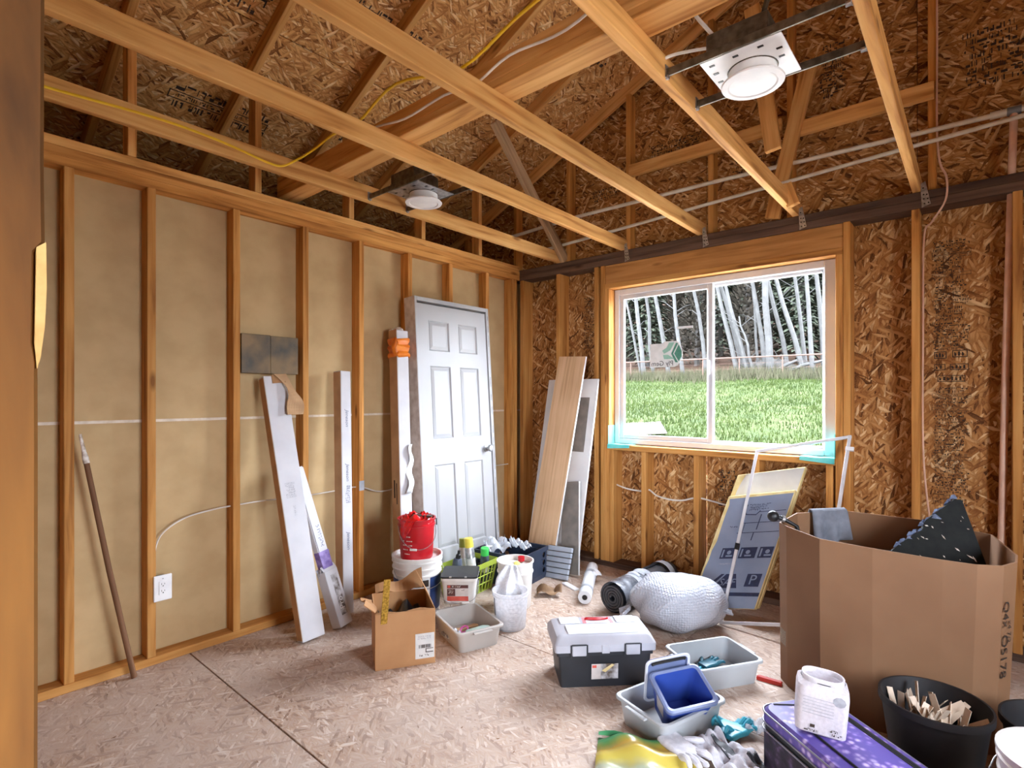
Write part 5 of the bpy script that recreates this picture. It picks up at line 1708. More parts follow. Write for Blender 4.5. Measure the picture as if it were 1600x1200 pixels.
# local Y points to world -X * ... : width across
MB().box(0, -0.245, -0.018, L, 0.245, 0.0).build('panel', 'melamine', t, bevel=0.001)
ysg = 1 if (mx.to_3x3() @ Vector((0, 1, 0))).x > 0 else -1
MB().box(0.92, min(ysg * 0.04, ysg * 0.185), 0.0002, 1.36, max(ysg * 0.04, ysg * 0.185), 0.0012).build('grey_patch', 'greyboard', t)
mx, L = lean_frame((0.530, -0.425, 0.008), (0.602, -0.052, 1.672), (0, -1, 0))
t = thing('tan_plank', 'tan finished wood plank leaning on the window wall in front of the white shelf', 'plank', mx=mx)
MB().box(0, -0.131, -0.019, L, 0.131, 0.0).build('plank', 'birchply', t, bevel=0.0015)
ysg = 1 if (mx.to_3x3() @ Vector((0, 1, 0))).x > 0 else -1
MB().box(0, min(ysg * 0.131, ysg * 0.1325), -0.0185, L, max(ysg * 0.131, ysg * 0.1325), -0.0005).build('edge_band', 'melamine', t)
mx, L = lean_frame((0.800, -0.378, 0.006), (0.700, -0.222, 0.675), (0, -1, 0))
t = thing('grey_board', 'short grey board with a white edge leaning on the white shelf', 'board', mx=mx)
MB().box(0, -0.080, -0.012, L, 0.080, 0.0).build('panel', 'greyboard', t, bevel=0.001)
ysg = 1 if (mx.to_3x3() @ Vector((0, 1, 0))).x > 0 else -1
MB().box(0, min(ysg * 0.080, ysg * 0.084), -0.0125, L, max(ysg * 0.080, ysg * 0.084), 0.0005).build('edge_band', 'melamine', t)
mx, L = lean_frame((0.760, -0.520, 0.006), (0.745, -0.425, 0.222), (0, -1, 0))
t = thing('ribbed_panel', 'blue-grey ribbed panel leaning beside the navy crate', 'panel', mx=mx)
for k in range(6):
    MB().box(0.002 + k * L / 6, -0.112, -0.022, (k + 1) * L / 6 - 0.004, 0.112, 0.0).build('slat', 'bluegrey', t, bevel=0.003)
MB().box(0, -0.108, -0.026, L, 0.108, -0.012).build('backing', 'darkgalv', t)

M['rollw'] = pm('white_roll_film', S(232, 234, 238), S(212, 216, 222), scale=6, rough=0.35)
nr, fr = Vector((1.199, -0.785, 0.046)), Vector((0.905, -0.225, 0.047))
mx = frame(nr, fr - nr, (0, 0, 1))
L = (fr - nr).length
t = thing('white_roll', 'thin white roll of material bound with tape lying on the floor', 'roll', mx=mx)
MB().tube([(0.0, 0, 0), (0.05, 0, 0), (L * 0.5, 0.0, 0), (L, 0, 0)], [0.043, 0.044, 0.042, 0.040], 22).build('roll', 'rollw', t, smooth=0.7)
MB().tube([(-0.001, 0, 0), (-0.0025, 0, 0)], 0.017, 16).build('core_hole', 'black', t)
for x in (0.10, 0.42):
    MB().tube([(x, 0, 0), (x + 0.035, 0, 0)], 0.0455, 22).build('tape_band', 'tapegrey', t, smooth=0.7)
MB().grid(10, 8, lambda u, v: (0.38 + 0.16 * u, -0.025 - 0.055 * v * math.sin(u * 3.1), 0.037 - 0.03 * v + 0.008 * math.sin(u * 9))).build('loose_film', 'rollw', t, smooth=True, thick=0.001)

M['rubber'] = pm('black_underlayment', S(58, 60, 66), S(44, 46, 52), scale=8, rough=0.45)
M['shinyfilm'] = pm('crinkled_grey_film', S(120, 124, 132), S(70, 72, 80), scale=18, rough=0.25, bump=0.6, bscale=14)
nr, fr = Vector((1.410, -0.800, 0.098)), Vector((1.465, -0.125, 0.104))
mx = frame(nr, fr - nr, (0, 0, 1))
L = (fr - nr).length
t = thing('black_roll', 'thick black roll bound with grey tape lying on the floor', 'roll', mx=mx)
sp = []
for i in range(97):
    an = i / 96 * 2 * math.pi * 4.2
    sp.append((an, 0.022 + 0.070 * i / 96))
mb = MB()
lo_ = []
for x in (0.0, L):
    lo_.append([(x, r * math.cos(an), r * math.sin(an)) for an, r in sp] + [(x, (r - 0.013) * math.cos(an), (r - 0.013) * math.sin(an)) for an, r in reversed(sp)])
vs = lo_[0] + lo_[1]
n = len(lo_[0])
fs = [(j, (j + 1) % n, n + (j + 1) % n, n + j) for j in range(n)]
for base_ in (0, n):
    for j in range(len(sp) - 1):
        fs.append((base_ + j, base_ + j + 1, base_ + n - 2 - j, base_ + n - 1 - j))
mb.add(vs, fs)
mb.build('roll', 'rubber', t, smooth=0.5)
MB().tube([(0.01, 0, 0), (0.10, 0, 0), (0.20, 0.0, 0), (0.34, 0, 0)], [0.0945, 0.0965, 0.0955, 0.0945], 28, caps=False).build('film_wrap', 'shinyfilm', t, smooth=True)
for x in (0.19, 0.31, 0.56):
    MB().tube([(x, 0, 0), (x + 0.055, 0, 0)], 0.0968, 28, caps=False).build('tape_band', 'tapegrey', t, smooth=True)
MB().grid(8, 8, lambda u, v: (0.22 + 0.10 * u, -0.05 + 0.09 * v, 0.083 + 0.018 * math.sin(v * 3.1) + 0.010 * math.sin(u * 9))).build('loose_film', 'clearfilm', t, thick=0.001, smooth=True)

M['paperscrap'] = pm('brown_paper', S(150, 120, 90), S(110, 82, 58), scale=10, rough=0.8)
o = MB().grid(14, 8, lambda u, v: (0.13 * (u - 0.5) * 1.3, 0.10 * (v - 0.5), 0.006 + 0.045 * abs(math.sin(u * 4.4)) * (0.4 + 0.6 * v) + 0.012 * math.sin(v * 7 + u * 9) + 0.012)).build('paper_scrap', 'paperscrap', smooth=True, thick=0.002, mx=Matrix.Translation((0.925, -0.800, 0.0)) @ Matrix.Rotation(R(38), 4, 'Z'))
tag(o, 'crumpled brown paper scrap on the floor by the navy crate', 'paper')
o = MB().loft([rrect(0.085, 0.022, 0.008, 0), rrect(0.085, 0.022, 0.008, 0.008), rrect(0.08, 0.018, 0.008, 0.010)]).build('white_strip', 'white', mx=Matrix.Translation((0.945, -0.575, 0)) @ Matrix.Rotation(R(-22), 4, 'Z'))
tag(o, 'short white strip on the floor next to the ribbed panel', 'strip')

# ------------------------------------------------------------------ foam boards and the frame under the window
M['foamy'] = pm('yellow_foam_edge', S(226, 206, 150), S(206, 184, 124), scale=14, rough=0.8)
M['foilw'] = pm('off_white_facer', S(218, 216, 208), S(200, 198, 192), scale=5, rough=0.45)
M['foilg'] = pm('grey_foil_facer', S(134, 144, 164), S(118, 128, 148), scale=4, rough=0.4)
M['navyink'] = pm('navy_print', S(26, 32, 60), S(34, 42, 74), scale=40, rough=0.6)
e1 = Vector((0.156, 0.272, 0.688)).normalized()      # up along the board's cut left edge
elat = Vector((0.394, 0, 0.086)).normalized()         # along its slanting cut top edge
en = Vector((0, -0.93, 0.367))                        # out of the face, into the room
BL = Vector((1.742, -0.425, 0.0))
FSH = basis(elat, e1, en, (0, 0, 0))                  # the boards are cut out of square


def skew(th_):
    for o_ in th_.children:
        o_.data.transform(FSH @ o_.matrix_basis)
        o_.matrix_basis = Matrix.Identity(4)


fm = Matrix.Translation(BL + Vector((0, 0, 0.018)))
t = thing('foam_board', 'grey foil faced foam board printed in navy, front one leaning under the window', 'insulation', mx=fm, group='foam boards under the window')
FW, FL = 0.405, 0.745
MB().box(0, 0, -0.045, FW, FL, -0.001).build('core', 'foamy', t, bevel=0.004)
mbf = MB()
ed = []
rn = random.Random(12)
for i in range(13):
    ed.append((0.012 + rn.uniform(0, 0.022), FL * i / 12))
poly = [(FW - 0.004, 0), (FW - 0.004, FL - 0.02)] + [(x, min(y, FL - 0.022)) for x, y in reversed(ed)]
MB().prism(poly, -0.001, 0.0008).build('facer', 'foilg', t)


def pq(x0, y0, x1, y1, mat='navyink', name='printed_mark', z=0.0014):
    return MB().quad((x0, y0, z), (x1, y0, z), (x1, y1, z), (x0, y1, z)).build(name, mat, t)


for (a_, b_) in ((0.085, 0.18), (0.20, 0.30), (0.315, 0.395)):
    pq(a_, 0.315, b_, 0.385)
    MB().quad((a_ + 0.008, 0.325, 0.002), (a_ + 0.018, 0.325, 0.002), (a_ + 0.018, 0.375, 0.002), (a_ + 0.008, 0.375, 0.002)).build('printed_mark', 'foilg', t)
    MB().lathe([(0.013, 0.0018), (0.013, 0.0022)], 12, (a_ + 0.05, 0.355)).build('printed_mark', 'foilg', t)
    MB().box(a_ + 0.035, 0.327, 0.0018, a_ + 0.075, 0.337, 0.0022).build('printed_mark', 'foilg', t)
MB().add([(0.055, 0.125, 0.0014), (0.085, 0.125, 0.0014), (0.155, 0.215, 0.0014), (0.135, 0.215, 0.0014)], [(0, 1, 2, 3)]).build('printed_mark', 'navyink', t)
MB().add([(0.105, 0.125, 0.0014), (0.255, 0.125, 0.0014), (0.225, 0.215, 0.0014), (0.165, 0.215, 0.0014)], [(0, 1, 2, 3)]).build('printed_mark', 'navyink', t)
lettering('SAF', 0.062, 'foilg', t, basis((1, 0, 0), (0, 1, 0), (0, 0, 1), (0.185, 0.160, 0.0022)), shear=0.15)
pq(0.295, 0.135, 0.380, 0.215)
lettering('P', 0.085, 'foilg', t, basis((1, 0, 0), (0, 1, 0), (0, 0, 1), (0.335, 0.175, 0.0022)))
pq(0.04, 0.075, 0.40, 0.098)
print_block(MB(), 0.13, 0.012, 1, 71).xf(Matrix.Translation((0.085, 0.275, 0.0014))).build('printed_line', 'greyink', t)
print_block(MB(), 0.14, 0.05, 3, 72).xf(Matrix.Translation((0.16, 0.625, 0.0014))).build('printed_line', 'navyink', t)
MB().tube([(0.15, 0.67, 0.0014), (0.14, 0.635, 0.0014), (0.16, 0.605, 0.0014), (0.22, 0.600, 0.0014), (0.24, 0.625, 0.0014)], 0.004, 4).build('printed_line', 'navyink', t)
for (x0, y0, x1, y1) in ((0.24, 0.615, 0.39, 0.619), (0.14, 0.545, 0.39, 0.549), (0.14, 0.48, 0.39, 0.484), (0.25, 0.50, 0.256, 0.60), (0.24, 0.43, 0.246, 0.484), (0.17, 0.48, 0.173, 0.549)):
    pq(x0, y0, x1, y1, name='printed_line')
print_block(MB(), 0.06, 0.014, 1, 73).xf(Matrix.Translation((0.08, 0.52, 0.0014))).build('printed_line', 'navyink', t)
skew(t)
fm2 = Matrix.Translation(BL + Vector((0, 0, 0.018)) - en * 0.048 + e1 * 0.01 - elat * 0.012)
t = thing('foam_board', 'longer off-white faced foam board, rear one leaning under the window', 'insulation', mx=fm2, group='foam boards under the window')
FL2 = 0.90
MB().box(0, 0, -0.045, FW + 0.012, FL2, -0.002).build('core', 'foamy', t, bevel=0.005)
MB().prism([(0.03, 0), (FW + 0.006, 0), (FW + 0.006, FL2 - 0.008), (0.06, FL2 - 0.004), (0.045, FL2 - 0.06), (0.035, FL2 - 0.12)], -0.002, 0.0).build('facer', 'foilw', t)
MB().grid(8, 3, lambda u, v: (0.04 + (FW - 0.04) * u, FL2 - 0.01 + 0.012 * v + 0.006 * math.sin(u * 17), 0.002 - 0.045 * v)).build('torn_edge', 'foilw', t, thick=0.002)

skew(t)
M['alu'] = pm('white_aluminium', S(222, 222, 224), S(204, 204, 208), scale=8, rough=0.35, metal=0.2)
q0, q1, q2 = Vector((1.977, -0.521, 0.012)), Vector((2.034, -0.030, 0.985)), Vector((2.552, -0.030, 1.105))
q3 = q0 + q2 - q1
t = thing('screen_frame', 'empty thin white metal frame leaning on the window sill', 'frame', q0)
for nm, a_, b_ in (('left_rail', q0, q1), ('top_rail', q1, q2), ('right_rail', q2, q3), ('bottom_rail', q3, q0)):
    d_ = (b_ - a_)
    ln = d_.length
    MB().box(-0.009, -0.009, -0.005, ln + 0.009, 0.009, 0.005).build(nm, 'alu', t, bevel=0.001, mx=frame(a_ - q0, d_, (0, -1, 0.5)))
MB().box(-0.012, -0.012, -0.008, 0.012, 0.030, 0.008).build('corner_clip', 'white', t, mx=frame((q2.lerp(q3, 0.07)) - q0, q3 - q2, (0, -1, 0.5)))
MB().box(-0.02, -0.012, -0.008, 0.02, 0.012, 0.008).build('corner_clip', 'black', t, mx=frame((q0.lerp(q1, 0.42)) - q0, q1 - q0, (0, -1, 0.5)))

# bubble wrap bag
def bubble_mat():
    m, tr_, N, K, P = nt('bubble_wrap')
    tc = N.new('ShaderNodeTexCoord')
    v = N.new('ShaderNodeTexVoronoi')
    v.inputs['Scale'].default_value = 75
    v.inputs['Randomness'].default_value = 0.25
    K.new(tc.outputs['Object'], v.inputs['Vector'])
    bn = N.new('ShaderNodeBump')
    bn.invert = True
    bn.inputs['Strength'].default_value = 0.7
    bn.inputs['Distance'].default_value = 0.008
    K.new(v.outputs['Distance'], bn.inputs['Height'])
    K.new(bn.outputs['Normal'], P.inputs['Normal'])
    P.inputs['Base Color'].default_value = L3(S(172, 176, 186))
    P.inputs['Roughness'].default_value = 0.25
    return m


M['bubble'] = bubble_mat()


def bagpt(u, v):
    an = 2 * math.pi * u
    ph = math.pi * v
    r = 1 + 0.07 * math.sin(3 * an + 1.0) * math.sin(ph) + 0.05 * math.sin(5 * an + 4 * ph) * math.sin(ph) + 0.025 * math.sin(11 * an + 3 * ph) * math.sin(ph)
    x = 0.275 * r * math.sin(ph) ** 0.8 * math.cos(an)
    y = 0.205 * r * math.sin(ph) ** 0.8 * math.sin(an)
    z = 0.145 + 0.155 * r * math.cos(ph) * (1 if v < 0.5 else 0.93)
    return (x, y, max(z, 0.002 + 0.006 * math.sin(an * 4) ** 2))


t = thing('bubble_wrap_bag', 'big rounded bundle of white bubble wrap on the floor', 'bubble wrap', (1.795, -0.715, 0), R(38))
MB().grid(56, 30, bagpt).build('bundle', 'bubble', t, smooth=True)
MB().grid(10, 6, lambda u, v: (-0.27 - 0.06 * u + 0.0 * v, 0.02 + 0.10 * (v - 0.5) * (0.4 + u), 0.10 - 0.04 * u + 0.015 * math.sin(v * 9))).build('loose_end', 'bubble', t, smooth=True, thick=0.003)
MB().grid(10, 6, lambda u, v: (0.20 + 0.09 * u, -0.06 + 0.05 * (v - 0.5), 0.13 - 0.02 * u + 0.012 * math.sin(v * 7 + u * 3))).build('loose_end', 'bubble', t, smooth=True, thick=0.003)

# ------------------------------------------------------------------ tool box
M['tbgrey'] = pm('grey_toolbox_lid', S(176, 176, 184), S(160, 160, 168), scale=5, rough=0.4)
M['tbblack'] = pm('toolbox_black', S(38, 40, 46), S(28, 30, 34), scale=5, rough=0.5)
M['tbclear'] = pm('pale_toolbox_cover', S(216, 220, 228), S(202, 206, 216), scale=5, rough=0.3)
M['wpink'] = pm('faded_red_print', S(214, 120, 126), S(200, 100, 108), scale=20, rough=0.5)
t = thing('tool_box', 'black tool box with pale grey lid and red handle recess', 'tool box', (1.735, -1.482, 0), R(45))
MB().loft([rrect(0.205, 0.105, 0.012, 0), rrect(0.217, 0.118, 0.012, 0.150), rrect(0.225, 0.126, 0.012, 0.152), rrect(0.225, 0.126, 0.012, 0.172)]).build('body', 'tbblack', t, smooth=0.5)
MB().loft([rrect(0.236, 0.135, 0.014, 0.172), rrect(0.236, 0.135, 0.014, 0.205), rrect(0.222, 0.112, 0.020, 0.232), rrect(0.205, 0.095, 0.020, 0.240)]).build('lid', 'tbgrey', t, smooth=0.5)
MB().loft([rrect(0.170, 0.047, 0.006, 0.2405, cy=-0.045), rrect(0.168, 0.045, 0.006, 0.246, cy=-0.045)]).build('tray_cover', 'tbclear', t)
for sx in (-1, 1):
    MB().loft([rrect(0.050, 0.034, 0.006, 0.2405, cx=sx * 0.138, cy=0.055), rrect(0.048, 0.032, 0.006, 0.246, cx=sx * 0.138, cy=0.055)]).build('organiser_lid', 'tbclear', t)
    MB().box(sx * 0.222 - 0.008, -0.118, 0.190, sx * 0.222 + 0.008, 0.11, 0.236).build('lid_strap', 'tbblack', t, mx=Matrix.Translation((0, 0, 0.002)) @ Matrix.Shear('XZ', 4, (0, 0))) if False else None
    lt = MB().box(sx * 0.125 - 0.033, -0.142, 0.158, sx * 0.125 + 0.033, -0.132, 0.205).build('latch', 'tbgrey', t, bevel=0.003)
    MB().box(sx * 0.125 - 0.040, -0.1395, 0.150, sx * 0.125 - 0.034, -0.1345, 0.208).box(sx * 0.125 + 0.034, -0.1395, 0.150, sx * 0.125 + 0.040, -0.1345, 0.208).box(sx * 0.125 - 0.034, -0.1395, 0.205, sx * 0.125 + 0.034, -0.1345, 0.210).build('latch_bracket', 'tbblack', lt)
MB().box(-0.020, -0.139, 0.166, 0.016, -0.134, 0.206).build('lock_tab', 'tbgrey', t, bevel=0.002)
for (x0, y0, x1, y1, mt) in ((-0.075, 0.020, 0.075, 0.090, 'wpink'), (-0.058, 0.020, 0.058, 0.078, 'tbclear')):
    MB().quad((x0, y0, 0.2408 if mt == 'wpink' else 0.2412), (x1, y0, 0.2408 if mt == 'wpink' else 0.2412), (x1 - 0.004, y1, 0.2408 if mt == 'wpink' else 0.2412), (x0 + 0.004, y1, 0.2408 if mt == 'wpink' else 0.2412)).build('handle_recess', mt, t)
MB().tube(smooth_path([(-0.058, 0.068, 0.243), (-0.02, 0.058, 0.246), (0.02, 0.058, 0.246), (0.058, 0.068, 0.243)], 4), [0.004] + [0.008] * 11 + [0.004], 8).build('handle', 'red', t, smooth=True)
lb = MB().quad((-0.065, -0.1165, 0.040), (0.060, -0.1165, 0.040), (0.060, -0.1215, 0.112), (-0.065, -0.1215, 0.112)).build('product_label', 'photoprint', t)
MB().quad((-0.065, -0.1172, 0.040), (-0.022, -0.1172, 0.040), (-0.022, -0.1222, 0.112), (-0.065, -0.1222, 0.112)).build('label_panel', 'greylab', lb)
MB().quad((-0.062, -0.1218, 0.094), (-0.042, -0.1218, 0.094), (-0.042, -0.1228, 0.107), (-0.062, -0.1228, 0.107)).build('label_mark', 'redlab', lb)
MB().quad((-0.018, -0.1203, 0.080), (0.0, -0.1198, 0.072), (0.042, -0.1225, 0.106), (0.030, -0.1228, 0.111)).build('label_mark', 'foamy', lb)
print_block(MB(), 0.045, 0.018, 1, 81).xf(Matrix.Translation((-0.06, -0.050, 0.2466))).build('handwriting', 'greyink', t)

# gloves in the rear tub
M['cyan'] = pm('cyan_nitrile', S(72, 176, 196), S(44, 140, 164), scale=18, rough=0.4)
M['dcyan'] = pm('deep_teal_nitrile', S(38, 104, 122), S(24, 80, 98), scale=18, rough=0.4)


def glove(name, label, mx_, mat, sc_=1.0, crump=0.3, seed=0):
    """limp nitrile glove: palm and five fingers"""
    rn_ = random.Random(seed)
    t_ = thing(name, label, 'glove', mx=mx_, group='gloves lying about')
    MB().loft([rrect(0.036 * s_, h_, h_ * 0.9, z, 3) for s_, h_, z in ((1.0, 0.010, 0.0), (1.06, 0.013, 0.02), (1.0, 0.012, 0.05), (1.15, 0.013, 0.09), (1.05, 0.009, 0.105))]).xf(basis((0, 1, 0), (0, 0, 1), (1, 0, 0), (0, 0, 0.014))).xf(Matrix.Scale(sc_, 4)).build('palm', mat, t_, smooth=True)
    for k, (y0, ln, ang_) in enumerate(((-0.030, 0.060, -0.25), (-0.011, 0.072, -0.08), (0.008, 0.068, 0.08), (0.026, 0.054, 0.28), (0.036, 0.055, 0.95))):
        x0 = 0.098 if k < 4 else 0.045
        c_, s_ = math.cos(ang_), math.sin(ang_)
        pts = [(x0 - 0.01, y0, 0.014), (x0 + ln * 0.5 * c_, y0 + ln * 0.5 * s_, 0.014 + crump * rn_.uniform(0.0, 0.05)), (x0 + ln * c_ * (1 - 0.3 * crump), y0 + ln * s_, 0.012 + crump * rn_.uniform(0, 0.02))]
        MB().tube([Vector(p) * sc_ for p in smooth_path(pts, 3)], [0.010 * sc_] * 4 + [0.009 * sc_, 0.008 * sc_, 0.004 * sc_], 8).build('finger', mat, t_, smooth=True)
    return t_


zin = 0.012
tb = Matrix.Translation((2.155, -1.135, 0)) @ Matrix.Rotation(R(57.2), 4, 'Z')
glove('nitrile_glove', 'cyan glove lying flat in the rear grey tub, nearest its left end', tb @ Matrix.Translation((-0.11, 0.01, zin)) @ Matrix.Rotation(R(-20), 4, 'Z'), 'cyan', 0.8, 0.2, 1)
glove('nitrile_glove', 'deep teal glove lying behind the cyan one in the rear grey tub', tb @ Matrix.Translation((-0.02, 0.055, zin)) @ Matrix.Rotation(R(12), 4, 'Z'), 'dcyan', 0.8, 0.3, 2)
glove('nitrile_glove', 'cyan glove in the middle of the rear grey tub', tb @ Matrix.Translation((-0.06, -0.055, zin)) @ Matrix.Rotation(R(5), 4, 'Z'), 'cyan', 0.72, 0.3, 3)
t = thing('utility_knife', 'black utility knife beside the gloves in the rear grey tub', 'knife', mx=tb @ Matrix.Translation((0.05, -0.05, zin + 0.008)) @ Matrix.Rotation(R(-8), 4, 'Z'))
MB().loft([rrect(0.006, 0.011, 0.004, 0), rrect(0.008, 0.014, 0.005, 0.02), rrect(0.008, 0.012, 0.005, 0.08), rrect(0.006, 0.009, 0.004, 0.10)]).xf(basis((0, 0, 1), (0, 1, 0), (-1, 0, 0), (0, 0, 0))).build('handle', 'black', t, smooth=True)
MB().box(0.10, -0.006, -0.0008, 0.13, 0.004, 0.0008).build('blade', 'galv', t)

# blue bin and its lid in the front tub
M['blue'] = pm('blue_bin_plastic', S(58, 84, 168), S(46, 70, 150), scale=4, rough=0.35)
M['bluerim'] = pm('blue_grey_rim_plastic', S(120, 132, 168), S(108, 120, 156), scale=4, rough=0.35)
e1_ = Vector((0.131, 0.17, 0.02)).normalized()
e2_ = Vector((0.139, -0.073, -0.07))
e2_ = (e2_ - e1_ * e2_.dot(e1_)).normalized()
n_ = e1_.cross(e2_)
if n_.z < 0:
    e2_ = -e2_
    n_ = e1_.cross(e2_)
rc = Vector((2.231, -1.660, 0.182))
bm_ = basis(e1_, e2_, n_, rc - n_ * 0.165)
t = thing('blue_bin', 'small blue plastic bin tilted inside the front grey tub', 'bin', mx=bm_)
k = 5
MB().loft([rrect(0.078, 0.058, 0.016, 0.0, k), rrect(0.100, 0.080, 0.02, 0.155, k), rrect(0.100, 0.080, 0.02, 0.165, k), rrect(0.094, 0.074, 0.018, 0.165, k), rrect(0.074, 0.054, 0.014, 0.004, k)]).build('shell', 'blue', t, smooth=0.5)
MB().loft([rrect(0.101, 0.081, 0.02, 0.152, k), rrect(0.111, 0.091, 0.024, 0.154, k), rrect(0.111, 0.091, 0.024, 0.166, k), rrect(0.104, 0.084, 0.022, 0.170, k), rrect(0.094, 0.074, 0.018, 0.166, k)], False, False).build('rim', 'bluerim', t, smooth=0.5)
xw = lambda z: -(0.078 + 0.022 * z / 0.155) - 0.0012
MB().quad((xw(0.05), -0.03, 0.05), (xw(0.05), 0.025, 0.05), (xw(0.125), 0.025, 0.125), (xw(0.125), -0.03, 0.125)).build('label', 'greylab', t)
side = -1 if (e2_.x > 0) else 1                     # the side of the bin away from the camera
dn = (-side * 0.022 * e2_ - 0.155 * n_).normalized()
out_ = (side * 0.155 * e2_ - 0.022 * n_).normalized()
e3_ = e1_
nn = e3_.cross(dn)
if nn.dot(out_) > 0:
    e3_ = -e3_
    nn = e3_.cross(dn)
lm = basis(e3_, dn, nn, rc + e2_ * side * 0.094 + out_ * 0.026 + n_ * 0.045 - e1_ * 0.015)
t = thing('bin_lid', 'blue-grey bin lid leaning behind the blue bin in the front grey tub', 'lid', mx=lm)
k = 5
MB().loft([rrect(0.094, 0.10, 0.022, 0.0, k, cy=0.10), rrect(0.094, 0.10, 0.022, 0.012, k, cy=0.10), rrect(0.088, 0.094, 0.020, 0.012, k, cy=0.10), rrect(0.086, 0.092, 0.018, 0.003, k, cy=0.10)]).build('shell', 'bluerim', t, smooth=0.5)
MB().loft([rrect(0.0945, 0.1005, 0.022, 0.008, k, cy=0.10), rrect(0.1005, 0.1065, 0.024, 0.010, k, cy=0.10), rrect(0.0985, 0.1045, 0.024, 0.016, k, cy=0.10), rrect(0.089, 0.095, 0.020, 0.0135, k, cy=0.10)], False, False).build('rim', 'tbclear', t, smooth=0.5)
MB().tube(smooth_path([(-0.07, 0.015, 0.016), (-0.06, 0.006, 0.020), (0.06, 0.006, 0.020), (0.07, 0.015, 0.016)], 3), 0.006, 8).build('clip', 'black', t, smooth=True)

# ------------------------------------------------------------------ near right: gloves, bag, suitcase, jar
M['seedbag'] = None


def seedbag_mat():
    m, tr_, N, K, P = nt('printed_bag_film')
    tc = N.new('ShaderNodeTexCoord')
    sp_ = N.new('ShaderNodeSeparateXYZ')
    K.new(tc.outputs['Object'], sp_.inputs[0])
    nz = N.new('ShaderNodeTexNoise')
    nz.inputs['Scale'].default_value = 7
    nz.inputs['Detail'].default_value = 4
    K.new(tc.outputs['Object'], nz.inputs['Vector'])
    ad = N.new('ShaderNodeMath')
    ad.operation = 'MULTIPLY_ADD'
    K.new(nz.outputs['Fac'], ad.inputs[0])
    ad.inputs[1].default_value = 0.10
    K.new(sp_.outputs['Y'], ad.inputs[2])
    mr_ = N.new('ShaderNodeMapRange')
    mr_.inputs['From Min'].default_value = -0.14
    mr_.inputs['From Max'].default_value = 0.22
    K.new(ad.outputs[0], mr_.inputs['Value'])
    rp = ramp(N, [(0.0, S(150, 160, 84)), (0.16, S(176, 178, 162)), (0.30, S(168, 176, 150)), (0.40, S(190, 176, 84)), (0.62, S(186, 150, 50)), (0.76, S(70, 138, 80)), (1.0, S(36, 100, 72))])
    K.new(mr_.outputs[0], rp.inputs['Fac'])
    K.new(rp.outputs['Color'], P.inputs['Base Color'])
    P.inputs['Roughness'].default_value = 0.3
    return m


M['seedbag'] = seedbag_mat()


def seedf(u, v):
    x, y = 0.36 * (u - 0.5), 0.26 * (v - 0.5)
    z = 0.012 + 0.055 * math.sin(math.pi * u) ** 0.6 * math.sin(math.pi * v) ** 0.6 + 0.010 * math.sin(u * 13 + v * 5) + 0.008 * math.sin(v * 17)
    return (x, y, max(0.003, z))


t = thing('seed_bag', 'crumpled yellow and green plastic bag lying in front of the front grey tub', 'bag', (2.210, -1.935, 0), R(28))
MB().grid(24, 18, seedf).build('bag', 'seedbag', t, smooth=True)
MB().grid(12, 3, lambda u, v: (0.36 * (u - 0.5), 0.13 + 0.02 * v, 0.008 + 0.012 * v * math.sin(u * 9) + 0.006)).build('seam', pm('green_bag_edge', S(70, 150, 100), S(40, 120, 80), rough=0.3), t, thick=0.001)

M['greyknit'] = pm('grey_cotton_glove', S(206, 204, 210), S(182, 180, 188), scale=40, rough=0.85, bump=0.1, bscale=160)
M['blackrub'] = pm('black_rubber_patch', S(48, 48, 54), S(36, 36, 42), rough=0.6)
g = glove('work_glove', 'grey fabric work glove lying on the yellow bag', Matrix.Translation((2.225, -1.800, 0.034)) @ Matrix.Rotation(R(-24), 4, 'Z'), 'greyknit', 1.25, 0.5, 6)
def clothf(u, v):
    return (0.24 * (u - 0.5), 0.17 * (v - 0.5), 0.012 + 0.030 * abs(math.sin(u * 5 + v * 2)) + 0.018 * math.sin(v * 11 + u * 4) ** 2 + 0.008 * math.sin(u * 21))
t = thing('grey_cloth', 'rumpled light grey cloth with black patches beside the suitcase', 'cloth', (2.435, -1.735, 0), R(-18))
MB().grid(26, 20, clothf).build('cloth', 'greyknit', t, smooth=True, thick=0.003)
MB().grid(12, 6, lambda u, v: (-0.09 + 0.10 * u + 0.0, 0.02 + 0.035 * (v - 0.5) * (0.4 + 1.2 * u), clothf((-0.09 + 0.10 * u) / 0.24 + 0.5, 0.62)[2] + 0.004)).build('black_patch', 'blackrub', t, smooth=True, thick=0.002)
MB().grid(8, 6, lambda u, v: (0.05 + 0.06 * u, 0.03 + 0.05 * v, clothf((0.05 + 0.06 * u) / 0.24 + 0.5, (0.03 + 0.05 * v) / 0.17 + 0.5)[2] + 0.005)).build('black_patch', 'blackrub', t, smooth=True, thick=0.002)
glove('nitrile_glove', 'crumpled cyan glove on the floor left of the suitcase', Matrix.Translation((2.372, -1.590, 0.004)) @ Matrix.Rotation(R(70), 4, 'Z'), 'cyan', 0.95, 0.9, 7)
glove('nitrile_glove', 'second cyan glove on the floor, tucked against the front grey tub', Matrix.Translation((2.415, -1.520, 0.010)) @ Matrix.Rotation(R(190), 4, 'Z'), 'cyan', 0.8, 0.9, 8)
o = MB().grid(14, 8, lambda u, v: (0.13 * (u - 0.5), 0.08 * (v - 0.5), 0.008 + 0.028 * abs(math.sin(u * 8 + v * 3)) + 0.008 * math.sin(v * 9))).build('film_scrap', 'clearfilm', thick=0.001, smooth=False, mx=Matrix.Translation((2.460, -1.455, 0)) @ Matrix.Rotation(R(30), 4, 'Z'))
tag(o, 'crumpled clear film on the floor between the gloves and the suitcase', 'plastic wrap')


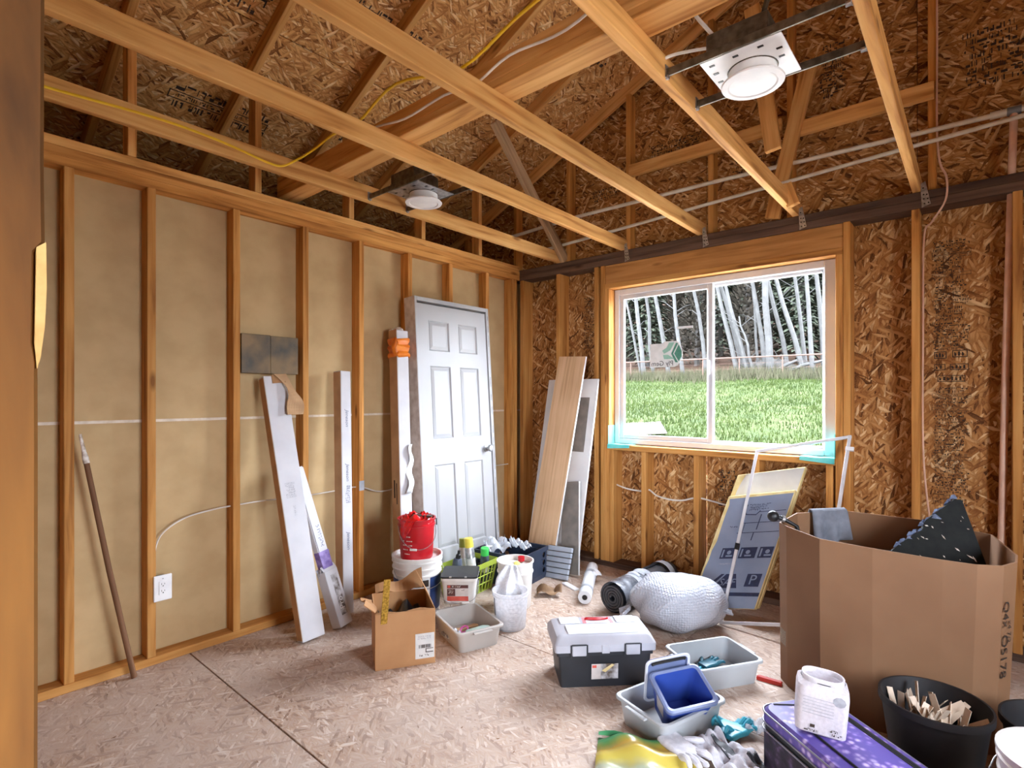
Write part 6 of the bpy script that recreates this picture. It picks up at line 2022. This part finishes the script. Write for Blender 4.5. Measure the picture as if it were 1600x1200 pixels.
def suitcase_mat():
    m, tr_, N, K, P = nt('purple_floral_fabric')
    tc = N.new('ShaderNodeTexCoord')
    v = N.new('ShaderNodeTexVoronoi')
    v.inputs['Scale'].default_value = 46
    K.new(tc.outputs['Object'], v.inputs['Vector'])
    nz = N.new('ShaderNodeTexNoise')
    nz.inputs['Scale'].default_value = 8.5
    nz.inputs['Detail'].default_value = 2
    K.new(tc.outputs['Object'], nz.inputs['Vector'])
    rm = ramp(N, [(0.46, (0, 0, 0)), (0.56, (1, 1, 1))])
    K.new(nz.outputs['Fac'], rm.inputs['Fac'])
    rf_ = ramp(N, [(0.20, S(206, 190, 232)), (0.45, S(128, 104, 184)), (0.6, S(92, 76, 158))])
    K.new(v.outputs['Distance'], rf_.inputs['Fac'])
    mx_ = N.new('ShaderNodeMix')
    mx_.data_type = 'RGBA'
    K.new(rm.outputs['Color'], mx_.inputs['Factor'])
    mx_.inputs['A'].default_value = L3(S(92, 78, 160))
    K.new(rf_.outputs['Color'], mx_.inputs['B'])
    K.new(mx_.outputs['Result'], P.inputs['Base Color'])
    P.inputs['Roughness'].default_value = 0.5
    return m


def suitside_mat():
    m, tr_, N, K, P = nt('dark_plum_fabric')
    tc = N.new('ShaderNodeTexCoord')
    v = N.new('ShaderNodeTexNoise')
    v.inputs['Scale'].default_value = 30
    v.inputs['Detail'].default_value = 5
    K.new(tc.outputs['Object'], v.inputs['Vector'])
    rp = ramp(N, [(0.40, S(28, 20, 34)), (0.58, S(52, 36, 58)), (0.72, S(104, 84, 120))])
    K.new(v.outputs['Fac'], rp.inputs['Fac'])
    K.new(rp.outputs['Color'], P.inputs['Base Color'])
    P.inputs['Roughness'].default_value = 0.55
    return m


M['floral'] = suitcase_mat()
M['plum'] = suitside_mat()
M['piping'] = pm('grey_piping', S(150, 150, 164), S(120, 120, 134), rough=0.35)
SL_, SW_ = 0.32, 0.140
t = thing('suitcase', 'purple floral fabric suitcase lying flat in the near right corner', 'suitcase', (2.858, -1.762, 0), R(-37))
MB().loft([rrect(SL_ - 0.02, SW_ - 0.015, 0.045, 0.005, 6), rrect(SL_, SW_, 0.05, 0.02, 6), rrect(SL_, SW_, 0.05, 0.165, 6)]).build('body', 'plum', t, smooth=0.6)
MB().loft([rrect(SL_ - 0.003, SW_ - 0.003, 0.05, 0.165, 6), rrect(SL_ - 0.003, SW_ - 0.003, 0.05, 0.192, 6)]).build('zip_gusset', 'tbblack', t, smooth=0.6)
MB().loft([rrect(SL_, SW_, 0.05, 0.192, 6), rrect(SL_, SW_, 0.05, 0.222, 6), rrect(SL_ - 0.012, SW_ - 0.012, 0.045, 0.236, 6), rrect(SL_ - 0.10, SW_ - 0.06, 0.03, 0.240, 6)]).build('lid', 'floral', t, smooth=0.6)
for z_, off_ in ((0.165, 0.002), (0.192, 0.002), (0.226, 0.001)):
    lp_ = rrect(SL_ + off_, SW_ + off_, 0.05, z_, 6)
    MB().tube(lp_ + [lp_[0]], 0.0032, 6).build('piping', 'piping', t, smooth=True)
lp_ = rrect(0.185, 0.080, 0.04, 0.2405, 6, cx=-0.02)
MB().loft([rrect(0.19, 0.083, 0.04, 0.236, 6, cx=-0.02), rrect(0.188, 0.081, 0.04, 0.243, 6, cx=-0.02), rrect(0.16, 0.06, 0.03, 0.248, 6, cx=-0.02)]).build('front_pocket', 'floral', t, smooth=0.8)
MB().tube([(p[0], p[1], 0.243) for p in rrect(0.190, 0.083, 0.04, 0, 6, cx=-0.02)] + [(rrect(0.190, 0.083, 0.04, 0, 6, cx=-0.02)[0][0], rrect(0.190, 0.083, 0.04, 0, 6, cx=-0.02)[0][1], 0.243)], 0.0035, 6).build('piping', 'tbblack', t, smooth=True)
MB().tube([(-0.26, 0.100, 0.239), (0.22, 0.100, 0.239)], 0.006, 6).build('zip', 'tbblack', t)
MB().tube([(-0.30, -0.09, 0.237), (-0.24, 0.10, 0.240)], 0.003, 6).build('seam', 'tbblack', t)
for q in (-0.9, 0.9):
    MB().lathe([(0.024, -0.008), (0.024, 0.008)], 16).build('wheel', 'blackrub', t, mx=Matrix.Translation((-SL_ - 0.004, q * 0.09, 0.03)) @ Matrix.Rotation(R(90), 4, 'X'))
for x_ in (-0.12, 0.08):
    MB().lathe([(0.006, 0), (0.005, 0.003)], 10).build('rivet', 'galv', t, mx=Matrix.Translation((x_, -SW_ - 0.0005, 0.09)) @ Matrix.Rotation(R(90), 4, 'X'))

M['jarpl'] = film('frosted_jar_plastic', S(230, 226, 230), 0.82, 0.3)
t = thing('plastic_jar', 'frosted plastic tub with oval open top standing on the purple suitcase', 'jar', mx=Matrix.Translation((2.722, -1.722, 0.2505)) @ Matrix.Rotation(R(15), 4, 'Z') @ Matrix.Rotation(R(4), 4, 'Y'))
t.scale = (1.13, 1.13, 1.0)
k = 5
MB().loft([rrect(0.058, 0.044, 0.014, 0.0, k), rrect(0.064, 0.050, 0.016, 0.006, k), rrect(0.066, 0.052, 0.018, 0.13, k), rrect(0.064, 0.050, 0.022, 0.150, k), rrect(0.055, 0.041, 0.034, 0.160, k), rrect(0.055, 0.041, 0.038, 0.176, k), rrect(0.050, 0.036, 0.034, 0.176, k), rrect(0.050, 0.036, 0.034, 0.160, k), rrect(0.062, 0.048, 0.018, 0.14, k), rrect(0.060, 0.046, 0.014, 0.006, k)]).build('shell', 'jarpl', t, smooth=0.6)
for k_ in range(6):
    MB().box(-0.050, -0.0528, 0.068 + 0.010 * k_, 0.028, -0.0522, 0.0692 + 0.010 * k_).build('printed_line', 'greyink', t)
MB().box(-0.028, -0.0528, 0.024, -0.016, -0.0522, 0.034).build('printed_mark', 'ink', t)
print_block(MB(), 0.030, 0.022, 2, 91).xf(basis((1, 0, 0), (0, 0, 1), (0, -1, 0), (0.022, -0.0529, 0.012))).build('printed_mark', 'ink', t)
print_block(MB(), 0.05, 0.010, 1, 92).xf(basis((1, 0, 0), (0, 0, 1), (0, -1, 0), (-0.045, -0.0529, 0.010))).build('printed_mark', 'ink', t)
MB().lathe([(0.016, -0.0003), (0.016, 0.0003)], 9).build('printed_flower', 'greyink', t, mx=Matrix.Translation((0.040, -0.0526, 0.125)) @ Matrix.Rotation(R(90), 4, 'X'))
MB().tube([(0.056 * math.cos(i / 24 * 6.283), 0.042 * math.sin(i / 24 * 6.283), 0.163) for i in range(25)], 0.0016, 5).build('lid_ring', 'tbblack', t)

# ------------------------------------------------------------------ big cardboard bin
rim = [(2.402, -0.948), (2.448, -1.010), (2.612, -1.150), (2.80, -1.148), (3.02, -1.110), (3.120, -1.085), (3.195, -1.030), (3.235, -0.940), (3.240, -0.840), (3.170, -0.560), (2.913, -0.440), (2.600, -0.450), (2.415, -0.680)]
zt = [0.742, 0.741, 0.739, 0.732, 0.720, 0.716, 0.714, 0.715, 0.720, 0.735, 0.742, 0.744, 0.745]
cxg, cyg = 2.80, -0.80
t = thing('bulk_carton', 'big eight-sided brown cardboard bin standing under the window wall', 'box', (cxg, cyg, 0))


def shell(scale_top, scale_bot, z0):
    return None


lo_b = [((x - cxg) * (0.985 if x < 2.9 else 0.93), (y - cyg) * 0.985, 0.0) for x, y in rim]
lo_t = [(x - cxg, y - cyg, z) for (x, y), z in zip(rim, zt)]
sc2 = 0.984
in_t = [(p[0] * sc2, p[1] * sc2, p[2]) for p in lo_t]
in_b = [(p[0] * sc2, p[1] * sc2, 0.006) for p in lo_b]
lo_m = [tuple(Vector(a_).lerp(Vector(b_), 0.5) * 1.0) for a_, b_ in zip(lo_b, lo_t)]
# each side wall is its own panel
nP = len(rim)
M['binout'] = pm('bin_kraft_outside', S(136, 100, 70), S(128, 92, 63), scale=3, rough=0.75)
for i in range(nP):
    j = (i + 1) % nP
    MB().hexa([lo_b[i], lo_b[j], in_b[j], in_b[i]], [lo_t[i], lo_t[j], in_t[j], in_t[i]]).build('side_panel', 'binout', t)
MB().add([(p[0], p[1], 0.004) for p in in_b], [tuple(range(nP))]).build('bottom', 'kraft', t)
# clear tape patch and marker writing on the front
fl_ = Vector(lo_t[1]) - Vector(lo_t[0])
nrm = Vector((fl_.y, -fl_.x, 0)).normalized()
M['packtape'] = film('clear_pack_tape', S(226, 214, 196), 0.4)
pt = Vector(lo_b[0]).lerp(Vector(lo_t[0]), 0.24)
MB().quad(pt + nrm * 0.002 + fl_ * 0.05, pt + nrm * 0.002 + fl_ * 0.85, pt + nrm * 0.002 + fl_ * 0.85 + Vector((0, 0, 0.07)), pt + nrm * 0.002 + fl_ * 0.05 + Vector((0, 0, 0.07))).build('tape', 'packtape', t)
pA, pB = Vector(lo_t[6]), Vector(lo_t[7])
pb_ = Vector(lo_b[6]).lerp(Vector(lo_b[7]), 0.25)
pa_ = pA.lerp(pB, 0.25)
dv = (pa_ - pb_).normalized()
ac = (pB - pA).normalized()
nv = ac.cross(dv)
if nv.y > 0:
    nv = -nv
for body, zz, off_, sz in (('OS178', 0.37, 0.0, 0.060), ('x4 7/2', 0.46, 0.030, 0.034), ('Q4x', 0.53, 0.0, 0.055)):
    ex_ = -dv
    ez_ = nv.normalized()
    ey_ = ez_.cross(ex_)
    lettering(body, sz, 'ink', t, basis(ex_, ey_, ez_, pb_ + dv * zz + ac * off_ + ez_ * 0.004), name='handwriting')

M['tarp'] = pm('dark_speckled_board', S(20, 22, 19), S(9, 10, 10), scale=22, rough=0.6, bump=0.15, bscale=22, spec=0.15)
M['tarpedge'] = pm('blue_grey_broken_edge', S(118, 132, 160), S(70, 80, 104), scale=30, rough=0.35, bump=0.8, bscale=40)
apex, lf, rt = Vector((3.044, -0.62, 0.885)), Vector((2.79, -0.78, 0.60)), Vector((3.150, -0.66, 0.62))
exb = (rt - lf).normalized()
nb = (rt - lf).cross(apex - lf).normalized()
if nb.y > 0:
    nb = -nb
eyb = nb.cross(exb)
mb_ = basis(exb, eyb, nb, lf)
inv = mb_.inverted()
P2 = [inv @ p for p in (lf, rt, apex)]
low = 0.50
poly = [(P2[0].x - 0.06, P2[0].y - 0.06), (P2[0].x + 0.10, P2[0].y - low), (P2[1].x - 0.04, P2[1].y - low), (P2[1].x + 0.02, P2[1].y - 0.10), (P2[1].x, P2[1].y), (P2[2].x + 0.025, P2[2].y - 0.004), (P2[2].x, P2[2].y), (P2[2].x * 0.62, P2[2].y * 0.66), (P2[2].x * 0.55, P2[2].y * 0.50), (P2[2].x * 0.25, P2[2].y * 0.27)]
t = thing('broken_slab', 'black speckled broken board poking out of the big cardboard bin', 'board', mx=mb_)
MB().prism(poly, -0.03, 0.0).build('slab', 'tarp', t)
eg = MB()
rn = random.Random(6)
A_, B_ = Vector((poly[0][0], poly[0][1], 0)), Vector((poly[6][0], poly[6][1], 0))
for k in range(26):
    u = k / 25
    p = A_.lerp(B_, u) + Vector((rn.uniform(-0.008, 0.008), rn.uniform(-0.008, 0.008), -0.015 + rn.uniform(-0.01, 0.012)))
    s_ = rn.uniform(0.012, 0.022)
    eg.add([p + Vector((-s_, -s_ * 0.5, 0)), p + Vector((s_, -s_ * 0.2, 0.004)), p + Vector((s_ * 0.6, s_, -0.006)), p + Vector((-s_ * 0.4, s_ * 0.8, 0.01))], [(0, 1, 2), (0, 2, 3), (0, 1, 3), (1, 2, 3)])
eg.build('broken_edge', 'tarpedge', t)['kind'] = 'stuff'
fk = MB()
for k in range(22):
    u, v = rn.random(), rn.random()
    if u + v > 1:
        u, v = 1 - u, 1 - v
    p = P2[0] + (P2[1] - P2[0]) * u + (P2[2] - P2[0]) * v
    s_ = rn.uniform(0.002, 0.007)
    an = rn.uniform(0.3, 1.2)
    d_ = Vector((math.cos(an), -math.sin(an), 0)) * s_ * rn.uniform(1, 3)
    e_ = Vector((s_ * 0.4, s_ * 0.4, 0))
    fk.quad(p - d_ + Vector((0, 0, .001)), p + e_ + Vector((0, 0, .001)), p + d_ + Vector((0, 0, .001)), p - e_ + Vector((0, 0, .001)))
fk.build('pale_flecks', 'paint', t)['kind'] = 'stuff'

M['greycloth'] = pm('grey_tshirt', S(128, 132, 142), S(104, 108, 118), scale=14, rough=0.85)


def shirt(u, v):
    a_, b_ = Vector((2.462, -0.622, 0)), Vector((2.590, -0.462, 0))
    IN_ = Vector((0.78, -0.62, 0))
    c = a_.lerp(b_, u)
    n_ = Vector((-0.82, 0.57, 0))
    if v < 0.62:
        q = v / 0.62
        return c + IN_ * (0.022 + 0.006 * math.sin(u * 9) + 0.018 * (1 - q) * (1 + math.sin(u * 14))) + Vector((0, 0, 0.752 - 0.19 * (1 - q) * (1 - 0.25 * u)))
    q = (v - 0.62) / 0.38
    return c + IN_ * (0.022 - 0.045 * q) + Vector((0, 0, 0.752 + 0.010 * math.sin(q * 3.1) - 0.10 * max(0, q - 0.5)))


o = MB().grid(18, 16, shirt).build('grey_shirt', 'greycloth', smooth=True, thick=0.003)
tag(o, 'grey shirt draped over the back rim of the big cardboard bin', 'cloth')
t = thing('ball_handle', 'black ball-ended handle sticking out of the corner of the big cardboard bin', 'handle', (2.420, -0.950, 0.758))
MB().lathe([(0.0, -0.026)] + [(0.026 * math.sin(math.pi * i / 10), -0.026 * math.cos(math.pi * i / 10)) for i in range(1, 10)] + [(0.0, 0.026)], 18, cap0=False, cap1=False).build('ball', 'black', t, smooth=True, mx=Matrix.Translation((-0.036, -0.030, 0.016)))
MB().tube([(-0.036, -0.030, 0.016), (0.0, 0.0, 0.004), (0.05, 0.035, -0.03), (0.15, 0.12, -0.55)], [0.010, 0.011, 0.010, 0.012], 10).build('rod', 'black', t, smooth=True)
MB().tube([(-0.006, -0.005, 0.006), (0.004, 0.003, 0.002)], 0.016, 12).build('collar', 'galv', t)
M['redtool'] = pm('red_painted_steel', S(186, 44, 30), S(160, 32, 22), rough=0.4)
o = MB().loft([rrect(0.055, 0.014, 0.005, 0), rrect(0.055, 0.014, 0.005, 0.012), rrect(0.05, 0.010, 0.005, 0.016)]).build('red_bar', 'redtool', mx=Matrix.Translation((2.378, -1.020, 0)) @ Matrix.Rotation(R(4), 4, 'Z'))
tag(o, 'small red bar on the floor at the foot of the big cardboard bin', 'tool')

# nursery pots and the near bucket
M['potpl'] = pm('dull_black_pot', S(34, 32, 34), S(26, 24, 26), scale=8, rough=0.6)


def pot(label, x, y, r0, r1, h_):
    t = thing('nursery_pot', label, 'pot', (x, y, 0), 0, 'black plastic pots')
    MB().lathe([(r0 * 0.95, 0), (r0, 0.006), (r1 - 0.006, h_ - 0.025), (r1 + 0.003, h_ - 0.024), (r1 + 0.003, h_), (r1 - 0.004, h_), (r1 - 0.010, h_ - 0.03), (r0 - 0.004, 0.01), (0, 0.01)], 40, cap1=False).build('shell', 'potpl', t, smooth=0.6)
    return t


pot('black plastic pot full of cream plant tags in front of the big cardboard bin', 3.005, -1.345, 0.120, 0.160, 0.285)
pot('empty black pot at the right edge of the picture behind the white bucket', 3.325, -1.270, 0.115, 0.150, 0.285)
M['cream'] = pm('cream_plastic_tag', S(222, 204, 184), S(200, 178, 156), scale=14, rough=0.5)
rn = random.Random(14)
tagme = MB().box(-0.010, -0.0008, 0, 0.010, 0.0008, 0.085).add([(-0.010, -0.0008, 0), (0.010, -0.0008, 0), (0.0, -0.0008, -0.02)], [(0, 1, 2)]).mesh('plant_tag', 0)
tagme.materials.append(M['cream'])
for k in range(44):
    an = rn.uniform(0, 6.28)
    rr = 0.115 * math.sqrt(rn.random())
    px_, py_ = 3.005 + rr * math.cos(an), -1.345 + rr * math.sin(an)
    o = bpy.data.objects.new('plant_tag', tagme)
    col.objects.link(o)
    o.matrix_basis = Matrix.Translation((px_, py_, 0.165 + rn.uniform(0, 0.03) + 0.03 * (rr < 0.06))) @ Euler((rn.uniform(-0.9, 0.9), rn.uniform(-0.8, 0.8), rn.uniform(0, 6.28))).to_matrix().to_4x4() @ Matrix.Scale(rn.uniform(0.85, 1.3), 4)
    tag(o, 'cream plastic plant tag jumbled in the black pot', 'plant tag', 'cream plant tags in the black pot')
o = MB().lathe([(0.12, 0.0), (0.132, 0.11), (0.11, 0.14), (0.0, 0.155)], 24, cap1=False).build('potting_soil', 'bark', smooth=True, mx=Matrix.Translation((3.005, -1.345, 0.012)))
tag(o, 'dark filling under the cream tags in the black pot', 'soil')
t = thing('near_bucket', 'white bucket cut off by the lower right corner of the picture', 'bucket', (3.312, -1.682, 0))
bucket_mesh(0.132, 0.150, 0.372).build('shell', 'whitepl', t, smooth=0.6)
bail(0.152, 0.32, 0.10, CAMDIR(3.312, -1.682) - 0.4).build('bail_handle', 'galv', t, smooth=True)
# scrap lumber on the floor behind the big carton
o = beam('scrap_board', (3.36, -0.95, 0.045), (3.62, -0.12, 0.05), 0.089, 0.038, 'darkplate', None)
tag(o, 'dark scrap board on the floor right of the big cardboard bin', 'board')
# floor litter
rn = random.Random(21)
lit = MB()
for k in range(60):
    x, y = rn.uniform(0.1, 2.0), rn.uniform(-3.2, -1.9)
    s_ = rn.uniform(0.003, 0.011)
    a_ = rn.uniform(0, 6.28)
    lit.add([(x + s_ * math.cos(a_), y + s_ * math.sin(a_), 0.0006), (x + 0.4 * s_ * math.cos(a_ + 2), y + 0.4 * s_ * math.sin(a_ + 2), 0.0006), (x - s_ * math.cos(a_), y - s_ * math.sin(a_), 0.004)], [(0, 1, 2)])
o = lit.build('floor_litter', 'stickw')
tag(o, 'tiny wood chips scattered over the bare floor', 'debris', kind='stuff')
